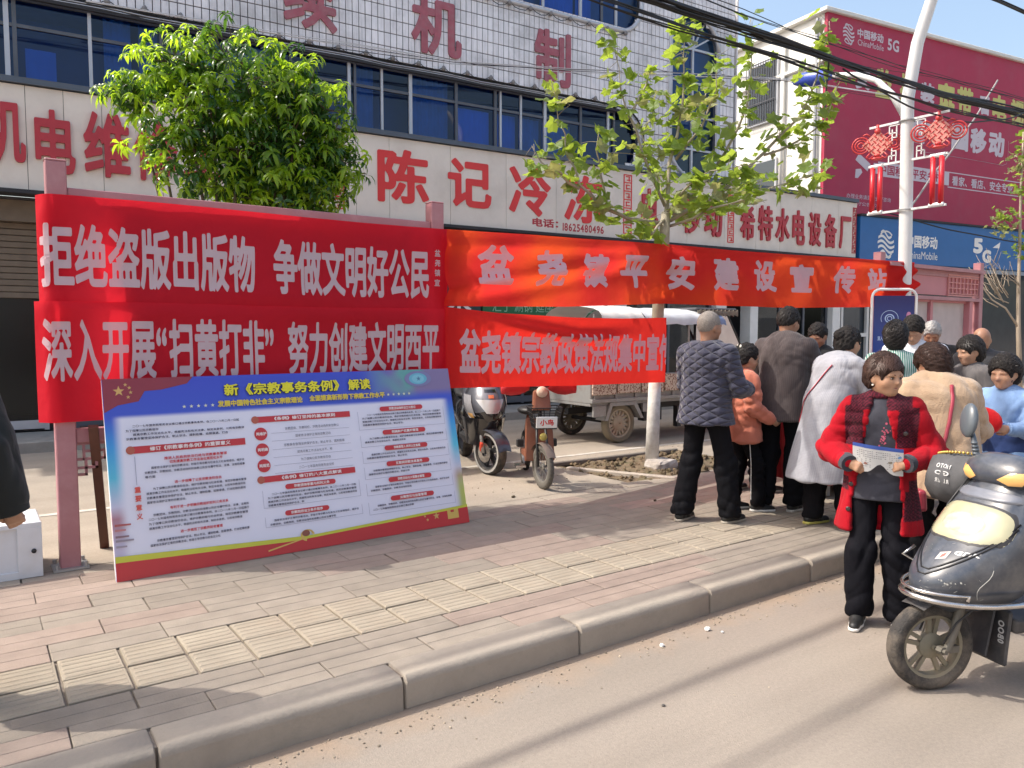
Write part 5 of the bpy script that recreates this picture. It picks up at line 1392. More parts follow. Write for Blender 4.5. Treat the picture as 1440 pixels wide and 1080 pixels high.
def knot_mesh():
    b = MB(); r = .014
    n = 5; s = .062
    c = math.sqrt(.5)
    for k in range(n):
        for dx in (1, -1):
            off = (k - (n - 1) / 2) * s
            a = (off * c - dx * -.16 * c * 1, off * c * 1 - .16 * c); 
            p = [(t * c + off * c * -dx, -.0 + .006 * (1 if (int((t + .16) / s) + k) % 2 else -1) * dx, dx * t * c * 1 + off * c) for t in (-.155, -.1, -.05, 0, .05, .1, .155)]
            b.tube(p, r, n=5)
    for sd in (-1, 1):
        for R_ in (.045, .085, .125):
            b.tube([(sd * .235 + R_ * math.cos(a), 0, -.0 + R_ * math.sin(a) * 1.0) for a in [k * math.pi / 9 for k in range(19)]], r * .95, n=5)
        b.tube([(sd * .10, 0, .13), (sd * .16, 0, .17), (sd * .21, 0, .15)], r, n=5); b.tube([(sd * .10, 0, -.13), (sd * .15, 0, -.18), (sd * .11, 0, -.22), (sd * .06, 0, -.18)], r, n=5)
    b.ball((0, 0, .2), (.05, .04, .05), n=10, k=6); b.tube([(0, 0, .17), (0, 0, .3)], .025, n=6)
    b.ball((0, 0, -.22), (.09, .05, .03), n=10, k=5); b.ball((0, 0, -.17), (.05, .04, .03), n=10, k=5)
    return b
kb = knot_mesh(); kmesh = kb.mesh('knot', M_KNOT, smooth=True)
kbk = MB(); kbk.prism([(.0, .22), (.22, 0), (0, -.22), (-.22, 0)], Matrix.Translation((0, .01, 0)) @ Matrix.Rotation(rad(90), 4, 'X'), .02)
for y_ in (.40, -.42):
    ko = link('knot_ornament', kmesh, lp, loc=(-.13, y_, 4.09), rot=(0, 0, rad(-62)))
    ko.scale = (.88, .88, .88)
    kbk.build('knot_back', M_CORAL, ko)
    g = MB(); sgn = 1 if y_ > 0 else -1
    for z_ in (4.33, 3.80, 3.15):
        h_ = MB(); h_.bar((-.12, .08 * sgn, z_), (-.12, y_ + .12 * sgn, z_), .028); h_.build('bracket', M_POLE, lp)
    for q in range(2):
        zc = 4.20 if q == 0 else 3.90; e = 1 if q == 0 else -1
        for (a, b_, c, d) in ((.10, .10, .24, .10), (.24, .10, .24, 0), (.24, 0, .14, 0), (.14, .1, .14, -.06), (.14, -.06, .20, -.06), (.20, .05, .20, -.1)):
            g.bar((-.12, a * sgn, zc + b_ * e), (-.12, c * sgn, zc + d * e), .013)
    g.build('bracket_fret', M_POLE, lp)
    g = MB()
    for dy in (-.055, .055): g.tube([(-.13, y_ + dy, 3.78), (-.13, y_ + dy, 3.17)], .034, n=10)
    g.build('red_tube', mat('tube_red', (.62, .02, .03), rough=.35), lp, smooth=True)
    g = MB(); g.tube([(-.13, y_ - .09, 3.79), (-.13, y_ + .09, 3.79)], .03, n=8); g.tube([(-.13, y_ - .09, 3.16), (-.13, y_ + .09, 3.16)], .03, n=8); g.build('tube_cap', M_POLE, lp)

# ================================================================== OVERHEAD CABLES
M_CABLE = mat('black_cable', (0.012, 0.012, 0.014), rough=.55)
M_CABLEW = mat('pale_cable', (0.55, 0.55, 0.56), rough=.4)
def cable(name, label, spans, r, m, n=5, strands=1, spread=.03, parent=None, group=None):
    b = MB()
    for k in range(strands):
        ph = rng.uniform(0, 6); dy = rng.uniform(-spread, spread); dz = rng.uniform(-spread, spread); sg = rng.uniform(.85, 1.2)
        pts = []
        for (p0, p1, sag) in spans:
            p0 = Vector(p0); p1 = Vector(p1); N_ = 26
            for i in range(N_ + (1 if p1 == Vector(spans[-1][1]) else 0)):
                t = i / N_; q = p0.lerp(p1, t); q.z -= sag * sg * 4 * t * (1 - t)
                q.y += dy * math.cos(t * 5 + ph); q.z += dz * math.sin(t * 4 + ph) + .01 * math.sin(t * 21 + ph); pts.append(q)
        b.tube(pts, r, n=n, cap=False)
    o = b.build(name, m, parent, smooth=True)
    if parent is None: props(o, label, 'cable', group)
    return o
main_ = [((-22, 5.15, 5.5), (10.3, 5.15, 5.28), .75), ((10.3, 5.15, 5.28), (46, 5.15, 5.6), .62)]
# heights fitted: passes the lamp post at 5.0 m
def bundle(name, label, y, zs, strands, r, spread):
    b = MB(); X = [-25, -12, -4, 0, 4, 6, 8, 10.4, 13, 16, 20, 28, 45]
    for k in range(strands):
        ph = rng.uniform(0, 6); dy = rng.gauss(0, spread); dz = rng.gauss(0, spread)
        pts = []
        for i in range(len(X) - 1):
            for t in (0, .25, .5, .75):
                x = mix(X[i], X[i + 1], t); z = float(np.interp(x, X, zs))
                w = .5 + .5 * math.sin(x * .7 + ph); pts.append((x, y + dy * w + .01 * math.sin(x * 1.9 + ph), z + dz * w + .012 * math.sin(x * 2.3 + ph)))
        b.tube(pts, r * rng.uniform(.7, 1.2), n=5, cap=False)
    o = b.build(name, M_CABLE, None, smooth=True); return props(o, label, 'cable')
zA = [5.6, 5.2, 4.85, 4.74, 4.68, 4.68, 4.69, 4.75, 4.90, 5.05, 5.2, 5.3, 5.2]
bundle('cable_bundle', 'thick bundle of black cables crossing over the lamp post and the crimson wall', 5.10, zA, 22, .010, .033)
bundle('cable_bundle', 'thinner loose bunch of black cables sagging just below the thick bundle', 5.08, [z - .20 - .012 * max(0, 10 - x) * 0 for z, x in zip(zA, range(13))], 5, .008, .03)
bundle('cable_bundle', 'higher bundle of black cables above the pavement, shadow crossing the road', 5.25, [z + 1.55 for z in zA], 9, .011, .03)
bundle('cable_bundle', 'highest pair of thin black lines over the pavement edge', 5.35, [z + 3.05 for z in zA], 6, .011, .03)
bundle('cable_bundle', 'fine black lines strung between the lamp post and the far shop', 5.6, [z + .45 for z in zA], 4, .005, .08)
cable('drop_wire', 'black wire hooking in a slack loop past the lamp post', [((8.2, 5.12, 4.62), (12.6, 5.0, 4.85), .28)], .011, M_CABLE)
cable('stay_wire', 'pale stay wire slanting down to the lamp post clamp', [((10.36, 5.45, 3.27), (13.8, 5.9, 5.75), .02)], .014, mat('grey_stay', (.3, .28, .27)))
cable('house_wire', 'dark wire drooping from the big bundle to the white wall corner', [((7.9, 5.1, 4.7), (19.8, 12.9, 8.2), .5)], .012, M_CABLE)
pts = [(1.0, 5.93), (3.97, 6.03), (4.41, 6.06), (6.35, 6.14), (8.65, 6.41), (11.43, 6.8), (13.04, 7.01), (14.5, 7.2), (19, 7.5)]
wt = thing('wire_bunch', 'bunch of thin pale wires strung across the white tiled wall', 'wires', BO, BR)
for k in range(5):
    b = MB(); dz = rng.uniform(-.07, .07); b.tube([(x, -.4 + .03 * k, z + dz * math.sin(x * .35 + k) + .012 * math.sin(x * 3 + k)) for x, z in pts], .006, n=4, cap=False); b.build('wire', M_CABLEW if k < 3 else M_CABLE, wt)
cable('sign_cable', 'thin black cable drooping across the blue phone shop sign', [((17.6, 10.2, 4.62), (27.0, 8.6, 4.15), .2)], .018, M_CABLE)

# ================================================================== ROLL-UP SIGN, TABLE, CABINET
ps = thing('standing_sign', 'upright dark blue poster in a rounded white tube frame behind the crowd', 'sign', (8.36, 4.53, .15), rad(-33))
g = MB(); w_, h_ = .25, 1.98; c_ = .09
pts = [(-w_, 0, 0), (-w_, 0, h_ - c_)] + [(-w_ + c_ - c_ * math.cos(a), 0, h_ - c_ + c_ * math.sin(a)) for a in (.4, .8, 1.2, 1.57)] + [(w_ - c_ + c_ * math.sin(a), 0, h_ - c_ + c_ * math.cos(a)) for a in (0.01, .4, .8, 1.2, 1.57)] + [(w_, 0, 0)]
g.tube(pts, .015, n=8); g.box((0, 0, .4), (.5, .02, .02)); g.box((0, 0, .02), (.56, .4, .03)); g.build('tube_frame', M_WHITE, ps, smooth=False)
pm_ = mat('night_blue_print', (.02, .03, .2), rough=.3)
t_, N, L, pb_ = nodes_of(pm_)
tc = N.new('ShaderNodeTexCoord'); sx = N.new('ShaderNodeSeparateXYZ'); L.new(tc.outputs['Object'], sx.inputs[0]); rr = N.new('ShaderNodeValToRGB'); L.new(sx.outputs['Z'], rr.inputs[0])
rr.color_ramp.elements[0].color = (.05, .14, .5, 1); rr.color_ramp.elements[0].position = .4; rr.color_ramp.elements[1].color = (.012, .012, .11, 1); rr.color_ramp.elements[1].position = 1.0
dv = N.new('ShaderNodeMath'); dv.operation = 'DIVIDE'; dv.inputs[1].default_value = 1.9; L.new(sx.outputs['Z'], dv.inputs[0]); L.new(dv.outputs[0], rr.inputs[0]); L.new(rr.outputs[0], pb_.inputs['Base Color'])
g = MB(); g.box((0, 0, 1.2), (.455, .012, 1.42)); g.build('poster', pm_, ps)
def sprint(V, F, x, z, m, name='lettering'):
    W = on_wall(V, x, z, -.0075); me = bpy.data.meshes.new(name); me.from_pydata([tuple(p) for p in W], [], F); me.materials.append(m); me.update(); return link(name, me, ps)
M_PB = mat('pale_blue_print', (.45, .6, .8)); 
V, F = fit_text('深入学习宣传贯彻宗教法规', .36, .05, bold=.03); sprint(V, F, 0, 1.44, M_PB)
V, F = fit_text('土宣传', .2, .05, bold=.03); sprint(V, F, -.02, 1.33, M_PB)
g = MB()
for R_, t in ((.10, .006), (.055, .012), (.03, .008)):
    n = 20; a0 = -.6 if R_ > .09 else 0; a1 = 3.6 if R_ > .09 else 6.28
    vs = []
    for k in range(n + 1):
        a = a0 + (a1 - a0) * k / n; vs += [(-.05 + R_ * math.cos(a), -.0075, 1.66 + R_ * .9 * math.sin(a)), (-.05 + (R_ - t) * math.cos(a), -.0075, 1.66 + (R_ - t) * .9 * math.sin(a))]
    g.add(vs, [(2 * k, 2 * k + 1, 2 * k + 3, 2 * k + 2) for k in range(n)])
g.build('eye_print', M_PB, ps)
g = MB(); g.add([(.165 + .028 * math.cos(k * .5), -.0075, 1.69 + .045 * math.sin(k * .5)) for k in range(12)], [tuple(range(12))]); g.build('badge_print', mat('pink_print', (.6, .25, .4)), ps)

tb_ = thing('display_table', 'low table under a red cloth that the crowd leans over', 'table', (7.7, 4.05, .15), rad(-10))
g = MB(); g.box((0, 0, .74), (2.9, .62, .03)); 
n = 60; vs = []
per = [(-1.46, -.32), (1.46, -.32), (1.46, .32), (-1.46, .32)]
ring = []
for i in range(4):
    a = per[i]; b_ = per[(i + 1) % 4]
    for k in range(16): ring.append((mix(a[0], b_[0], k / 16), mix(a[1], b_[1], k / 16)))
for z_ in (.757, .74, .4, .12):
    for i, (x, y) in enumerate(ring):
        w = (0 if z_ > .73 else .02 * math.sin(i * 1.3)) + (.03 * (.74 - z_)); l_ = math.hypot(x, y); vs.append((x + x / l_ * w, y + y / l_ * w, z_))
n_ = len(ring); fs = [tuple(range(n_))] + [(j * n_ + i, j * n_ + (i + 1) % n_, (j + 1) * n_ + (i + 1) % n_, (j + 1) * n_ + i) for j in range(3) for i in range(n_)]
h = MB(); h.add(vs, fs); h.build('tablecloth', mat('table_red', (.42, .02, .03), rough=.8), tb_)
g.build('tabletop', M_WHITE, tb_)
g = MB()
for x in (-1.3, 1.3):
    for y in (-.25, .25): g.box((x, y, .37), (.04, .04, .72))
g.build('leg', M_STEEL, tb_)
for k in range(7):
    g = MB(); g.box((0, 0, 0), (.21, .29, .012 + .006 * (k % 3))); o = g.build('leaflet_stack', mat('leaflet', (.66, .68, .72)), None, loc=(6.8 + k * .33, 4.18 - k * .058, .15 + .77), rot=(0, 0, rng.uniform(-.5, .5)))
    props(o, 'pale leaflet stack on the red covered table, %s' % ('at its near end', 'second from the near end', 'third from the near end', 'in the middle', 'third from the far end', 'second from the far end', 'at its far end')[k], 'leaflets', 'leaflet stacks on the red table')

cb_ = thing('metal_cabinet', 'low white steel box with recessed front panel and black knob beside the nearest post', 'cabinet', (-.08, 5.50, .15))
M_CAB = mat('cabinet_white', (.66, .67, .70), rough=.4, var=.04, dirt=(.45, .42, .38), dirt_amt=.3)
g = MB(); g.box((0, .22, .17), (.80, .43, .335)); g.build('body', M_CAB, cb_, bevel=.006)
g = MB(); g.box((0, -.004, .325), (.80, .016, .03)); g.box((0, -.004, .022), (.80, .016, .045)); g.box((.335, -.0045, .17), (.13, .016, .28)); g.box((-.385, -.0045, .17), (.03, .016, .28)); g.build('front_frame', M_CAB, cb_, bevel=.002)
g = MB(); g.lathe([(.014, 0), (.014, .012), (.008, .016), (0, .017)], n=12, M=Matrix.Translation((.355, -.012, .165)) @ Matrix.Rotation(rad(90), 4, 'X')); g.build('knob', M_BLACK, cb_, smooth=True)

# ================================================================== ROW ACROSS THE STREET (seen only in the window reflections)
for k, (x0, x1, h_, c_) in enumerate(((-34, -12, 7.4, (.68, .64, .56)), (-11.6, 6, 9.6, (.74, .72, .68)), (6.4, 22, 7.0, (.66, .58, .50)), (22.6, 46, 8.6, (.72, .71, .70)))):
    t = thing('opposite_building', 'plain %s shop building across the street, mirrored in the blue windows' % ('cream', 'white', 'buff', 'grey')[k], 'building', (x0, -15.0, 0), 0)
    W_ = x1 - x0
    g = MB(); g.box((W_ / 2, -4, h_ / 2), (W_, 8, h_)); g.build('wall', mat('opposite_render_%d' % k, c_, rough=.9, var=.05, scale=.5), t)
    for j in range(int(W_ / 3.2)):
        for z_ in (4.2, 6.6):
            if z_ + 1.6 < h_: g = MB(); g.box((1.7 + j * 3.2, .01, z_ + .5), (1.6, .06, 1.3)); g.build('window', mat('opposite_glass', (.05, .08, .12), rough=.1), t)
        g = MB(); g.box((1.7 + j * 3.2, .01, 1.4), (2.6, .06, 2.6)); g.build('shutter', mat('opposite_shutter', (.35, .36, .38), rough=.6), t)
# ================================================================== VEHICLES
M_RUB = mat('tyre_rubber', (0.035, 0.032, 0.03), rough=.85, var=.2, scale=20, dirt=(.22, .18, .14), dirt_amt=.6, dirt_scale=7)
_t, _N, _L, _b = nodes_of(M_RUB)
_v = _N.new('ShaderNodeTexVoronoi'); _v.feature = 'DISTANCE_TO_EDGE'; _v.inputs['Scale'].default_value = 60; _tc = _N.new('ShaderNodeTexCoord'); _L.new(_tc.outputs['Object'], _v.inputs['Vector'])
_bp = _N.new('ShaderNodeBump'); _bp.inputs['Strength'].default_value = .35; _bp.inputs['Distance'].default_value = .01; _r = _N.new('ShaderNodeMapRange'); _r.inputs['From Max'].default_value = .12; _L.new(_v.outputs['Distance'], _r.inputs['Value']); _L.new(_r.outputs[0], _bp.inputs['Height']); _L.new(_bp.outputs[0], _b.inputs['Normal'])
M_RIM = mat('dusty_alloy', (0.20, 0.185, 0.14), rough=.55, metal=.3, var=.15, scale=8, dirt=(.28, .23, .16), dirt_amt=.6, dirt_scale=9)
M_CHR = mat('chrome_tube', (0.62, 0.60, 0.58), rough=.22, metal=.95, var=.06, dirt=(.3, .22, .16), dirt_amt=.5, dirt_scale=14)
M_SCB = mat('scuffed_dark_paint', (0.050, 0.058, 0.075), rough=.34, var=.15, coat=.6, dirt=(.20, .19, .18), dirt_amt=.35, dirt_scale=8)
M_SCB2 = mat('dark_grey_plastic', (0.035, 0.035, 0.04), rough=.55, var=.2, scale=10, dirt=(.16, .14, .12), dirt_amt=.4, dirt_scale=6)
M_AMB = mat('amber_lens', (0.75, 0.42, 0.14), rough=.15, coat=.6)
M_LENS = mat('yellowed_lens', (0.42, 0.40, 0.26), rough=.16, var=.28, scale=3, coat=.8, dirt=(.45, .40, .26), dirt_amt=.5, dirt_scale=3)
M_MIRR = mat('mirror_back', (0.09, 0.105, 0.12), rough=.35, coat=.2)

def grid_mesh(name, rows, m, closed_u=False, subd=0, smooth=True, caps=False):
    """rows: list of equal-length point lists -> quad grid"""
    nu = len(rows[0]); V = [p for r in rows for p in r]
    F = []
    for j in range(len(rows) - 1):
        for i in range(nu if closed_u else nu - 1):
            i2 = (i + 1) % nu; F.append((j * nu + i, j * nu + i2, (j + 1) * nu + i2, (j + 1) * nu + i))
    me = bpy.data.meshes.new(name)
    if caps: F += [tuple(reversed(range(nu))), tuple((len(rows) - 1) * nu + i for i in range(nu))]
    me.from_pydata([tuple(p) for p in V], [], F)
    for mt in (m if isinstance(m, (list, tuple)) else [m]): me.materials.append(mt)
    if smooth: me.polygons.foreach_set('use_smooth', [True] * len(F))
    me.update(); return me
def interp(tab, z):
    zs = [t[0] for t in tab]
    return [float(np.interp(z, zs, [t[k] for t in tab])) for k in range(1, len(tab[0]))]
def smooth_interp(tab, z):
    """Catmull-Rom through the table rows"""
    zs = [t[0] for t in tab]; n = len(tab)
    i = max(0, min(n - 2, int(np.searchsorted(zs, z) - 1))); t = (z - zs[i]) / (zs[i + 1] - zs[i]); t = max(0, min(1, t))
    out = []
    for k in range(1, len(tab[0])):
        p0 = tab[max(0, i - 1)][k]; p1 = tab[i][k]; p2 = tab[i + 1][k]; p3 = tab[min(n - 1, i + 2)][k]
        out.append(.5 * (2 * p1 + (p2 - p0) * t + (2 * p0 - 5 * p1 + 4 * p2 - p3) * t * t + (3 * p1 - p0 - 3 * p2 + p3) * t ** 3))
    return out
def wheel(parent, loc, r, w, steer=0.0, rim=M_RIM, spokes=5, tread=True, drum=.06, wire=False, name='wheel', tyre_m=None, whitewall=None):
    """wheel rolling along local x, axle along y"""
    M = Matrix.Rotation(rad(90), 4, 'X')
    b = MB(); h = w / 2
    b.lathe([(r * .72, -h * .7), (r * .80, -h), (r * .92, -h * .98), (r * .975, -h * .75), (r, -h * .3), (r, h * .3), (r * .975, h * .75), (r * .92, h * .98), (r * .80, h), (r * .72, h * .7)], n=48, M=M, closed=True)
    if tread:
        for k in range(34):
            a = 2 * math.pi * k / 34
            for q, (yy, da) in enumerate(((-.36, .0), (0, .05), (.36, .0))):
                rr = r * (.9795 if q == 1 else .9745); a2 = a + da
                R = Matrix.Rotation(-a2, 3, 'Y') @ Matrix.Rotation(rad(28 if q == 0 else -28 if q == 2 else 0), 3, 'X') @ Matrix.Rotation(.35 * (1 if k % 2 else -1), 3, 'Z')
                c = Matrix.Rotation(-a2, 3, 'Y') @ Vector((rr, yy * h, 0))
                b.box(c, (.012, h * .55, r * .115), R)
    me = b.mesh('wheel', tyre_m or M_RUB, smooth=True); me.set_sharp_from_angle(angle=rad(40))
    o = link(name, me, parent, loc=loc, rot=(0, 0, steer))
    g = MB(); q = r * .73
    g.lathe([(q * .90, -h * .62), (q, -h * .72), (q * 1.02, -h * .6), (q * .97, 0), (q * 1.02, h * .6), (q, h * .72), (q * .90, h * .62), (q * .88, 0)], n=36, M=M, closed=True)
    g.lathe([(0, -h * .6), (drum * .6, -h * .6), (drum, -h * .3), (drum, h * .3), (drum * .6, h * .6), (0, h * .6)], n=20, M=M)
    g.lathe([(0, -h * 1.2), (.012, -h * 1.2), (.012, h * 1.2), (0, h * 1.2)], n=8, M=M)
    if wire:
        for k in range(18):
            a = 2 * math.pi * k / 18; s = 1 if k % 2 else -1
            g.bar((drum * .8 * math.cos(a + .3 * s), h * .4 * s, drum * .8 * math.sin(a + .3 * s)), (q * .92 * math.cos(a), 0, q * .92 * math.sin(a)), .004)
    else:
        for k in range(spokes):
            a = 2 * math.pi * k / spokes + .4
            for da in (-.17, .17):
                g.bar((drum * .7 * math.cos(a + da * 1.5), 0, drum * .7 * math.sin(a + da * 1.5)), (q * .93 * math.cos(a + da), 0, q * .93 * math.sin(a + da)), w * .26, r * .085, up=(0, 1, 0))
    g.build('rim', rim, o, auto=35, smooth=True)
    if whitewall:
        g = MB()
        for s in (-1, 1): g.lathe([(r * .80, s * (h + .0008)), (r * .90, s * (h + .0008))][::s], n=36, M=M)
        g.f = [f for f in g.f if len(f) == 4]; g.m = g.m[:len(g.f)]; g.build('tyre_stripe', whitewall, o)
    return o

# ---------------------------------------------------------------- worn dark scooter in the road
sc = thing('scooter', 'scuffed dark grey scooter with yellowed headlamp and chrome crash bar parked in the road', 'scooter', (3.59, 1.725, 0), rad(162))
STE = rad(-9)
wheel(sc, (0, 0, .205), .205, .076, steer=STE, tread=False)
# fork legs, drum arm, mud flap
g = MB()
for s in (-1, 1): g.tube([(-.03, s * .066, .20), (-.075, s * .066, .30), (-.13, s * .055, .45)], [.018, .02, .022], n=10); g.bar((.0, s * .062, .205), (-.10, s * .06, .20), .022, .03)
g.lathe([(0, 0), (.02, 0), (.02, .03), (.012, .03), (.012, .045), (0, .045)], n=6, M=Matrix.Translation((0, .05, .205)) @ Matrix.Rotation(rad(-90), 4, 'X'))
g.build('fork', mat('dusty_fork', (.16, .145, .12), rough=.6, metal=.3, var=.2, scale=12), sc, smooth=True, auto=40)
g = MB(); rows = []
for k in range(13):
    a = rad(62 + 84 * k / 12); rr = .228
    rows.append([(rr * math.cos(a) * 1.0, y, .205 + rr * math.sin(a) - .35 * abs(y) ** 1.5) for y in (-.065, -.055, -.03, 0, .03, .055, .065)])
link('front_fender', grid_mesh('front_fender', rows, M_SCB2), sc)
g = MB(); g.box((-.27, 0, .27), (.012, .17, .24), Matrix.Rotation(rad(-12), 3, 'Y')); mf = g.build('mud_flap', M_SCB2, sc, bevel=.004)
CT = [(.37, -.02, .08, -.30), (.41, .03, .13, -.32), (.46, .075, .175, -.34), (.53, .075, .205, -.36), (.60, .015, .225, -.37), (.69, -.085, .232, -.38), (.79, -.19, .222, -.40), (.88, -.27, .195, -.43), (.955, -.325, .15, -.45)]
def cowl(th, z, off=0.0):
    xf, hw, xb = smooth_interp(CT, z)
    c, s_ = math.cos(th), math.sin(th)
    p = Vector((xb + (xf - xb) * (abs(c) ** .85) * (1 if c >= 0 else -1), hw * (abs(s_) ** .9) * (1 if s_ > 0 else -1), z))
    if off:
        e = .01
        a = cowl(min(th + e, 1.57), z); b_ = cowl(max(th - e, -1.57), z); c1 = cowl(th, z + e); c0 = cowl(th, z - e)
        n = (a - b_).cross(c1 - c0).normalized()
        if n.dot(Vector((math.cos(th), math.sin(th), 0))) < 0: n = -n
        p = p + n * off
    return p
rows = []
for j in range(37):
    z = .372 + .58 * j / 36
    rows.append([tuple(cowl(rad(-90 + 180 * i / 32), z, -.006 * math.exp(-((abs(-90 + 180 * i / 32) - 52) / 5) ** 2))) for i in range(33)])
link('front_cowl', grid_mesh('front_cowl', rows, M_SCB), sc)
g = MB(); pts = []
for j in range(19):
    z = .36 + .6 * j / 18; xf, hw, xb = smooth_interp(CT, max(.38, min(.95, z))); pts.append((xb, hw, z))
g.add([(x - .0, y, z) for x, y, z in pts] + [(x, -y, z) for x, y, z in pts], [(i, i + 1, 20 + i, 19 + i) for i in range(18)]); g.build('leg_shield', M_SCB2, sc, smooth=True)
def patch(name, tc, zc, rt, rz_, m, off, power=2.0, rings=6, n=28, parent=sc, cut=None):
    vs = [tuple(cowl(tc, zc, off))]; fs = []
    for j in range(1, rings + 1):
        for i in range(n):
            a = 2 * math.pi * i / n; c, s_ = math.cos(a), math.sin(a)
            th = tc + rt * (j / rings) * (abs(c) ** (2 / power)) * (1 if c > 0 else -1); z = zc + rz_ * (j / rings) * (abs(s_) ** (2 / power)) * (1 if s_ > 0 else -1)
            z += (-.22 * rz_ * (abs(th) / rt) ** 2 if cut else 0)
            o_ = off if j < rings else off - .012
            vs.append(tuple(cowl(th, z, o_)))
    for i in range(n): fs.append((0, 1 + i, 1 + (i + 1) % n))
    for j in range(rings - 1):
        for i in range(n): a = 1 + j * n; fs.append((a + i, a + n + i, a + n + (i + 1) % n, a + (i + 1) % n))
    b = MB(); b.add(vs, fs); return b.build(name, m, parent, smooth=True)
patch('headlamp', 0, .775, rad(62), .085, M_LENS, .008, power=3.0, cut=True)
patch('inner_reflector', 0, .768, rad(30), .046, mat('reflector_tone', (.50, .48, .36), rough=.12, var=.3, scale=22, coat=.8), .0095, power=2.4, cut=True)
patch('lamp_rim', 0, .775, rad(66), .097, M_SCB2, .004, power=3.0, cut=True)
patch('upper_trim', 0, .895, rad(60), .024, mat('grey_trim', (.16, .17, .2), rough=.25, coat=.5), .010, power=3, cut=True)
# V-shaped groove lines on the nose, scratches, small stickers
g = MB()
for k in (0, 1):
    g.tube([tuple(cowl(rad(a), .565 - .022 * k + .0019 * abs(a) ** 1.08 + .00002 * a * a, .0015)) for a in range(-60, 61, 8)], .0042, n=5)
g.build('groove', mat('groove_dark', (.01, .01, .012), rough=.4), sc, smooth=True)
g = MB()
for _ in range(34):
    th = rng.uniform(-.9, 1.1); z = rng.uniform(.45, .7); dt = rng.uniform(.01, .05); dz = rng.uniform(-.012, .012)
    a, b_ = cowl(th, z, .0006), cowl(th + dt, z + dz, .0006); w_ = rng.uniform(.0008, .0022)
    g.add([tuple(a), tuple(b_), tuple(b_ + Vector((0, 0, w_))), tuple(a + Vector((0, 0, w_)))], [(0, 1, 2, 3)])
for k in range(9):
    th = .35 + .05 * k * rng.uniform(.7, 1.2); z = .53 + rng.uniform(-.008, .01); s_ = rng.uniform(.004, .009)
    a = cowl(th, z, .0008); e = Vector((-math.sin(th), math.cos(th), 0)) * s_
    g.add([tuple(a), tuple(a + e), tuple(a + e * .8 + Vector((0, 0, s_ * .8))), tuple(a + Vector((0, 0, s_ * 1.1)))], [(0, 1, 2, 3)])
g.tube([tuple(cowl(1.0 + .03 * math.sin(k), .60 - .02 * k, .002)) for k in range(8)], .0018, n=4)
g.build('scuff', mat('scuff_grey', (.38, .38, .36), rough=.8), sc)
def on_cowl(body, tc, zc, w_, h_, m, bold=.03, name='badge'):
    V, F = fit_text(body, w_, h_, bold=bold); W = []
    for x, z, _ in V:
        xf, hw, xb = smooth_interp(CT, zc + z); W.append(tuple(cowl(tc + x / .2, zc + z, .0014)))
    me = bpy.data.meshes.new(name); me.from_pydata(W, [], F); me.materials.append(m); return link(name, me, sc)
on_cowl('GDK', .48, .655, .085, .016, M_WHITE, .04)
def cowl_quad(tc, zc, w_, h_, m, name='sticker'):
    b = MB(); b.add([tuple(cowl(tc + a * w_ / .4, zc + c * h_ / 2 + a * .006, .0012)) for a, c in ((-1, -1), (1, -1), (1, 1), (-1, 1))], [(0, 1, 2, 3)]); return b.build(name, m, sc)
cowl_quad(.12, .635, .032, .03, mat('pinkish_sticker', (.55, .48, .45))); cowl_quad(.12, .636, .012, .016, mat('sticker_red', (.4, .12, .1)))
# chrome crash bar
g = MB()
def around(z0, grow, a0, a1, dz=0, n=15):
    out = []
    for k in range(n):
        a = rad(a0 + (a1 - a0) * k / (n - 1)); p = cowl(a, z0); d = Vector((math.cos(a), math.sin(a), 0)); q = p + d * grow; out.append((q.x, q.y, z0 + dz * abs(math.sin(a)) ** 2))
    return out
L1 = around(.455, .045, -80, 80, -.02)
g.tube([(-.33, -.13, .60), (-.25, -.2, .56)] + L1 + [(-.36, .21, .43), (-.46, .22, .40), (-.5, .2, .30)], .0135, n=10)
g.tube([(-.13, -.235, .60), (-.06, -.235, .565)] + around(.485, .032, -74, 50, 0, 12) + [(-.02, .175, .465)], .008, n=8)
g.build('crash_bar', M_CHR, sc, smooth=True)
g = MB(); g.tube([(-.40, -.16, .97), (-.30, -.21, .80), (-.20, -.12, .50), (-.08, -.08, .36), (-.01, -.07, .25)], .005, n=6); g.tube([(-.40, .16, .97), (-.34, .23, .8), (-.22, .14, .48), (-.06, .085, .33), (0, .075, .24)], .005, n=6); g.build('brake_cable', M_BLACK, sc, smooth=True)
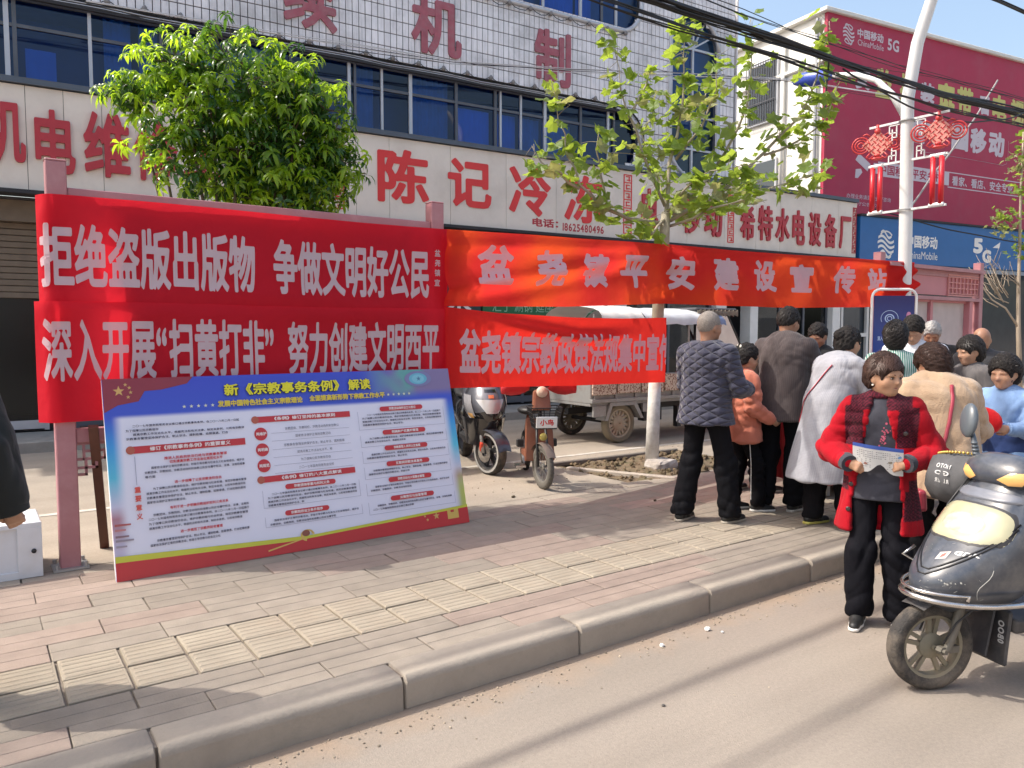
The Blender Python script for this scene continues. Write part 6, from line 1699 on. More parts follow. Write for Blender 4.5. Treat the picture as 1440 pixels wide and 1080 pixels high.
# steering head cowl, lamps, bars, mirrors, hand covers
def rotst(p): 
    v = Matrix.Rotation(STE * .8, 3, 'Z') @ (Vector(p) - Vector((-.40, 0, 0))); return v + Vector((-.40, 0, 0))
hs = bpy.data.objects.new('handlebar_cowl', None)
g = MB(); rows = []
for j in range(15):
    t = j / 14; y = (-1 + 2 * t) * .185; k = math.sqrt(max(.02, 1 - (abs(y) / .195) ** 2.6))
    rows.append([(-.415 + .115 * k * math.cos(a) * (1.0 if math.cos(a) > 0 else .7), y, .985 + .085 * k * math.sin(a) * (1.15 if math.sin(a) > 0 else .8)) for a in [2 * math.pi * i / 20 for i in range(20)]])
hc = link('handlebar_cowl', grid_mesh('handlebar_cowl', rows, M_SCB, closed_u=True, caps=True), sc)
for s in (-1, 1):
    g = MB(); vs = []
    for (a, y) in ((-8, .055), (-26, .10), (-30, .15), (2, .172), (40, .165), (20, .11)):
        k = math.sqrt(max(.02, 1 - (y / .195) ** 2.6)); a = rad(a); vs.append((-.415 + .119 * k * math.cos(a) + .002, s * y, .985 + .088 * k * math.sin(a)))
    g.add(vs + [(-.30, s * .125, .99)], [(6, i, (i + 1) % 6) for i in range(6)]); g.build('indicator', M_AMB, sc, smooth=True)
    g = MB(); g.tube([(-.42, s * .15, .975), (-.45, s * .26, .985), (-.50, s * .36, .975)], .013, n=8); g.tube([(-.455, s * .27, .985), (-.51, s * .38, .97)], .018, n=8); g.build('handlebar', M_SCB2, sc, smooth=True)
    # ribbed mirror stem and oval mirror
    g = MB(); g.tube([(-.42, s * .16, 1.03), (-.425, s * .175, 1.08), (-.43, s * .19, 1.12), (-.435, s * .205, 1.155)], [.016, .015, .013, .011], n=10)
    for k in range(5): g.lathe([(.017 - k * .0006, 0), (.019 - k * .0006, .005), (.017 - k * .0006, .01)], n=10, M=Matrix.Translation((-.42, s * .162 + s * .004 * k, 1.035 + k * .017)))
    mm_ = g.build('mirror_stem', M_MIRR, sc, smooth=True)
    g = MB(); R = Euler((rad(0), rad(-12), rad(s * 12))).to_matrix()
    g.ball((-.43, s * .222, 1.215), (.028, .056, .088), n=18, k=12, R=R @ Matrix.Rotation(rad(-14 * s), 3, 'X')); g.build('mirror', M_MIRR, sc, smooth=True)
    # padded hand cover with brass studs
    rows = []
    for j in range(9):
        t = j / 8; y = .17 + .26 * t; w_ = (.075 + .03 * math.sin(t * 3)); 
        rows.append([(-.475 + w_ * 1.2 * math.cos(a) + .01 * math.sin(j * 2 + i), s * y, .935 - .03 * t + (.10 + .02 * math.sin(t * 2.5)) * math.sin(a) * (1 if math.sin(a) > 0 else 1.25) + .006 * math.sin(i * 2.3 + j)) for i, a in enumerate([2 * math.pi * q / 18 for q in range(18)])])
    hcv = link('hand_cover', grid_mesh('hand_cover', rows, mat('grey_padded_cloth', (.085, .085, .09), rough=.8, var=.25, scale=8, bump=.4, bscale=300), closed_u=True, caps=True), sc)
    g = MB()
    for k in range(15):
        t = k / 14; g.ball((-.475 + .05 * math.sin(t * 3), s * (.18 + .25 * t), 1.045 - .03 * t + .012 * math.sin(t * 3)), .0085, n=8, k=5)
    g.build('stud_trim', mat('brass_beads', (.55, .38, .10), rough=.35, metal=.6), hcv, smooth=True)
    for q, (bd_, zz) in enumerate((('MOTO', .975), ('GO', .94), ('RIDER', .90))):
        V, F = fit_text(bd_, .085, .022, bold=.03)
        W = [(-.475 + .118 + .0 * x, s * .30 + (-x if True else x), zz + y_ - .0) for x, y_, _ in V]
        W = [(-.475 + .126 * math.cos(math.asin(max(-1, min(1, (w_[2] - .92) / .125)))) , w_[1], w_[2]) for w_ in W]
        me = bpy.data.meshes.new('lettering'); me.from_pydata(W, [], F); me.materials.append(mat('worn_white_print', (.5, .5, .5))); link('lettering', me, hcv)
# floorboard, seat, tail, rear wheel
g = MB(); g.box((-.62, 0, .30), (.55, .30, .07)); g.build('footboard', M_SCB2, sc, bevel=.02, seg=3)
rows = []
for x, hw, z0, z1 in ((-.86, .13, .30, .70), (-.95, .17, .30, .74), (-1.15, .18, .36, .76), (-1.35, .15, .46, .77), (-1.52, .06, .60, .76)):
    rows.append([(x, hw * math.copysign(abs(math.cos(a)) ** .7, math.cos(a)), (z0 + z1) / 2 + (z1 - z0) / 2 * math.copysign(abs(math.sin(a)) ** .7, math.sin(a))) for a in [2 * math.pi * q / 20 for q in range(20)]])
link('tail_body', grid_mesh('tail_body', rows, M_SCB, closed_u=True, caps=True), sc)
rows = []
for x, hw, zt in ((-.80, .10, .76), (-.90, .14, .79), (-1.1, .15, .78), (-1.22, .14, .83), (-1.42, .11, .84), (-1.47, .05, .82)):
    rows.append([(x, hw * math.cos(a), zt - .04 + .045 * math.sin(a)) for a in [2 * math.pi * q / 16 for q in range(16)]])
link('seat', grid_mesh('seat', rows, M_BLACK, closed_u=True, caps=True), sc)
wheel(sc, (-1.25, 0, .205), .205, .09, steer=0)
g = MB(); g.tube([(-.75, .12, .28), (-.8, .2, .02)], .012, n=6); g.build('side_stand', M_STEEL, sc)
g = MB(); g.box((-.33, .0, .24), (.02, .26, .26), Matrix.Rotation(rad(-6), 3, 'Y')); sp_ = g.build('splash_guard', M_SCB2, sc, bevel=.01)
V, F = fit_text('20BOO', .13, .032, bold=.04); W = [(-.317, .095 + y_, .255 + x) for x, y_, _ in V]
me = bpy.data.meshes.new('lettering'); me.from_pydata(W, [], F); me.materials.append(mat('worn_white_print', (.5, .5, .5))); link('lettering', me, sp_)

# ---------------------------------------------------------------- silver and black scooter on the lane
M_SILV = mat('silver_paint', (0.085, 0.09, 0.11), rough=.3, metal=.3, var=.08, coat=.5)
M_GLOSS = mat('gloss_black', (0.012, 0.012, 0.014), rough=.14, coat=.8)
s2 = thing('scooter', 'silver and black sport scooter with red brake caliper parked beside the brown bike', 'scooter', (4.47, 6.74, .15), rad(250))
T2 = [(.50, .02, .10, -.22), (.56, .10, .15, -.25), (.64, .13, .20, -.28), (.74, .10, .235, -.30), (.84, .04, .23, -.34), (.94, -.05, .19, -.38), (1.03, -.16, .13, -.42)]
def cowl2(th, z, off=0):
    xf, hw, xb = smooth_interp(T2, z); c, s_ = math.cos(th), math.sin(th)
    return (xb + (xf + off - xb) * abs(c) ** 1.1, (hw + off) * math.copysign(abs(s_) ** 1.0, s_), z)
wheel(s2, (0, 0, .235), .235, .11, tread=False, steer=rad(24), rim=mat('dark_alloy', (.05, .05, .055), rough=.4, metal=.5), drum=.05, spokes=5, whitewall=mat('tyre_grey_side', (.33, .32, .30), rough=.7))
link('front_cowl', grid_mesh('front_cowl', [[cowl2(rad(-90 + 180 * i / 24), .70 + .33 * j / 14 - .0009 * abs(-90 + 180 * i / 24) * (1 - j / 14)) for i in range(25)] for j in range(15)], M_SILV), s2)
link('chin_fairing', grid_mesh('chin_fairing', [[cowl2(rad(-90 + 180 * i / 24), .50 + .20 * j / 8 - .0009 * abs(-90 + 180 * i / 24) * (j / 8), -.004) for i in range(25)] for j in range(9)], M_GLOSS), s2)
for nm, z0, z1, a0, a1, m_, of in (('headlamp', .66, .80, -38, 38, mat('clear_lens', (.42, .42, .42), rough=.1, coat=1), .006), ('nose_panel', .80, .98, -20, 20, mat('dark_silver', (.16, .16, .19), rough=.25, coat=.5), .004), ('air_slot', .875, .905, -16, 16, M_GLOSS, .008), ('badge', .815, .85, -7, 7, mat('orange_badge', (.6, .16, .06)), .010)):
    rows = []
    for j in range(7):
        z = z0 + (z1 - z0) * j / 6; k = 1 - .55 * (1 - j / 6) if nm == 'headlamp' else 1
        rows.append([cowl2(rad(a0 * k + (a1 - a0) * k * i / 10), z, of) for i in range(11)])
    link(nm, grid_mesh(nm, rows, m_), s2)
for s in (-1, 1):
    rows = [[cowl2(rad(s * (50 + 24 * i / 5)), .62 + .22 * j / 6 + .002 * i, .010) for i in range(6)] for j in range(7)]
    link('side_lamp', grid_mesh('side_lamp', rows, mat('side_lens', (.28, .28, .30), rough=.2, coat=.6)), s2)
    rows = [[cowl2(rad(s * (56 + 16 * i / 4)), .60 + .05 * j / 3, .014) for i in range(5)] for j in range(4)]
    link('indicator', grid_mesh('indicator', rows, M_AMB), s2)
rows = []
for j in range(9):
    z = .30 + .30 * j / 8; hw = .185 + .05 * j / 8; xf = -.05 + .15 * (j / 8)
    rows.append([(-.34 + (xf + .34) * abs(math.cos(a)), hw * math.sin(a), z) for a in [rad(-90 + 180 * i / 16) for i in range(17)]])
link('lower_fairing', grid_mesh('lower_fairing', rows, M_GLOSS), s2)
rows = []
for k in range(11):
    a = rad(10 + 130 * k / 10) ; rr = .262
    rows.append([tuple(Matrix.Rotation(rad(24), 3, 'Z') @ Vector((rr * math.cos(a), y, .235 + rr * math.sin(a) - 2.6 * y * y))) for y in (-.085, -.06, -.03, 0, .03, .06, .085)])
link('front_fender', grid_mesh('front_fender', rows, M_SILV), s2)
g = MB()
for s in (-1, 1): g.tube([(0.02, s * .08, .235), (-.06, s * .085, .45), (-.1, s * .08, .6)], .02, n=8)
g.build('fork', M_STEEL, s2, smooth=True)
g = MB(); g.box((-.02, -.09, .30), (.07, .03, .10), Matrix.Rotation(.3, 3, 'Y')); g.build('brake_caliper', mat('caliper_red', (.55, .05, .02), rough=.4), s2, bevel=.008)
g = MB(); g.lathe([(.04, 0), (.105, 0), (.105, .004), (.04, .004)], n=24, M=Matrix.Translation((0, -.062, .235)) @ Matrix.Rotation(rad(24), 4, 'Z') @ Matrix.Rotation(rad(90), 4, 'X'), closed=True); g.build('brake_disc', M_CHR, s2)
g = MB(); g.tube([(-.25, -.34, 1.06), (-.22, -.2, 1.05), (-.2, 0, 1.03), (-.22, .2, 1.05), (-.25, .34, 1.06)], .014, n=8)
for s in (-1, 1): g.tube([(-.25, s * .24, 1.06), (-.26, s * .36, 1.055)], .019, n=8); g.tube([(-.2, s * .2, 1.06), (-.16, s * .26, 1.22)], .007, n=6); g.ball((-.16, s * .28, 1.25), (.02, .06, .04), n=10, k=6)
g.build('handlebar', M_BLACK, s2, smooth=True)
rows = []
for x, hw, z0, z1 in ((-.80, .12, .32, .72), (-.92, .17, .32, .78), (-1.15, .18, .40, .80), (-1.4, .15, .55, .84), (-1.62, .05, .70, .85)):
    rows.append([(x, hw * math.cos(a), (z0 + z1) / 2 + (z1 - z0) / 2 * math.sin(a)) for a in [2 * math.pi * q / 16 for q in range(16)]])
link('tail_body', grid_mesh('tail_body', rows, M_GLOSS, closed_u=True, caps=True), s2)
g = MB(); g.box((-.58, 0, .33), (.5, .34, .08)); g.build('footboard', M_BLACK, s2, bevel=.02)
rows = []
for x, hw, zt in ((-.75, .1, .78), (-.88, .15, .82), (-1.1, .16, .82), (-1.25, .15, .88), (-1.5, .1, .9)):
    rows.append([(x, hw * math.cos(a), zt - .04 + .045 * math.sin(a)) for a in [2 * math.pi * q / 14 for q in range(14)]])
link('seat', grid_mesh('seat', rows, M_BLACK, closed_u=True, caps=True), s2)
wheel(s2, (-1.3, 0, .235), .235, .12, rim=M_ALUD)
g = MB(); g.tube([(-.9, -.2, .3), (-1.3, -.22, .36), (-1.6, -.2, .42)], [.03, .05, .06], n=10); g.build('exhaust', M_STEEL, s2, smooth=True)
g = MB(); g.tube([(-.7, .1, .3), (-.78, .26, .0)], .012, n=6); g.build('side_stand', M_STEEL, s2)

# ---------------------------------------------------------------- small brown electric bike with a basket
M_BRN = mat('brown_paint', (0.22, 0.075, 0.04), rough=.4, var=.12, dirt=(.3, .2, .14), dirt_amt=.4)
s3 = thing('electric_bike', 'small brown electric bike with black wire basket and white name plate on the lane', 'bike', (4.47, 5.82, .15), rad(243))
wheel(s3, (0, 0, .215), .215, .055, steer=rad(14), wire=True, rim=mat('dull_rim', (.22, .21, .19), rough=.5, metal=.4), tyre_m=mat('dusty_tyre', (.11, .10, .085), rough=.9), drum=.035)
rows = []
for k in range(9):
    a = rad(30 + 110 * k / 8); rr = .235
    rows.append([tuple(Matrix.Rotation(rad(14), 3, 'Z') @ Vector((rr * math.cos(a), y, .215 + rr * math.sin(a) - 5 * y * y))) for y in (-.045, -.03, 0, .03, .045)])
link('front_fender', grid_mesh('front_fender', rows, mat('grey_brown', (.16, .12, .1), rough=.5)), s3)
g = MB()
for s in (-1, 1): g.tube([(.0, s * .045, .215), (-.05, s * .05, .42), (-.12, s * .04, .62)], .013, n=8)
g.tube([(-.12, 0, .60), (-.22, 0, .95)], .018, n=8); g.build('fork', M_BLACK, s3, smooth=True)
g = MB(); g.prism([(-.15, 0), (.15, 0), (.13, .42), (-.13, .42)], Matrix.Translation((-.20, 0, .24)) @ Matrix.Rotation(rad(90), 4, 'Z') @ Matrix.Rotation(rad(82), 4, 'X'), .05)
g.build('leg_shield', M_BRN, s3, bevel=.012, seg=2)
g = MB(); g.prism([(-.09, 0), (.09, 0), (.075, .20), (-.075, .20)], Matrix.Translation((-.13, 0, .74)) @ Matrix.Rotation(rad(90), 4, 'Z') @ Matrix.Rotation(rad(78), 4, 'X'), .10); g.build('head_cowl', M_BRN, s3, bevel=.02, seg=2)
g = MB(); g.lathe([(0, .05), (.045, .045), (.055, .02), (.052, -.03), (0, -.04)], n=18, M=Matrix.Translation((-.07, 0, .93)) @ Matrix.Rotation(rad(82), 4, 'Y')); g.build('headlamp', mat('cream_lamp', (.6, .5, .4), rough=.3), s3, smooth=True)
g = MB(); g.lathe([(0, .02), (.03, .018), (.038, 0), (0, -.02)], n=14, M=Matrix.Translation((.02, 0, .505)) @ Matrix.Rotation(rad(90), 4, 'Y')); g.build('lower_lamp', mat('brass_lamp', (.5, .4, .1), rough=.3), s3, smooth=True)
g = MB(); x0, x1, hw0, hw1, z0, z1 = .0, .20, .10, .15, .60, .80
def ringp(t): hw = mix(hw0, hw1, t); xf = mix(.15, .20, t); z = mix(z0, z1, t); return [(-.06, -hw, z), (xf, -hw, z), (xf, hw, z), (-.06, hw, z)]
for t in (0, .25, .5, .75, 1):
    r = ringp(t)
    for a, b_ in zip(r, r[1:] + r[:1]): g.bar(a, b_, .006 if t not in (0, 1) else .009)
for k in range(4):
    for q in range(5):
        a0, b0 = ringp(0)[k], ringp(0)[(k + 1) % 4]; a1, b1 = ringp(1)[k], ringp(1)[(k + 1) % 4]
        g.bar(Vector(a0).lerp(Vector(b0), q / 5), Vector(a1).lerp(Vector(b1), q / 5), .005)
for q in range(6): g.bar((-.06, -.1 + .04 * q, .6), (.15, -.1 + .04 * q, .6), .005)
bk = g.build('basket', M_BLACK, s3)
g = MB(); g.box((.19, 0, .665), (.012, .20, .11), Matrix.Rotation(rad(14), 3, 'Y')); npl = g.build('name_plate', M_WHITE, bk, bevel=.004)
V, F = fit_text('小鸟', .13, .06, bold=.03); W = [(.1985 + y_ * .22, x, .665 + y_) for x, y_, _ in V]
me = bpy.data.meshes.new('lettering'); me.from_pydata(W, [], F); me.materials.append(M_RED_L); link('lettering', me, npl)
g = MB(); g.tube([(-.3, -.30, .98), (-.22, -.16, .99), (-.2, 0, .96), (-.22, .16, .99), (-.3, .30, .98)], .012, n=8); g.build('handlebar', M_BLACK, s3, smooth=True)
for s in (-1, 1):
    rows = []
    for j in range(7):
        t = j / 6; y = s * (.10 + .27 * t)
        rows.append([(-.25 + .075 * math.cos(a), y, .985 - .03 * t + (.05 + .03 * math.sin(t * 3)) * math.sin(a) + .006 * math.sin(i * 2 + j)) for i, a in enumerate([2 * math.pi * q / 14 for q in range(14)])])
    link('hand_cover', grid_mesh('hand_cover', rows, mat('red_quilt', (.55, .02, .03), rough=.7), closed_u=True, caps=True), s3)
g = MB(); g.box((-.5, 0, .27), (.45, .22, .05)); g.tube([(-.2, 0, .5), (-.25, 0, .28), (-.7, 0, .28), (-1.0, 0, .45), (-.85, 0, .62)], .022, n=8); g.build('frame', M_BRN, s3)
g = MB(); g.ball((-.85, 0, .68), (.17, .12, .05), n=14, k=8); g.build('seat', M_BLACK, s3, smooth=True)
wheel(s3, (-1.05, 0, .215), .215, .055, wire=True, rim=M_STEEL, drum=.07)
for s in (-1, 1):
    g = MB(); g.box((-.35, s * .17, .40), (.05, .07, .08)); g.build('pedal', M_BLACK, s3, bevel=.008)
g = MB(); g.box((-.36, -.17, .17), (.16, .1, .02)); g.build('footrest', M_CHR, s3)
g = MB(); g.tube([(-.8, 0, .28), (-.85, .2, 0)], .01, n=6); g.build('side_stand', M_STEEL, s3)

# ---------------------------------------------------------------- another parked two-wheeler mostly hidden behind the poster
s5 = copy_tree(s2, loc=(3.78, 7.25, .15), rz=rad(254), label='dark scooter tucked behind the poster board, only its mirror and bar showing')

# ---------------------------------------------------------------- three-wheeled cargo truck with canopy
M_BED = mat('weathered_steel_bed', (0.33, 0.33, 0.32), rough=.55, metal=.25, var=.2, scale=5, dirt=(.16, .11, .08), dirt_amt=.5, dirt_scale=5)
M_TRED = mat('truck_red', (0.50, 0.02, 0.025), rough=.35, coat=.3, dirt=(.3, .12, .1), dirt_amt=.3)
tk = thing('cargo_tricycle', 'grey bedded three wheeled cargo truck with red cab and white canopy behind the plane tree', 'truck', (7.22, 7.72, .15), rad(-1))
wheel(tk, (0, 0, .27), .27, .12, rim=mat('cream_rim', (.42, .36, .26), rough=.6, dirt=(.3, .1, .06), dirt_amt=.5), spokes=8, tyre_m=mat('dusty_tyre2', (.20, .17, .12), rough=.95), tread=False, drum=.10)
wheel(tk, (0, 1.02, .27), .27, .12, spokes=8, tread=False)
wheel(tk, (2.55, .5, .27), .27, .11, spokes=6, tread=False, rim=M_TRED)
g = MB(); g.box((.38, .5, .56), (1.9, 1.18, .06)); g.box((.38, -.09, .74), (1.9, .03, .34)); g.box((.38, 1.1, .74), (1.9, .03, .34)); g.box((-.56, .5, .74), (.03, 1.2, .34))
for k in range(6): g.box((-.5 + k * .36, -.115, .74), (.05, .03, .34))
g.box((.38, -.12, .60), (1.92, .05, .05)); g.box((.38, -.12, .92), (1.92, .05, .04)); g.build('cargo_bed', M_BED, tk, bevel=.004)
g = MB(); g.prism([(-.34, 0), (-.25, .24), (.22, .24), (.36, 0), (.31, 0), (.18, .19), (-.21, .19), (-.29, 0)], Matrix.Translation((0, .07, .33)) @ Matrix.Rotation(rad(90), 4, 'X'), .2)
g.box((-.42, -.1, .46), (.22, .03, .14)); g.box((.5, -.08, .47), (.25, .04, .12)); g.build('wheel_arch', M_BED, tk)
g = MB(); g.bar((-.5, .5, .42), (2.3, .5, .42), .08, .08); g.tube([(0, 0, .27), (0, 1.02, .27)], .03, n=8); g.box((.7, .1, .36), (.35, .12, .2)); g.box((1.15, .0, .3), (.08, .08, .3)); g.build('chassis', M_BLACK, tk)
M_PAD = mat('mottled_carpet', (.45, .36, .30), rough=.95)
t_, N, L, pb_ = nodes_of(M_PAD)
vz = N.new('ShaderNodeTexVoronoi'); vz.inputs['Scale'].default_value = 42; tc = N.new('ShaderNodeTexCoord'); L.new(tc.outputs['Object'], vz.inputs['Vector']); rr = N.new('ShaderNodeValToRGB'); L.new(vz.outputs['Distance'], rr.inputs[0])
rr.color_ramp.elements[0].color = (.20, .07, .05, 1); rr.color_ramp.elements[0].position = .25; rr.color_ramp.elements[1].color = (.62, .52, .42, 1); rr.color_ramp.elements[1].position = .6; L.new(rr.outputs[0], pb_.inputs['Base Color'])
for k in range(4):
    g = MB(); g.box((-.38 + k * .44, -.150, .80 + .01 * (k % 2)), (.41, .035, .24)); g.build('carpet_pad', M_PAD, tk, bevel=.012, seg=2)
g = MB()
for x in (-.5, 1.28):
    for y in (-.08, 1.08): g.tube([(x, y, .9), (x, y, 1.75)], .015, n=6)
g.build('canopy_pole', M_STEEL, tk)
for nm, x0, x1, zt, m_ in (('canopy', -.42, .35, 1.88, M_WHITE), ('canopy', .36, 1.55, 1.86, mat('pale_tarp', (.62, .64, .66), rough=.6)), ('canopy_awning', 1.45, 2.0, 1.83, mat('blue_grey_tarp', (.16, .20, .32), rough=.5, var=.3, scale=8))):
    rows = []
    for k in range(13):
        a = rad(180 * k / 12); rows.append([(mix(x0, x1, i / 8), .5 - .66 * math.cos(a), 1.62 + (zt - 1.62) * math.sin(a) ** .7 + .012 * math.sin(i * 2.1 + k)) for i in range(9)])
    link(nm, grid_mesh(nm, rows, m_), tk)
g = MB(); g.box((1.35, -.05, .95), (.09, .1, .85)); g.box((1.5, -.02, 1.05), (.18, .12, .5)); g.build('cab_pillar', M_BED, tk)
rows = []
for x, z0, z1, hw in ((1.75, .45, .80, .5), (2.1, .40, .92, .52), (2.45, .42, 1.08, .50), (2.7, .45, 1.08, .44), (2.92, .5, .95, .32), (3.0, .56, .8, .2)):
    rows.append([(x, .5 + hw * math.copysign(abs(math.cos(a)) ** .5, math.cos(a)), (z0 + z1) / 2 + (z1 - z0) / 2 * math.copysign(abs(math.sin(a)) ** .5, math.sin(a))) for a in [2 * math.pi * q / 20 for q in range(20)]])
link('cab_body', grid_mesh('cab_body', rows, M_TRED, closed_u=True, caps=True), tk)
g = MB(); g.box((1.65, .02, .95), (.5, .05, .7)); g.build('side_panel', M_TRED, tk, bevel=.02)
g = MB()
for y in (.05, .95): g.tube([(2.75, y, 1.05), (2.25, y, 1.78), (1.55, y, 1.82)], .02, n=8); g.tube([(1.55, y, .9), (1.55, y, 1.82)], .02, n=8)
g.tube([(2.25, .05, 1.78), (2.25, .95, 1.78)], .02, n=8); g.build('cab_frame', M_BLACK, tk, smooth=True)
g = MB(); g.add([(2.74, .07, 1.07), (2.74, .93, 1.07), (2.26, .93, 1.76), (2.26, .07, 1.76)], [(0, 1, 2, 3)]); g.build('windscreen', M_DARKG, tk)
g = MB(); g.add([(2.70, .04, 1.08), (1.57, .04, 1.08), (1.57, .04, 1.78), (2.24, .04, 1.76)], [(0, 1, 2, 3)]); g.build('side_window', M_DARKG, tk)
g = MB(); g.box((1.95, .5, 1.85), (.9, 1.05, .05)); g.build('cab_roof', mat('roof_cloth', (.08, .08, .09), rough=.8), tk, bevel=.02)
g = MB()
for k in range(30): g.box((1.52 + k * .03, -.035, 1.80), (.014, .012, .06 + .02 * (k % 3)))
g.build('fringe', mat('fringe_thread', (.3, .27, .22), rough=.9), tk)
g = MB(); g.lathe([(0, .03), (.07, .02), (.08, 0), (0, -.02)], n=16, M=Matrix.Translation((2.97, .3, .78)) @ Matrix.Rotation(rad(90), 4, 'Y')); g.build('headlamp', mat('clear_lens', (.42, .42, .42)), tk, smooth=True)
g = MB(); g.box((1.52, -.09, .95), (.02, .012, .38)); g.build('orange_tassel', mat('orange_cloth', (.6, .22, .1)), tk)
# ================================================================== PEOPLE
import openvdb
def _v(p): return np.array(p, dtype=np.float32)
class SDF:
    def __init__(s, vox): s.p = []; s.vox = vox
    def cap(s, a, b, ra, rb=None, k=.02, R=None, o=None, sc=None):
        """round cone; R/o/sc: evaluated in a rotated frame at o with axes scaled by sc"""
        s.p.append(('cap', _v(a), _v(b), ra, rb if rb is not None else ra, k, R, o, sc)); return s
    def ell(s, c, r, k=.02, R=None): s.p.append(('ell', _v(c), _v(r), k, R)); return s
    def sub(s, c, r, k=.01, R=None): s.p.append(('sub', _v(c), _v(r), k, R)); return s
    def cut(s, pt, n, k=.006): s.p.append(('cut', _v(pt), _v(n) / np.linalg.norm(n), k)); return s
    def subbox(s, c, h, R=None, k=.006): s.p.append(('box', _v(c), _v(h), k, R)); return s
    def bounds(s):
        lo, hi = [], []
        for q in s.p:
            if q[0] == 'cap':
                _, a, b, ra, rb, k, R, o, sc = q; m = max(ra, rb) * (max(sc) if sc is not None else 1)
                A = (np.array(R) @ a + o) if R is not None else a; B = (np.array(R) @ b + o) if R is not None else b
                lo.append(np.minimum(A, B) - m); hi.append(np.maximum(A, B) + m)
            elif q[0] == 'ell': m = float(max(q[2])) if q[4] is not None else q[2]; lo.append(q[1] - m); hi.append(q[1] + m)
        return np.min(lo, 0) - 4 * s.vox, np.max(hi, 0) + 4 * s.vox
    def mesh(s):
        lo, hi = s.bounds(); v = s.vox; n = np.ceil((hi - lo) / v).astype(int) + 1
        D = np.full(n, .2, dtype=np.float32)
        ax = [lo[i] + v * np.arange(n[i], dtype=np.float32) for i in range(3)]
        def region(c0, c1, pad):
            i0 = np.maximum(0, np.floor((c0 - pad - lo) / v).astype(int)); i1 = np.minimum(n, np.ceil((c1 + pad - lo) / v).astype(int) + 1)
            sl = tuple(slice(a, b) for a, b in zip(i0, i1))
            return sl, ax[0][sl[0]][:, None, None], ax[1][sl[1]][None, :, None], ax[2][sl[2]][None, None, :]
        for q in s.p:
            t = q[0]
            if t == 'cap':
                _, a, b, ra, rb, k, R, o, sc = q; m = max(ra, rb) * (max(sc) if sc is not None else 1)
                A = (np.array(R) @ a + o) if R is not None else a; B = (np.array(R) @ b + o) if R is not None else b
                sl, x, y, z = region(np.minimum(A, B), np.maximum(A, B), m + k + 3 * v)
                if R is not None:
                    R_ = np.array(R, dtype=np.float32); x, y, z = x - o[0], y - o[1], z - o[2]
                    x, y, z = R_[0, 0] * x + R_[1, 0] * y + R_[2, 0] * z, R_[0, 1] * x + R_[1, 1] * y + R_[2, 1] * z, R_[0, 2] * x + R_[1, 2] * y + R_[2, 2] * z
                f = 1.0
                if sc is not None: x, y, z = x / sc[0], y / sc[1], z / sc[2]; a = a / _v(sc); b = b / _v(sc); f = min(sc)
                d = b - a; L2 = max(float(d @ d), 1e-9)
                h = np.clip(((x - a[0]) * d[0] + (y - a[1]) * d[1] + (z - a[2]) * d[2]) / L2, 0, 1)
                g = (np.sqrt((x - a[0] - d[0] * h) ** 2 + (y - a[1] - d[1] * h) ** 2 + (z - a[2] - d[2] * h) ** 2) - (ra + (rb - ra) * h)) * f
                self_ = D[sl]; hh = np.clip(k - np.abs(self_ - g), 0, None) / k; D[sl] = np.minimum(self_, g) - hh * hh * k * .25
            elif t in ('ell', 'sub', 'box'):
                _, c, r, k, R = q; m = float(np.linalg.norm(r)) if (R is not None or t == 'box') else r
                sl, x, y, z = region(c - m, c + m, k + 3 * v)
                x, y, z = x - c[0], y - c[1], z - c[2]
                if R is not None:
                    R_ = np.array(R, dtype=np.float32)
                    x, y, z = R_[0, 0] * x + R_[1, 0] * y + R_[2, 0] * z, R_[0, 1] * x + R_[1, 1] * y + R_[2, 1] * z, R_[0, 2] * x + R_[1, 2] * y + R_[2, 2] * z
                if t == 'box':
                    g = np.maximum(np.maximum(np.abs(x) - r[0], np.abs(y) - r[1]), np.abs(z) - r[2])
                else:
                    k0 = np.sqrt((x / r[0]) ** 2 + (y / r[1]) ** 2 + (z / r[2]) ** 2); k1 = np.sqrt((x / r[0] ** 2) ** 2 + (y / r[1] ** 2) ** 2 + (z / r[2] ** 2) ** 2) + 1e-6
                    g = k0 * (k0 - 1) / k1
                self_ = D[sl]
                if t == 'ell': hh = np.clip(k - np.abs(self_ - g), 0, None) / k; D[sl] = np.minimum(self_, g) - hh * hh * k * .25
                else: g = -g; hh = np.clip(k - np.abs(self_ - g), 0, None) / k; D[sl] = np.maximum(self_, g) + hh * hh * k * .25
            elif t == 'cut':
                _, p, nn, k = q
                g = (ax[0][:, None, None] - p[0]) * nn[0] + (ax[1][None, :, None] - p[1]) * nn[1] + (ax[2][None, None, :] - p[2]) * nn[2]
                hh = np.clip(k - np.abs(D - g), 0, None) / k; D = np.maximum(D, g) + hh * hh * k * .25
        D = np.clip(D, -3 * v, 3 * v).astype(np.float64 if False else np.float32)
        gr = openvdb.FloatGrid(3 * v); gr.copyFromArray(D)
        pts, quads = gr.convertToQuads(0.0)
        return np.asarray(pts) * v + lo, np.asarray(quads)[:, ::-1]
def wob(P, amp, freq, seed, n=6):
    r = np.random.default_rng(seed); out = np.zeros(len(P))
    for _ in range(n):
        d = r.normal(size=3); d /= np.linalg.norm(d); out += np.sin(P @ d * freq * r.uniform(.6, 1.6) + r.uniform(0, 6))
    return out * amp / math.sqrt(n)
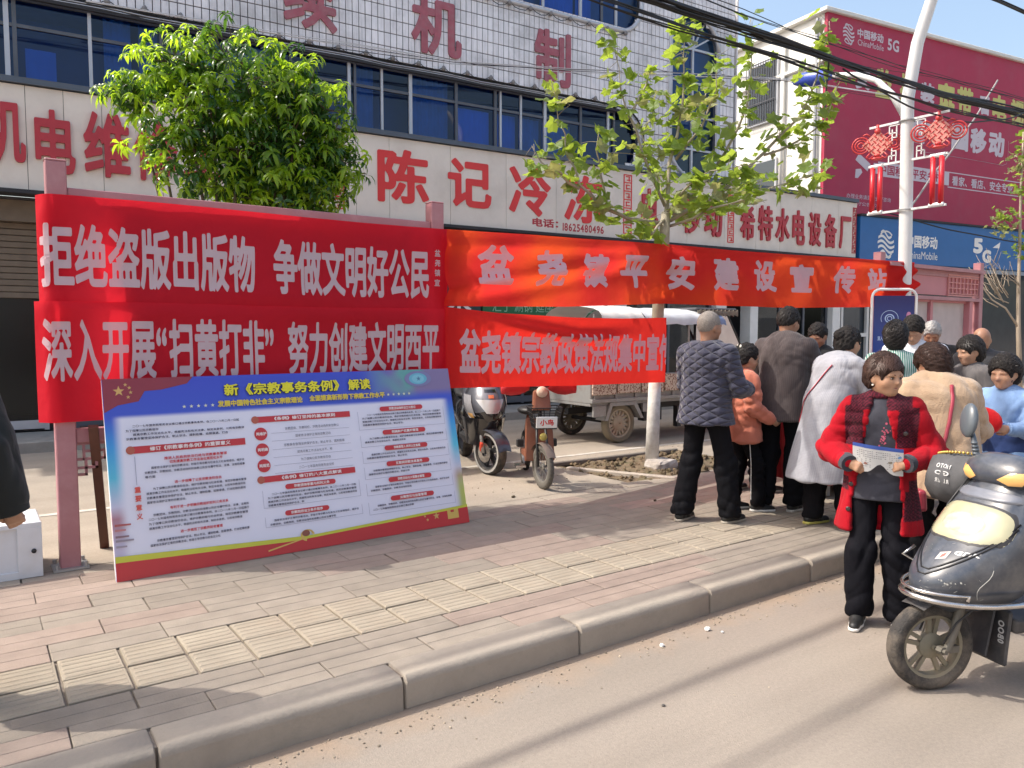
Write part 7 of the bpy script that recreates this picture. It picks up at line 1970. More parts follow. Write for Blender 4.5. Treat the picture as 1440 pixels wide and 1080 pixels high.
def sdf_obj(name, sdf, m, parent, disp=None, color=None):
    V, F = sdf.mesh()
    me = np_mesh(name, V, F, m, True, color=color(V) if color else None)
    if disp:
        N_ = np.zeros(len(me.vertices) * 3, dtype=np.float32); me.vertices.foreach_get('normal', N_); N_ = N_.reshape(-1, 3)
        co = np.zeros(len(me.vertices) * 3, dtype=np.float32); me.vertices.foreach_get('co', co); co = co.reshape(-1, 3)
        co += N_ * disp(co)[:, None]; me.vertices.foreach_set('co', co.ravel().astype(np.float32)); me.update()
    return link(name, me, parent)
def ridged(P, freq, seed, n=4, zw=.35):
    """sharp-crested folds: soft valleys between narrow creases"""
    r = np.random.default_rng(seed); out = np.zeros(len(P)); wp = wob(P, .9, 9, seed + 7, 3)
    for _ in range(n):
        d = r.normal(size=3) * np.array([1, 1, zw]); d /= np.linalg.norm(d)
        out += 1 - 2.2 * np.abs(np.sin(P @ d * freq * r.uniform(.6, 1.4) + r.uniform(0, 6) + wp)) ** .8
    return out / n
def folds(joints, seed, amp=.006):
    """cloth folds: hanging creases all over, slanting bunched ones around the joints"""
    def f(P):
        out = ridged(P, 21, seed, 3, .3) * amp * 1.3
        for i, j in enumerate(joints):
            d = np.linalg.norm(P - np.array(j), axis=1); w = np.exp(-(d / .13) ** 2)
            out += w * amp * 1.9 * ridged(P, 36, seed + 31 + i, 2, 1.6)
        return out
    return f
def cloth(name, col, **k):
    d = dict(rough=.85, var=.14, scale=7, bump=.35, bscale=420, spec=.2, sheen=.15); d.update(k); fresh = ('cloth_' + name) not in MATS; m = mat('cloth_' + name, col, **d)
    if fresh:   # shallow wrinkles under the weave
        t, N, L, b = nodes_of(m); tc = N.new('ShaderNodeTexCoord'); mp = N.new('ShaderNodeMapping'); mp.inputs['Scale'].default_value = (1.5, 1.5, .6); L.new(tc.outputs['Object'], mp.inputs[0])
        n = N.new('ShaderNodeTexNoise'); n.inputs['Scale'].default_value = 4.5; n.inputs['Detail'].default_value = 2; n.inputs['Distortion'].default_value = 1.2; L.new(mp.outputs[0], n.inputs['Vector'])
        bp = N.new('ShaderNodeBump'); bp.inputs['Strength'].default_value = .38; bp.inputs['Distance'].default_value = .045; L.new(n.outputs['Fac'], bp.inputs['Height'])
        if b.inputs['Normal'].is_linked:
            src = b.inputs['Normal'].links[0].from_node; L.new(bp.outputs[0], src.inputs['Normal'])
        else: L.new(bp.outputs[0], b.inputs['Normal'])
    return m
M_SKIN = mat('skin', (0.43, 0.24, 0.155), rough=.5, var=.07, scale=20, sss=.15, bump=.15, bscale=180)
M_SKIN2 = mat('tanned_skin', (0.33, 0.17, 0.105), rough=.5, var=.09, scale=18, sss=.12, bump=.2, bscale=160)
M_HAIRB = mat('black_hair', (0.016, 0.013, 0.012), rough=.62, var=.35, scale=60, spec=.25, bump=.8, bscale=220)
M_HAIRBR = mat('dark_brown_hair', (0.030, 0.014, 0.010), rough=.62, var=.35, scale=60, spec=.25, bump=.8, bscale=220)
M_HAIRG = mat('grey_hair', (0.30, 0.29, 0.28), rough=.5, var=.25, scale=30)
M_HAIRS = mat('grey_stubble', (0.22, 0.19, 0.165), rough=.8, var=.3, scale=120)
M_PANT = cloth('black_trousers', (0.007, 0.007, 0.009), sheen=0, spec=.12)
M_SHOE = mat('black_shoe', (0.018, 0.018, 0.018), rough=.5)
M_SOLE = mat('pale_sole', (.5, .47, .42), rough=.7)
M_EYEW = mat('eye_white', (.30, .25, .22), rough=.3); M_EYED = mat('eye_dark', (.012, .008, .006), rough=.15)
M_LIP = mat('lip', (.32, .10, .09), rough=.45)

def hand_prims(S, w, d, pn, curl=.5, s=1.0, thumb=1, spread=.0, k=.006):
    """w wrist, d pointing direction, pn palm normal (towards where the fingers curl); thumb = +1/-1 side"""
    w = np.array(w, float); d = np.array(d, float); d /= np.linalg.norm(d); pn = np.array(pn, float); pn -= d * (pn @ d); pn /= np.linalg.norm(pn); sd = np.cross(d, pn) * thumb
    S.cap(w - d * .02 * s, w + d * .03 * s, .026 * s, .028 * s, k=.02)
    for q in (-.022, -.007, .008, .022): S.cap(w + d * .02 * s + sd * q * .7 * s, w + d * .078 * s + sd * q * s, .0135 * s, .0125 * s, k=.012)
    for i, (q, L) in enumerate(((.026, .9), (.009, 1.0), (-.009, .95), (-.025, .76))):
        a = w + d * .080 * s + sd * q * s; c = curl * (1 + .12 * i); ang = 0; r = .0095 * s * (1 if i < 3 else .88)
        dd = d + sd * (q * spread * 8)
        for seg, Ls in enumerate((.040, .026, .021)):
            ang += c * (.75, 1.0, .7)[seg]
            v = dd * math.cos(ang) + pn * math.sin(ang); b = a + v * Ls * L * s; S.cap(a, b, r, r * .9, k=k); a = b; r *= .92
    a = w + d * .025 * s + sd * .024 * s; b = a + (d * .62 + sd * .55 + pn * .35) * .038 * s; S.cap(a, b, .0135 * s, .0115 * s, k=.012)
    c = b + (d * .75 + sd * .05 + pn * .62) * .032 * s; S.cap(b, c, .011 * s, .010 * s, k=k); S.cap(c, c + (d * .55 - sd * .1 + pn * .6) * .022 * s, .010 * s, .0085 * s, k=k)

def person(label, loc, heading, h=1.65, lean=0.0, side=0.0, head_turn=0, head_pitch=0, arms=None, feet=None, skin=None, hair='short', hair_m=None, top=None, pants=None, shoe=None,
           vox=.0075, cvox=.0115, seed=1, female=False, hands=((.55, 1), (.55, 1)), bulk=1.0, face=False, sole=None, twist=0, neck_fwd=.0, extra=None, tapered=True, name='person'):
    s = h / 1.70
    root = thing(name, label, 'person', loc, rad(heading - 90))
    Rl = (Matrix.Rotation(rad(twist), 3, 'Z') @ Matrix.Rotation(rad(-lean), 3, 'X') @ Matrix.Rotation(rad(side), 3, 'Y'))
    Rn = np.array(Rl)
    pelvis = np.array([0, -.10 * math.sin(rad(lean)) * 1.2, .92 * s - .03 * math.sin(rad(lean))])
    up = lambda x, y, z: pelvis + Rn @ np.array([x, y, z]) * s
    shw = .165 if female else .185
    neck = up(0, 0 + neck_fwd, .50); 
    Rh = Matrix.Rotation(rad(twist - head_turn), 3, 'Z') @ Matrix.Rotation(rad(head_pitch), 3, 'X'); Hn = np.array(Rh)
    hc = neck + Rn @ np.array([0, .02, .10]) * s * .8 + np.array([0, .0, .055 * s]) + Hn @ np.array([0, .015, .01]) * s
    hs_ = .915
    H = lambda x, y, z: hc + Hn @ np.array([x, y, z]) * hs_
    skin = skin or M_SKIN
    A = arms or {}
    B = SDF(vox)
    shs, els, wrs = [], [], []
    for i, sg in enumerate((-1, 1)):
        sh = up(sg * shw, 0, .435); e_off, w_off = A.get(sg, ((sg * .05, -.03, -.29), (sg * .02, .07, -.24)))
        el = sh + np.array(e_off) * s; wr = el + np.array(w_off) * s; shs.append(sh); els.append(el); wrs.append(wr)
        B.cap(up(0, 0, .42), sh, .05 * s, .045 * s, k=.03); B.cap(sh, el, .045 * s, .036 * s, k=.02); B.cap(el, wr, .036 * s, .024 * s, k=.015)
        d = wr - el; d /= np.linalg.norm(d); cu, th = hands[i][:2]
        pn = np.array(hands[i][2]) if len(hands[i]) > 2 else np.array([-sg * .8, .35, .0])
        hand_prims(B, wr, np.array(hands[i][3]) if len(hands[i]) > 3 else d, pn, cu, s * (.94 if female else 1.0), th)
    B.cap(up(0, 0, .10), up(0, -.01, .38), .07 * s, .08 * s, k=.05); B.cap(up(0, 0, .42), hc + Hn @ np.array([0, -.02, -.06]), .052 * s if not female else .047 * s, .050 * s if not female else .046, k=.03)
    # head
    B.ell(H(0, -.012, .022), (.076, .094, .098), k=.02, R=Hn); B.ell(H(0, .022, -.035), (.062, .070, .078), k=.03, R=Hn); B.ell(H(0, .066, -.088), (.026, .022, .018), k=.03, R=Hn)
    for sg in (-1, 1):
        B.ell(H(sg * .042, .058, -.028), (.024, .022, .024), k=.02, R=Hn); B.ell(H(sg * .078, -.004, -.012), (.010, .020, .030), k=.006, R=Hn @ np.array(Matrix.Rotation(rad(18 * sg), 3, 'Z')))
        B.ell(H(sg * .030, .082, .022), (.024, .010, .009), k=.012, R=Hn)
        B.sub(H(sg * .031, .099, .004), (.017, .012, .010), k=.010, R=Hn)
    B.cap(H(0, .088, .010), H(0, .104, -.022), .008, .0125, k=.010); 
    for sg in (-1, 1): B.ell(H(sg * .010, .094, -.027), (.008, .010, .007), k=.006, R=Hn)
    B.ell(H(0, .084, -.055), (.024, .013, .011), k=.010, R=Hn)
    B.sub(H(0, .0985, -.0545), (.022, .006, .0022), k=.004, R=Hn)
    sdf_obj('body', B, skin, root)
    if face:
        for sg in (-1, 1):
            g = MB(); g.ball(tuple(H(sg * .031, .0835, .003)), (.0105, .0105, .0050), n=14, k=10, R=Rh); g.build('eye', M_EYEW, root, smooth=True)
            g = MB(); g.ball(tuple(H(sg * .031, .0905, .003)), (.0062, .0052, .0048), n=12, k=8, R=Rh); g.build('iris', M_EYED, root, smooth=True)
            g = MB(); g.tube([tuple(H(sg * (.020 + .0058 * q), .0935 - .0016 * q * q * .6, .0095 + .0012 * q - .0006 * q * q)) for q in range(5)], [.0012, .0019, .002, .0018, .001], n=6); g.build('eyelid', M_HAIRBR, root, smooth=True)
            g = MB(); g.tube([tuple(H(sg * (.014 + .0075 * q), .0950 - .0021 * q * q * .55, .024 + .0022 * q - .0007 * q * q)) for q in range(6)], [.0015, .0026, .0026, .0022, .0016, .0008], n=6); g.build('eyebrow', M_HAIRBR, root, smooth=True)
        g = MB(); g.tube([tuple(H(x, .0950 - abs(x) * .30, -.0505 - abs(x) * .08)) for x in (-.021, -.012, -.004, 0, .004, .012, .021)], [.001, .0028, .0036, .003, .0036, .0028, .001], n=8)
        g.tube([tuple(H(x, .0945 - abs(x) * .30, -.0585 + abs(x) * .12)) for x in (-.019, -.01, 0, .01, .019)], [.001, .0036, .0044, .0036, .001], n=8); g.build('lip', M_LIP, root, smooth=True)
    # hair
    hm = hair_m or M_HAIRB
    if hair != 'bald':
        Q = SDF(max(.005, vox * .8)); vol = dict(short=.010, stubble=.002, woman=.015, bun=.010, curly=.022, bob=.016, grey=.009)[hair]
        Q.ell(H(0, -.016, .030), (.078 + vol, .096 + vol * .9, .098 + vol), k=.02, R=Hn)
        if hair in ('woman', 'curly', 'bob', 'bun'): Q.ell(H(0, -.045, -.02), (.074 + vol * .6, .070 + vol * .6, .085 + (.02 if hair in ('bob', 'curly') else 0)), k=.03, R=Hn)
        fz = dict(short=.052, stubble=.06, woman=.045, bun=.062, curly=.05, bob=.05, grey=.062)[hair]
        Q.sub(H(0, .115, fz - .085), (.085, .080, .088), k=.012, R=Hn)
        lowz = dict(short=-.045, stubble=-.05, woman=-.085, bun=-.065, curly=-.105, bob=-.12, grey=-.05)[hair]
        Q.cut(H(0, -.05, lowz), Hn @ np.array([0, .42, -1]), k=.01)
        for sg in (-1, 1): Q.sub(H(sg * .095, .020, -.035), (.030, .034, .050), k=.012, R=Hn)
        if hair == 'bun': Q.ell(H(0, -.12, .045), (.042, .036, .040), k=.012, R=Hn)
        am = .002 if hair in ('stubble',) else .006
        sdf_obj('hair', Q, hm, root, disp=lambda P: wob(P, am * .45, 240, seed) + wob(P, am * .3, 90, seed + 5))
        if hair != 'stubble':
            r = np.random.default_rng(seed + 40); Vh, Fh = [], []
            nst = 5200 if face else 1500; Ls = dict(short=.034, woman=.052, bun=.035, curly=.04, bob=.06, grey=.034)[hair]
            for _ in range(nst):
                d = r.normal(size=3); d /= np.linalg.norm(d)
                if d[2] < -.55: continue
                if d[1] > .45 and d[2] < .42: continue
                if d[2] < .1 and d[1] > .0 and abs(d[0]) > .5: continue
                base_ = np.array([d[0] * (.076 + vol * .7), -.016 + d[1] * (.094 + vol * .65), .030 + d[2] * (.096 + vol * .75)])
                if base_[2] < lowz + .01: continue
                comb = np.array([d[0] * .5, -.55 if d[1] < .3 else .25, -.9 + .6 * d[2]]) + r.normal(size=3) * (.35 if hair != 'curly' else .9)
                if hair == 'woman' and d[1] > .2 and d[2] > .3: comb = np.array([.55 + .3 * d[0], .9, -.25]) + r.normal(size=3) * .3
                comb -= d * (comb @ d) * .85; comb /= np.linalg.norm(comb) + 1e-6
                L_ = Ls * r.uniform(.6, 1.15); sdv = np.cross(d, comb); wd = r.uniform(.0012, .0024) if not face else r.uniform(.0008, .0016)
                k0 = len(Vh)
                for j, t in enumerate((0, .5, 1)):
                    c = base_ + comb * L_ * t + d * (.006 + (vol * .35 + (.006 if face else .003)) * math.sin(t * 2.6) * (1 if t < 1 else 1.4)) - d * .006 * t * t; ww = wd * (1, .9, .15)[j]
                    Vh.append(H(*(c - sdv * ww))); Vh.append(H(*(c + sdv * ww)))
                Fh += [(k0, k0 + 1, k0 + 3, k0 + 2), (k0 + 2, k0 + 3, k0 + 5, k0 + 4)]
            o = link('hair_strand', np_mesh('hair_strand', np.array(Vh), np.array(Fh), hm if hair == 'grey' else mat('hair_sheen_br', (.085, .045, .032), rough=.45, spec=.5) if hm is M_HAIRBR else mat('hair_sheen', (.032, .027, .025), rough=.45, spec=.5)), root); o['kind'] = 'stuff'
    # legs
    ft = feet or ((-.10, .02, 0), (.11, -.03, 6))
    T = SDF(cvox); P_ = pants or dict(m=M_PANT)
    hipw = .088 * (1.02 if female else 1); kn = []
    lr = P_.get('r', .056)
    T.cap((-.05, -.01, 0), (.05, -.01, 0), .122 * s * min(bulk, 1.1), k=.04, R=np.identity(3), o=pelvis, sc=(1, .80, 1)); T.cap((0, 0, 0), (0, 0, .12 * s), .135 * s * min(bulk, 1.1), .125 * s * min(bulk, 1.1), k=.04, R=Rn, o=pelvis, sc=(1, .72, 1))
    for i, sg in enumerate((-1, 1)):
        fx, fy, fr = ft[i][:3]; an = np.array([fx, fy, .085 * s]); hip = pelvis + np.array([sg * hipw * s, 0, -.03 * s]); bend = ft[i][3] if len(ft[i]) > 3 else .03
        knee = (hip * .46 + an * .54) + np.array([0, bend, .02]); kn.append(knee)
        T.cap(hip, knee, .080 * s * min(bulk, 1.1), .064 * s, k=.03); T.cap(knee, an + np.array([0, -.005, -.02]), .066 * s if lr < .06 else lr * 1.1, lr * s, k=.02)
        T.cut((0, 0, .062 * s), (0, 0, -1), k=.008) if i else None
    fd = folds(kn + [np.array([ft[0][0], ft[0][1], .12]), np.array([ft[1][0], ft[1][1], .12])], seed, .008)
    tro = sdf_obj('trousers', T, P_['m'], root, disp=fd)
    sh_ = shoe or dict(m=M_SHOE, s=M_SOLE)
    for i, sg in enumerate((-1, 1)):
        fx, fy, fr = ft[i][:3]; Rf = np.array(Matrix.Rotation(rad(-fr), 3, 'Z')); o_ = np.array([fx, fy, 0]); f = lambda x, y, z: o_ + Rf @ np.array([x, y, z]) * s
        W = SDF(.007); W.cap(f(0, -.045, .045), f(0, .055, .040), .036 * s, .038 * s, k=.02); W.cap(f(0, .055, .034), f(sg * -.004, .145, .026), .038 * s, .030 * s, k=.02); W.cap(f(0, -.02, .05), f(0, -.03, .10), .036 * s, .034 * s, k=.02)
        W.cut(f(0, 0, .014), (0, 0, -1), k=.003)
        so = sdf_obj('shoe', W, sh_['m'], root)
        W = SDF(.006); W.cap(f(0, -.05, .014), f(0, .05, .014), .037 * s, .037 * s, k=.02, ); W.cap(f(0, .05, .014), f(sg * -.004, .148, .014), .041 * s, .033 * s, k=.02); W.cut((0, 0, .022), (0, 0, 1), k=.003); W.cut((0, 0, .0015), (0, 0, -1), k=.002)
        sdf_obj('sole', W, sh_['s'], so)
    # garments for the upper body, listed inner to outer
    for gi, tp in enumerate(top):
        G = SDF(tp.get('vox', cvox)); g_ = tp.get('g', .02); hem = tp['hem']; fl = tp.get('flare', 0.0); dep = tp.get('depth', .74)
        R_ = tp.get('len', 0)
        zlow = -(.92 - hem)   # relative to the pelvis, in body units
        wch = (.146 if female else .160) * bulk + g_; wwa = (.132 if female else .140) * bulk + g_; whp = (.172 if female else .166) * bulk + g_ + fl
        o_ = pelvis
        G.cap((0, 0, .36 * s), (0, 0, .12 * s), wch * s, wwa * s, k=.05, R=Rn, o=o_, sc=(1, dep, 1))
        # lower part hangs straight down from the waist
        Rv = Rn if tp.get('stiff', 1) and zlow > -.1 else np.array(Matrix.Identity(3))
        w0 = up(0, 0, .10); wl = np.array([pelvis[0], pelvis[1] + (w0[1] - pelvis[1]) * .3, pelvis[2] + (zlow - .02) * s])
        G.cap(w0, wl, wwa * s * .98, whp * s, k=.06, R=np.identity(3), o=np.zeros(3), sc=(1, dep + .10, 1))
        G.cap(up(-shw + .03, 0, .425), up(shw - .03, 0, .425), .052 * s + g_ * .6, k=.04)
        G.cap(up(0, 0, .42), up(0, .01, .475), .075 * s + g_ * .3, .058 * s + g_ * .3, k=.03)
        if tp.get('collar'):
            c_ = tp['collar']; G.cap(up(0, -.005, .45), up(0, .012 + neck_fwd, .50), .072 * s + g_ * .4, c_ * s, k=.02)
        sl = tp.get('sleeve', 1.0); cuff = tp.get('cuff', .040)
        for i, sg in enumerate((-1, 1)):
            if sl <= 0: continue
            G.cap(shs[i], els[i], .056 * s * tp.get('arm', 1) + g_ * .6, .048 * s * tp.get('arm', 1) + g_ * .55, k=.012)
            w_ = els[i] + (wrs[i] - els[i]) * (.93 if sl >= 1 else sl); G.cap(els[i], w_, .050 * s * tp.get('arm', 1) + g_ * .6, cuff * s + g_ * .3, k=.02)
            dd = (wrs[i] - els[i]); dd = dd / np.linalg.norm(dd)
            if sl >= 1:
                pass
        for q in tp.get('mod', []): q(G, up, Rn, s, pelvis)
        G.cut((0, pelvis[1], hem * s), (0, tp.get('hemtilt', 0), -1), k=.008)
        am = tp.get('fold', .006)
        o = sdf_obj(tp['name'], G, tp['m'], root, disp=folds(els + [up(sg * .12, .0, .36) for sg in (-1, 1)] + ([up(0, 0, 0.0)] if hem > .6 else []), seed + gi, am), color=tp.get('color'))
        for fn in tp.get('post', []): fn(o, up, Rn, s, root)
        # trim cuffs flat: short tube ring at each wrist
        if sl >= 1 and tp.get('cuffring', True):
            for i in (0, 1):
                dd = (wrs[i] - els[i]); L_ = np.linalg.norm(dd); dd = dd / L_; c0 = els[i] + dd * (L_ * .93 + cuff * s * .2)
                b = MB(); rr = cuff * s + g_ * .3
                b.tube([tuple(c0 - dd * .012), tuple(c0 + dd * .012), tuple(c0 + dd * (rr * .75))], [rr * 1.02, rr * 1.03, rr * .96], n=20); b.build('cuff', tp.get('cuff_m', tp['m']), o, smooth=True, auto=50)
    info = dict(root=root, up=up, H=H, els=els, wrs=wrs, shs=shs, s=s, pelvis=pelvis, Rn=Rn)
    if extra: extra(info)
    return info
def strap(pts, w, m, parent, name='strap', n=6):
    b = MB(); b.tube([tuple(p) for p in pts], w, n=n, flat=.35); return b.build(name, m, parent, smooth=True)

def wrap(root, garment, pts, w, m, back=True, off=.007, name='strap'):
    """strap laid on a garment: (x, z) points in the person's frame, dropped on the cloth from behind or in front"""
    from mathutils.bvhtree import BVHTree
    g_ = [c for c in root.children if c.name.split('.')[0] == garment][0]
    bv = BVHTree.FromPolygons([v.co for v in g_.data.vertices], [tuple(p.vertices) for p in g_.data.polygons]); out = []
    for i in range(len(pts) - 1):
        for t in (0, .25, .5, .75):
            x = pts[i][0] + (pts[i + 1][0] - pts[i][0]) * t; z = pts[i][1] + (pts[i + 1][1] - pts[i][1]) * t
            h = bv.ray_cast(Vector((x, -.8 if back else .8, z)), Vector((0, 1 if back else -1, 0)))
            if h[0] is not None: out.append(h[0] + Vector((0, -off if back else off, 0)))
    b = MB(); b.tube(out, w, n=6, flat=.4); return b.build(name, m, root, smooth=True)
# ---- garment materials with woven patterns
def pattern(m, fn):
    t, N, L, b = nodes_of(m); tc = N.new('ShaderNodeTexCoord'); fn(t, N, L, b, tc.outputs['Object']); return m
def quilt(t, N, L, b, co):
    sx = N.new('ShaderNodeSeparateXYZ'); L.new(co, sx.inputs[0]); outs = []
    for sg in (1, -1):
        a = N.new('ShaderNodeMath'); a.operation = 'MULTIPLY_ADD'; a.inputs[1].default_value = sg * .62; L.new(sx.outputs['X'], a.inputs[0]); L.new(sx.outputs['Z'], a.inputs[2])
        s_ = N.new('ShaderNodeMath'); s_.operation = 'MULTIPLY'; s_.inputs[1].default_value = math.pi / .075; L.new(a.outputs[0], s_.inputs[0])
        c_ = N.new('ShaderNodeMath'); c_.operation = 'SINE'; L.new(s_.outputs[0], c_.inputs[0]); d = N.new('ShaderNodeMath'); d.operation = 'ABSOLUTE'; L.new(c_.outputs[0], d.inputs[0])
        p = N.new('ShaderNodeMath'); p.operation = 'POWER'; p.inputs[1].default_value = .45; L.new(d.outputs[0], p.inputs[0]); outs.append(p.outputs[0])
    mn = N.new('ShaderNodeMath'); mn.operation = 'MINIMUM'; L.new(outs[0], mn.inputs[0]); L.new(outs[1], mn.inputs[1])
    bp = N.new('ShaderNodeBump'); bp.inputs['Strength'].default_value = 1.0; bp.inputs['Distance'].default_value = .02; L.new(mn.outputs[0], bp.inputs['Height']); L.new(bp.outputs[0], b.inputs['Normal'])
def stripes(freq, c2, horiz=.0, duty=.0):
    def f(t, N, L, b, co):
        sx = N.new('ShaderNodeSeparateXYZ'); L.new(co, sx.inputs[0])
        s_ = N.new('ShaderNodeMath'); s_.operation = 'MULTIPLY'; s_.inputs[1].default_value = freq; L.new(sx.outputs['Z' if horiz else 'X'], s_.inputs[0])
        c_ = N.new('ShaderNodeMath'); c_.operation = 'SINE'; L.new(s_.outputs[0], c_.inputs[0])
        r = N.new('ShaderNodeMapRange'); r.inputs['From Min'].default_value = -.15 + duty; r.inputs['From Max'].default_value = .15 + duty; L.new(c_.outputs[0], r.inputs['Value'])
        mx = N.new('ShaderNodeMix'); mx.data_type = 'RGBA'; L.new(r.outputs[0], mx.inputs[0]); L.new(b.inputs['Base Color'].links[0].from_socket, mx.inputs[6]); mx.inputs[7].default_value = (*c2, 1); L.new(mx.outputs[2], b.inputs['Base Color'])
    return f
def plaid(step, c2, amt=1.0, both=True):
    def f(t, N, L, b, co):
        sx = N.new('ShaderNodeSeparateXYZ'); L.new(co, sx.inputs[0]); fs = []
        for ax_ in ('X', 'Z'):
            s_ = N.new('ShaderNodeMath'); s_.operation = 'MULTIPLY'; s_.inputs[1].default_value = 2 * math.pi / step; L.new(sx.outputs[ax_], s_.inputs[0])
            c_ = N.new('ShaderNodeMath'); c_.operation = 'SINE'; L.new(s_.outputs[0], c_.inputs[0])
            r = N.new('ShaderNodeMapRange'); r.inputs['From Min'].default_value = -.2; r.inputs['From Max'].default_value = .2; r.inputs['To Max'].default_value = .5 * amt; L.new(c_.outputs[0], r.inputs['Value']); fs.append(r.outputs[0])
        ad = N.new('ShaderNodeMath'); ad.operation = 'ADD'; L.new(fs[0], ad.inputs[0]); L.new(fs[1], ad.inputs[1])
        mx = N.new('ShaderNodeMix'); mx.data_type = 'RGBA'; L.new(ad.outputs[0], mx.inputs[0]); L.new(b.inputs['Base Color'].links[0].from_socket, mx.inputs[6]); mx.inputs[7].default_value = (*c2, 1); L.new(mx.outputs[2], b.inputs['Base Color'])
    return f

# ================= woman in the red coat, walking in the road
M_COAT = cloth('red_wool', (0.46, 0.006, 0.016), rough=.95, bscale=260, bump=.6, sheen=.04, attr='tint')
M_COATD = pattern(cloth('dark_check_wool', (0.085, 0.010, 0.020), rough=.9, bscale=260, bump=.5), plaid(.018, (.16, .02, .03), .8))
M_KNIT = cloth('grey_knit', (0.045, 0.045, 0.058), bscale=200)
def coat_open(G, up, Rn, s, pel):
    # open front: a wedge taken out of the coat between the two front edges
    for (z0, w0, z1, w1) in ((.47, .050, .30, .075), (.30, .075, .05, .115), (.05, .115, -.16, .145), (-.16, .145, -.40, .14)):
        for t in (0, .34, .67, 1):
            z = z0 + (z1 - z0) * t; w = w0 + (w1 - w0) * t
            G.subbox(up(.008, .19, z), (w * s, .15 * s, .05 * s), R=Rn, k=.012)
def coat_color(P):
    """bright red wool with the dark check of collar, yoke panels, lower pockets and side bands"""
    x, y, z = P[:, 0], P[:, 1], P[:, 2]
    ax = np.abs(x); n = np.sin(x * 350) * np.sin(z * 350)
    collar = (z > 1.225 + .30 * np.clip(ax - .10, 0, 1)) & (ax < .155 + .0 * z)
    yoke = (y > .0) & (ax > .085) & (ax < .185) & (z > 1.02) & (z < 1.24)
    band = (y > -.05) & (ax > .15) & (z > .76) & (z < .84)
    low = (x < -.13) & (z < .78) & (z > .62) & (y > -.02)
    dark = collar | yoke | band | low
    c = np.tile(np.array([[.37, .004, .013]]), (len(P), 1)); d = np.where((n > .1)[:, None], [[.12, .014, .028]], [[.035, .006, .012]])
    c[dark] = d[dark]
    return c.astype(np.float32)
def coat_parts(o, up, Rn, s, root):
    # dark check yoke panels, pocket flaps and buttons laid on the coat front
    from mathutils.bvhtree import BVHTree
    bv = BVHTree.FromPolygons([v.co for v in o.data.vertices], [tuple(p.vertices) for p in o.data.polygons])
    for (x, z) in ((.125, 1.02), (.14, .80), (.15, .66), (-.125, 1.10)):
        hit = bv.ray_cast(Vector((x, .6, z)), Vector((0, -1, 0)))
        if hit[0] is None: continue
        g = MB(); g.lathe([(0, 0), (.013, 0), (.014, .004), (.009, .006), (0, .005)], n=16, M=Matrix.Translation(hit[0]) @ Matrix.Rotation(rad(-90), 4, 'X')); g.build('button', mat('dark_button', (.03, .02, .02), rough=.25, coat=.5), o, smooth=True)
def knit_print(o, up, Rn, s, root):
    r = random.Random(5); g = MB()
    for k in range(46):
        t = r.random(); x = -.035 + .05 * t + r.gauss(0, .012); z = .33 - .24 * abs(t - .1) + r.gauss(0, .018); R_ = r.uniform(.003, .0075)
        p = up(x, .0, z); q = [(p[0] + R_ * math.cos(a) * r.uniform(.6, 1.2), p[1] + .1165 * s, p[2] + R_ * math.sin(a)) for a in [2 * math.pi * i / 6 for i in range(6)]]
        g.add(q, [tuple(range(6))])
    ob = g.build('flower_print', mat('pink_flower_print', (.50, .10, .16), rough=.8), o)
    # settle the print on the knit: nearest surface point in front
    me = o.data; from mathutils.bvhtree import BVHTree
    bv = BVHTree.FromPolygons([v.co for v in me.vertices], [tuple(p.vertices) for p in me.polygons])
    for v in ob.data.vertices:
        hit = bv.ray_cast(Vector((v.co.x, .6, v.co.z)), Vector((0, -1, 0)))
        if hit[0] is not None: v.co = hit[0] + Vector((0, .0015, 0))
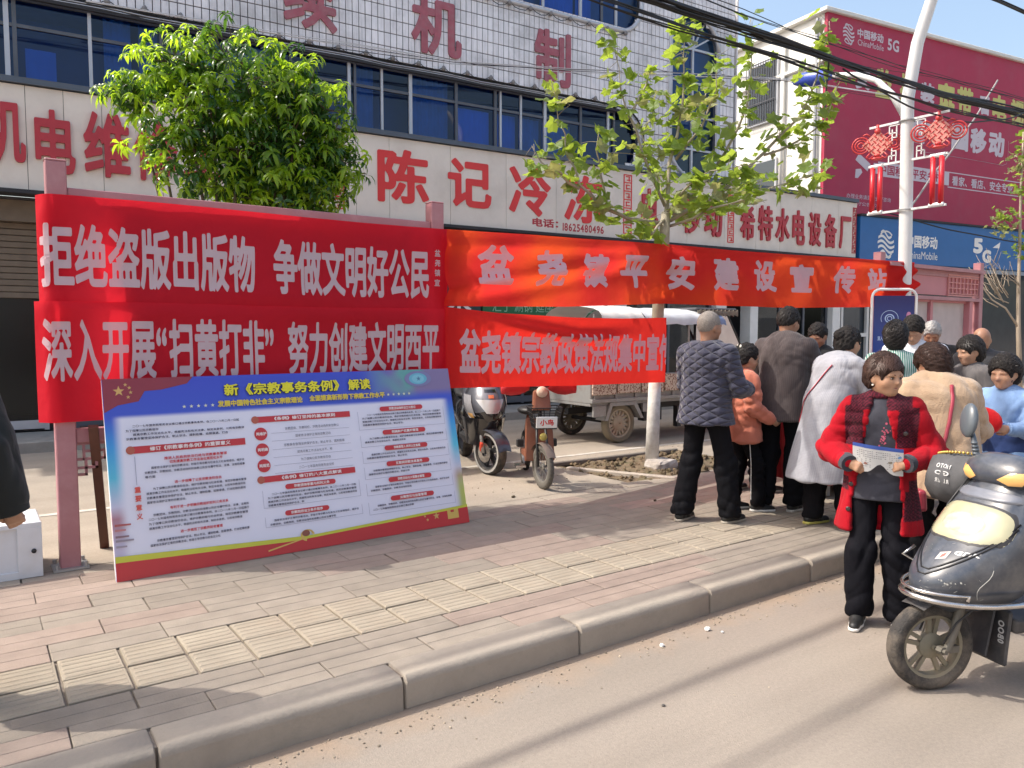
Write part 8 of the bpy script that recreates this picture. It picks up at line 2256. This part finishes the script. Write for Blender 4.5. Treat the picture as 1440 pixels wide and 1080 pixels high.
def woman_extra(I):
    root = I['root']; s = I['s']; wr = I['wrs']; up = I['up']
    # leaflet held in both hands: two folded leaves with printed bands
    M_PAPER = mat('leaflet_paper', (.70, .71, .70), rough=.5, transl=.15)
    cL = (wr[0] + wr[1]) / 2 + np.array([0, .036, .04])
    def leaf_pt(u, v): # u -1..1 across, v 0..1 down
        w_ = .126 * u; return cL + np.array([w_, .028 * (1 - u * u) - .045 * v + .004 * math.sin(u * 5), -.0 + .055 - .150 * v - .012 * (1 - abs(u)) * v + .012 * u])
    t_ = thing('leaflet', 'printed leaflet with a blue heading held open in the hands of the woman in red', 'leaflet', root.location, root.rotation_euler.z)
    rows = [[tuple(leaf_pt(-1 + 2 * i / 16, j / 8 * (1.0 - .38 * math.exp(-((-1 + 2 * i / 16 + .1) / .32) ** 2)))) for i in range(17)] for j in range(9)]
    link('page', grid_mesh('page', rows, M_PAPER), t_)
    rows = [[tuple(np.array(leaf_pt(-1 + 2 * i / 16, -.02 + .13 * j)) + np.array([0, .0012, 0])) for i in range(17)] for j in range(2)]
    link('heading_band', grid_mesh('heading_band', rows, mat('leaflet_blue', (.05, .11, .42))), t_)
    g = MB(); r = random.Random(2)
    for j in range(9):
        for i in range(20):
            u = -.85 + 1.7 * i / 20; v = .22 + .07 * j
            if abs(u + .1) < .3 and v > .45: continue
            if r.random() < .3: continue
            a = np.array(leaf_pt(u, v)) + np.array([0, .0012, 0]); b_ = np.array(leaf_pt(u + .06, v)) + np.array([0, .0012, 0]); dz = np.array([0, 0, .0035])
            g.add([tuple(a), tuple(b_), tuple(b_ + dz), tuple(a + dz)], [(0, 1, 2, 3)])
    g.build('lettering', mat('leaflet_ink', (.25, .25, .27)), t_)
    for (u, v, c_) in ((-.72, .5, (.3, .25, .15)), (-.5, .52, (.15, .13, .1)), (.45, .66, (.3, .15, .12)), (-.85, .3, (.1, .2, .35))):
        g = MB(); ctr = np.array(leaf_pt(u, v)) + np.array([0, .0018, 0]); g.add([tuple(ctr + np.array([.011 * math.cos(a), 0, .008 * math.sin(a)])) for a in [2 * math.pi * i / 8 for i in range(8)]], [tuple(range(8))]); g.build('picture_print', mat('pic%s' % str(c_), c_), t_)
    g = MB(); p = I['H'](.083, -.002, -.052); g.ball(tuple(p), .0065, n=10, k=6); g.build('earring', mat('pearl', (.75, .7, .6), rough=.2), root, smooth=True)
    p = I['H'](-.083, -.002, -.052); g = MB(); g.ball(tuple(p), .0065, n=10, k=6); g.build('earring', mat('pearl', (.75, .7, .6), rough=.2), root, smooth=True)
person('woman in bright red coat with dark checked collar, grey knit top, walking in the road', (4.19, 2.32, 0), 206, h=1.535, female=True, bulk=1.10, vox=.0045, cvox=.008, seed=4, face=True, hair='woman', hair_m=M_HAIRBR,
       head_turn=-48, head_pitch=-8, lean=2, skin=mat('warm_skin', (0.44, 0.245, 0.15), rough=.5, var=.07, scale=25, sss=.15, bump=.15, bscale=200),
       arms={-1: ((-.135, -.03, -.27), (.135, .20, -.03)), 1: ((.135, -.03, -.27), (-.125, .20, -.05))},
       hands=((1.0, -1, (.3, -.85, -.3), (.85, .35, -.25)), (1.0, 1, (-.3, -.85, -.3), (-.85, .35, -.3))),
       feet=((-.115, .03, -10, .02), (.085, .09, 6, .03)), pants=dict(m=cloth('black_jeans', (0.006, 0.006, 0.009), rough=.8, sheen=0, spec=.12), r=.066), shoe=dict(m=M_SHOE, s=mat('white_sole', (.72, .70, .66), rough=.6)),
       top=[dict(name='knit_top', m=M_KNIT, hem=.80, g=.004, collar=.052, sleeve=.97, cuff=.034, cuffring=False, arm=.8, fold=.004, vox=.007, post=[knit_print]),
            dict(name='coat', m=M_COAT, hem=.60, g=.032, flare=.035, sleeve=1, cuff=.044, arm=1.0, depth=.70, mod=[coat_open], color=coat_color, post=[coat_parts], fold=.008, vox=.007, cuff_m=M_KNIT)],
       extra=woman_extra)

# ================= crowd on the pavement
M_QUILT = pattern(cloth('navy_quilt', (0.045, 0.045, 0.072), bump=0, rough=.75, sheen=.25), quilt)
def tall_collar(G, up, Rn, s, pel): G.cap(up(0, -.02, .46), up(0, .005, .515), .082 * s, .078 * s, k=.015); G.cut(up(0, 0, .535), Rn @ np.array([0, -.15, 1]), k=.006)
person('elderly man with shaved grey head in navy quilted jacket beside the white tree trunk', (4.74, 4.06, .15), 8, h=1.68, hair='stubble', hair_m=M_HAIRS, skin=M_SKIN2, seed=11, bulk=1.08, head_turn=18, head_pitch=-6,
       arms={-1: ((-.06, .10, -.26), (.09, .20, -.04)), 1: ((.07, .06, -.27), (-.06, .23, -.02))}, feet=((-.14, -.10, -6), (.17, .10, 12)), pants=dict(m=M_PANT, r=.075), shoe=dict(m=M_SHOE, s=mat('tan_sole', (.36, .32, .26))),
       top=[dict(name='quilted_jacket', m=M_QUILT, hem=.80, g=.038, flare=.025, cuff=.048, mod=[tall_collar], fold=.006)])
def girl_extra(I):
    up = I['up']; r = I['root']; s = I['s']
    wrap(r, 'hoodie', [(.06, 1.12), (.0, 1.0), (-.07, .88), (-.12, .76)], .008, mat('tan_strap', (.42, .22, .12)))
    for sg in (-1, 1):
        g = MB(); g.ball(tuple(I['H'](.03 * sg, -.10, .085)), (.014, .010, .022), n=10, k=6); g.build('hair_clip', mat('cream_clip', (.7, .66, .55), rough=.3), r, smooth=True)
    g = MB(); g.tube([tuple(np.array([.155 * s, .0, .84 * s])), tuple(np.array([.165 * s, .02, .5 * s])), tuple(np.array([.15 * s, .03, .14 * s]))], .0035, n=5); g.build('stripe', M_WHITE, r)
person('girl with hair bun in salmon pink hoodie and black striped track trousers', (5.30, 4.14, .15), -28, h=1.40, female=True, hair='bun', seed=21, bulk=.98, head_pitch=-14, skin=M_SKIN,
       arms={-1: ((-.04, .03, -.27), (.04, .20, -.08)), 1: ((.045, .02, -.28), (-.02, .19, -.12))}, feet=((-.07, -.04, 0), (.07, .12, 6)), pants=dict(m=M_PANT, r=.058),
       shoe=dict(m=mat('canvas_black', (.02, .02, .02), rough=.8), s=mat('white_sole', (.72, .70, .66))),
       top=[dict(name='hoodie', m=cloth('salmon_fleece', (0.56, 0.185, 0.12)), hem=.72, g=.034, flare=.03, cuff=.036, collar=.062, fold=.009, depth=.74)], extra=girl_extra)
person('person in dark navy clothes bending over behind the girl in salmon hoodie', (6.0, 4.62, .15), -12, h=1.62, lean=38, head_pitch=-45, seed=31, arms={-1: ((-.05, .10, -.25), (.03, .18, -.16)), 1: ((.05, .12, -.24), (-.02, .16, -.18))},
       feet=((-.10, -.08, -5, .09), (.13, .12, 10, .10)), pants=dict(m=M_PANT, r=.07), top=[dict(name='jacket', m=cloth('dark_navy', (0.022, 0.028, 0.045)), hem=.74, g=.03, flare=.02)])
M_BLZ = pattern(cloth('grey_brown_suit', (0.085, 0.068, 0.066), bscale=300), stripes(2 * math.pi / .014, (.070, .055, .055)))
def blazer_vent(o, up, Rn, s, root):
    pass
person('tall man in grey brown suit jacket and black trousers seen from behind', (5.62, 3.98, .15), 16, h=1.74, hair='short', skin=M_SKIN2, seed=41, bulk=1.12, head_turn=22, head_pitch=-16, lean=6,
       arms={-1: ((-.07, .10, -.27), (.08, .19, -.08)), 1: ((.07, .10, -.27), (-.07, .20, -.08))}, feet=((-.11, -.12, -4), (.12, -.02, 10)), pants=dict(m=M_PANT, r=.078),
       top=[dict(name='suit_jacket', m=M_BLZ, hem=.75, g=.034, flare=.03, cuff=.046, collar=.068, fold=.005)])
person('dark haired man half hidden between the suit jacket and the grey coat', (6.85, 4.42, .15), 190, h=1.62, hair='short', skin=M_SKIN2, seed=45, head_pitch=-25, lean=10, top=[dict(name='jacket', m=cloth('black_jacket', (.02, .02, .022)), hem=.76, g=.03)])
M_GREYC = pattern(cloth('pale_grey_check', (0.36, 0.36, 0.39), bscale=300), plaid(.011, (.27, .27, .30), .7))
def coat_collar(o, up, Rn, s, root):
    S_ = SDF(.007); 
    for a, b_ in (((-.10, 0, .475), (0, -.085, .50)), ((0, -.085, .50), (.10, 0, .475)), ((-.10, 0, .475), (-.09, .06, .43)), ((.10, 0, .475), (.09, .06, .43))): S_.cap(up(*a), up(*b_), .022 * s, .022 * s, k=.02)
    sdf_obj('collar', S_, mat('cloth_pale_collar', (.55, .54, .54), rough=.9), o)
def bag_strap(I):
    wrap(I['root'], 'coat', [(.08, 1.26), (0, 1.12), (-.08, .98), (-.14, .86), (-.17, .78)], .009, mat('red_strap', (.45, .03, .05)))
person('woman in long pale grey checked coat leaning towards the crowd, red bag strap', (5.42, 3.42, .15), -12, h=1.60, female=True, hair='bun', seed=51, lean=20, head_pitch=-12, bulk=1.08,
       arms={-1: ((-.05, .12, -.25), (.04, .22, -.06)), 1: ((.05, .12, -.25), (-.04, .22, -.06))}, feet=((-.09, -.06, 0), (.10, .10, 6)), pants=dict(m=M_PANT, r=.07), shoe=dict(m=M_SHOE, s=mat('yellow_trim', (.55, .50, .12))),
       top=[dict(name='coat', m=M_GREYC, hem=.40, g=.045, flare=.085, depth=.88, cuff=.045, fold=.008, post=[coat_collar])], extra=bag_strap)
M_GRN = pattern(cloth('green_stripe', (0.035, 0.20, 0.15), bump=.1), stripes(2 * math.pi / .0155, (.50, .55, .52)))
person('woman with black bob in green and white striped shirt', (5.95, 3.20, .15), 34, h=1.60, female=True, hair='bob', seed=61, head_pitch=-8, bulk=1.05, lean=4, arms={-1: ((-.06, .08, -.26), (.06, .2, -.05)), 1: ((.06, .08, -.26), (-.05, .2, -.05))},
       top=[dict(name='shirt', m=M_GRN, hem=.74, g=.024, flare=.02, cuff=.04, fold=.007)])
person('young man in white shirt with bowed head over the table', (6.72, 3.42, .15), 196, h=1.74, hair='short', seed=71, lean=24, head_pitch=-38, head_turn=-10, arms={-1: ((-.05, .14, -.24), (.06, .2, -.1)), 1: ((.05, .14, -.24), (-.05, .2, -.1))},
       top=[dict(name='shirt', m=cloth('white_cotton', (.70, .71, .76)), hem=.82, g=.016, cuff=.038, collar=.06), dict(name='vest', m=cloth('red_vest', (.42, .02, .04)), hem=.80, g=.026, sleeve=0, mod=[lambda G, up, Rn, s, pel: G.subbox(up(0, .12, .42), (.10, .2, .2), R=Rn)])])
person('white haired elderly man with bowed head behind the young man in white', (8.1, 3.98, .15), 205, h=1.66, hair='grey', hair_m=M_HAIRG, skin=M_SKIN2, seed=81, lean=14, head_pitch=-35, top=[dict(name='jacket', m=cloth('black_jacket', (.02, .02, .022)), hem=.74, g=.03)])
M_BEIGE = cloth('camel_wool', (0.47, 0.33, 0.215), bscale=160, bump=.6, sheen=.3)
def camel_extra(I):
    up = I['up']; r = I['root']; mr = mat('wine_leather', (.30, .03, .05), rough=.35)
    wrap(r, 'sweater', [(.03, 1.33), (.02, 1.25), (-.02, 1.10), (-.07, .95), (-.12, .82), (-.16, .72)], .011, mr)
    c = up(-.22, -.14, -.27); b = MB(); b.box(tuple(c), (.06, .15, .13), taper=.85)
    t_ = b.build('handbag', mr, None, bevel=.02, seg=3); t_.location = r.location; t_.rotation_euler = r.rotation_euler
    props(t_, 'small wine red handbag hanging at the hip of the camel sweater', 'handbag')
    g = MB()
    for k in range(3): g.tube([tuple(c + np.array([-.035, -.05 + .05 * k, .05])), tuple(c + np.array([-.05, -.05 + .05 * k, .0])), tuple(c + np.array([-.035, -.05 + .05 * k, -.04]))], .006, n=6)
    g.build('buckle', mat('pinkish_trim', (.5, .12, .2)), t_, smooth=True)
person('woman in wide camel sweater and black trousers with short permed hair, back turned', (4.98, 2.38, 0), 50, h=1.60, female=True, hair='curly', hair_m=M_HAIRBR, seed=91, lean=13, head_turn=-26, head_pitch=-20, bulk=1.22, cvox=.010,
       arms={-1: ((-.10, .06, -.24), (.05, .19, -.06)), 1: ((.10, .06, -.24), (-.05, .19, -.08))}, pants=dict(m=M_PANT, r=.075),
       top=[dict(name='sweater', m=M_BEIGE, hem=.70, g=.060, flare=.06, cuff=.046, arm=1.35, collar=.055, fold=.011, depth=.74)], extra=camel_extra)
def red_parcel(I):
    c = (I['wrs'][0] + I['wrs'][1]) / 2 + np.array([0, .10, .05]); b = MB(); b.ball(tuple(c), (.14, .06, .10), n=16, k=10)
    o = b.build('parcel', cloth('bright_red', (.55, .01, .015)), None, smooth=True); o.location = I['root'].location; o.rotation_euler = I['root'].rotation_euler; props(o, 'bright red cloth parcel carried by the woman in blue', 'parcel')
person('woman with dark curly hair in light blue top and navy skirt, holding a red cloth', (6.06, 2.42, 0), 176, h=1.50, female=True, hair='curly', seed=101, head_pitch=-12, lean=8, bulk=1.12, arms={-1: ((-.05, .05, -.24), (.06, .21, .02)), 1: ((.05, .05, -.24), (-.06, .21, .02))},
       top=[dict(name='top', m=cloth('light_blue', (.20, .32, .55)), hem=.88, g=.024, flare=.01, cuff=.04), dict(name='apron', m=cloth('navy_blue', (.025, .05, .16)), hem=.40, g=.034, flare=.05, sleeve=0, mod=[lambda G, up, Rn, s, pel: G.cut(up(0, 0, .24), (0, 0, 1))])], extra=red_parcel)
person('bald elderly man bending beside the camel sweater woman', (8.05, 3.46, .15), 195, h=1.60, hair='bald', skin=M_SKIN2, seed=111, lean=16, head_pitch=-35, top=[dict(name='jacket', m=cloth('dark_grey_jacket', (.05, .05, .055)), hem=.74, g=.03)])
person('woman with straight dark hair between the camel sweater and the light blue top', (6.85, 2.98, .15), 150, h=1.48, female=True, hair='bob', seed=121, lean=8, head_pitch=-15, top=[dict(name='jacket', m=cloth('speckled_top', (.12, .11, .11)), hem=.74, g=.03)])
person('person in black puffed jacket standing at the near end of the slogans, arm hanging', (-.20, 3.80, .15), 62, h=1.66, hair='short', seed=131, bulk=1.1, arms={-1: ((-.10, .0, -.28), (-.02, .05, -.24)), 1: ((.10, -.01, -.28), (.055, .03, -.235))},
       hands=((.55, 1), (.95, -1, (-.3, .9, 0))), pants=dict(m=M_PANT, r=.075), top=[dict(name='jacket', m=cloth('black_puffer', (.014, .016, .016), rough=.6), hem=.74, g=.05, cuff=.055, arm=1.25, fold=.010)])
person('second dark clothed person just beyond the near end of the pavement', (-.62, 3.32, .15), 40, h=1.68, hair='short', seed=141, bulk=1.1, top=[dict(name='jacket', m=cloth('black_jacket', (.02, .02, .022)), hem=.74, g=.045)])
print('script seconds', round(time.time() - T0, 1))
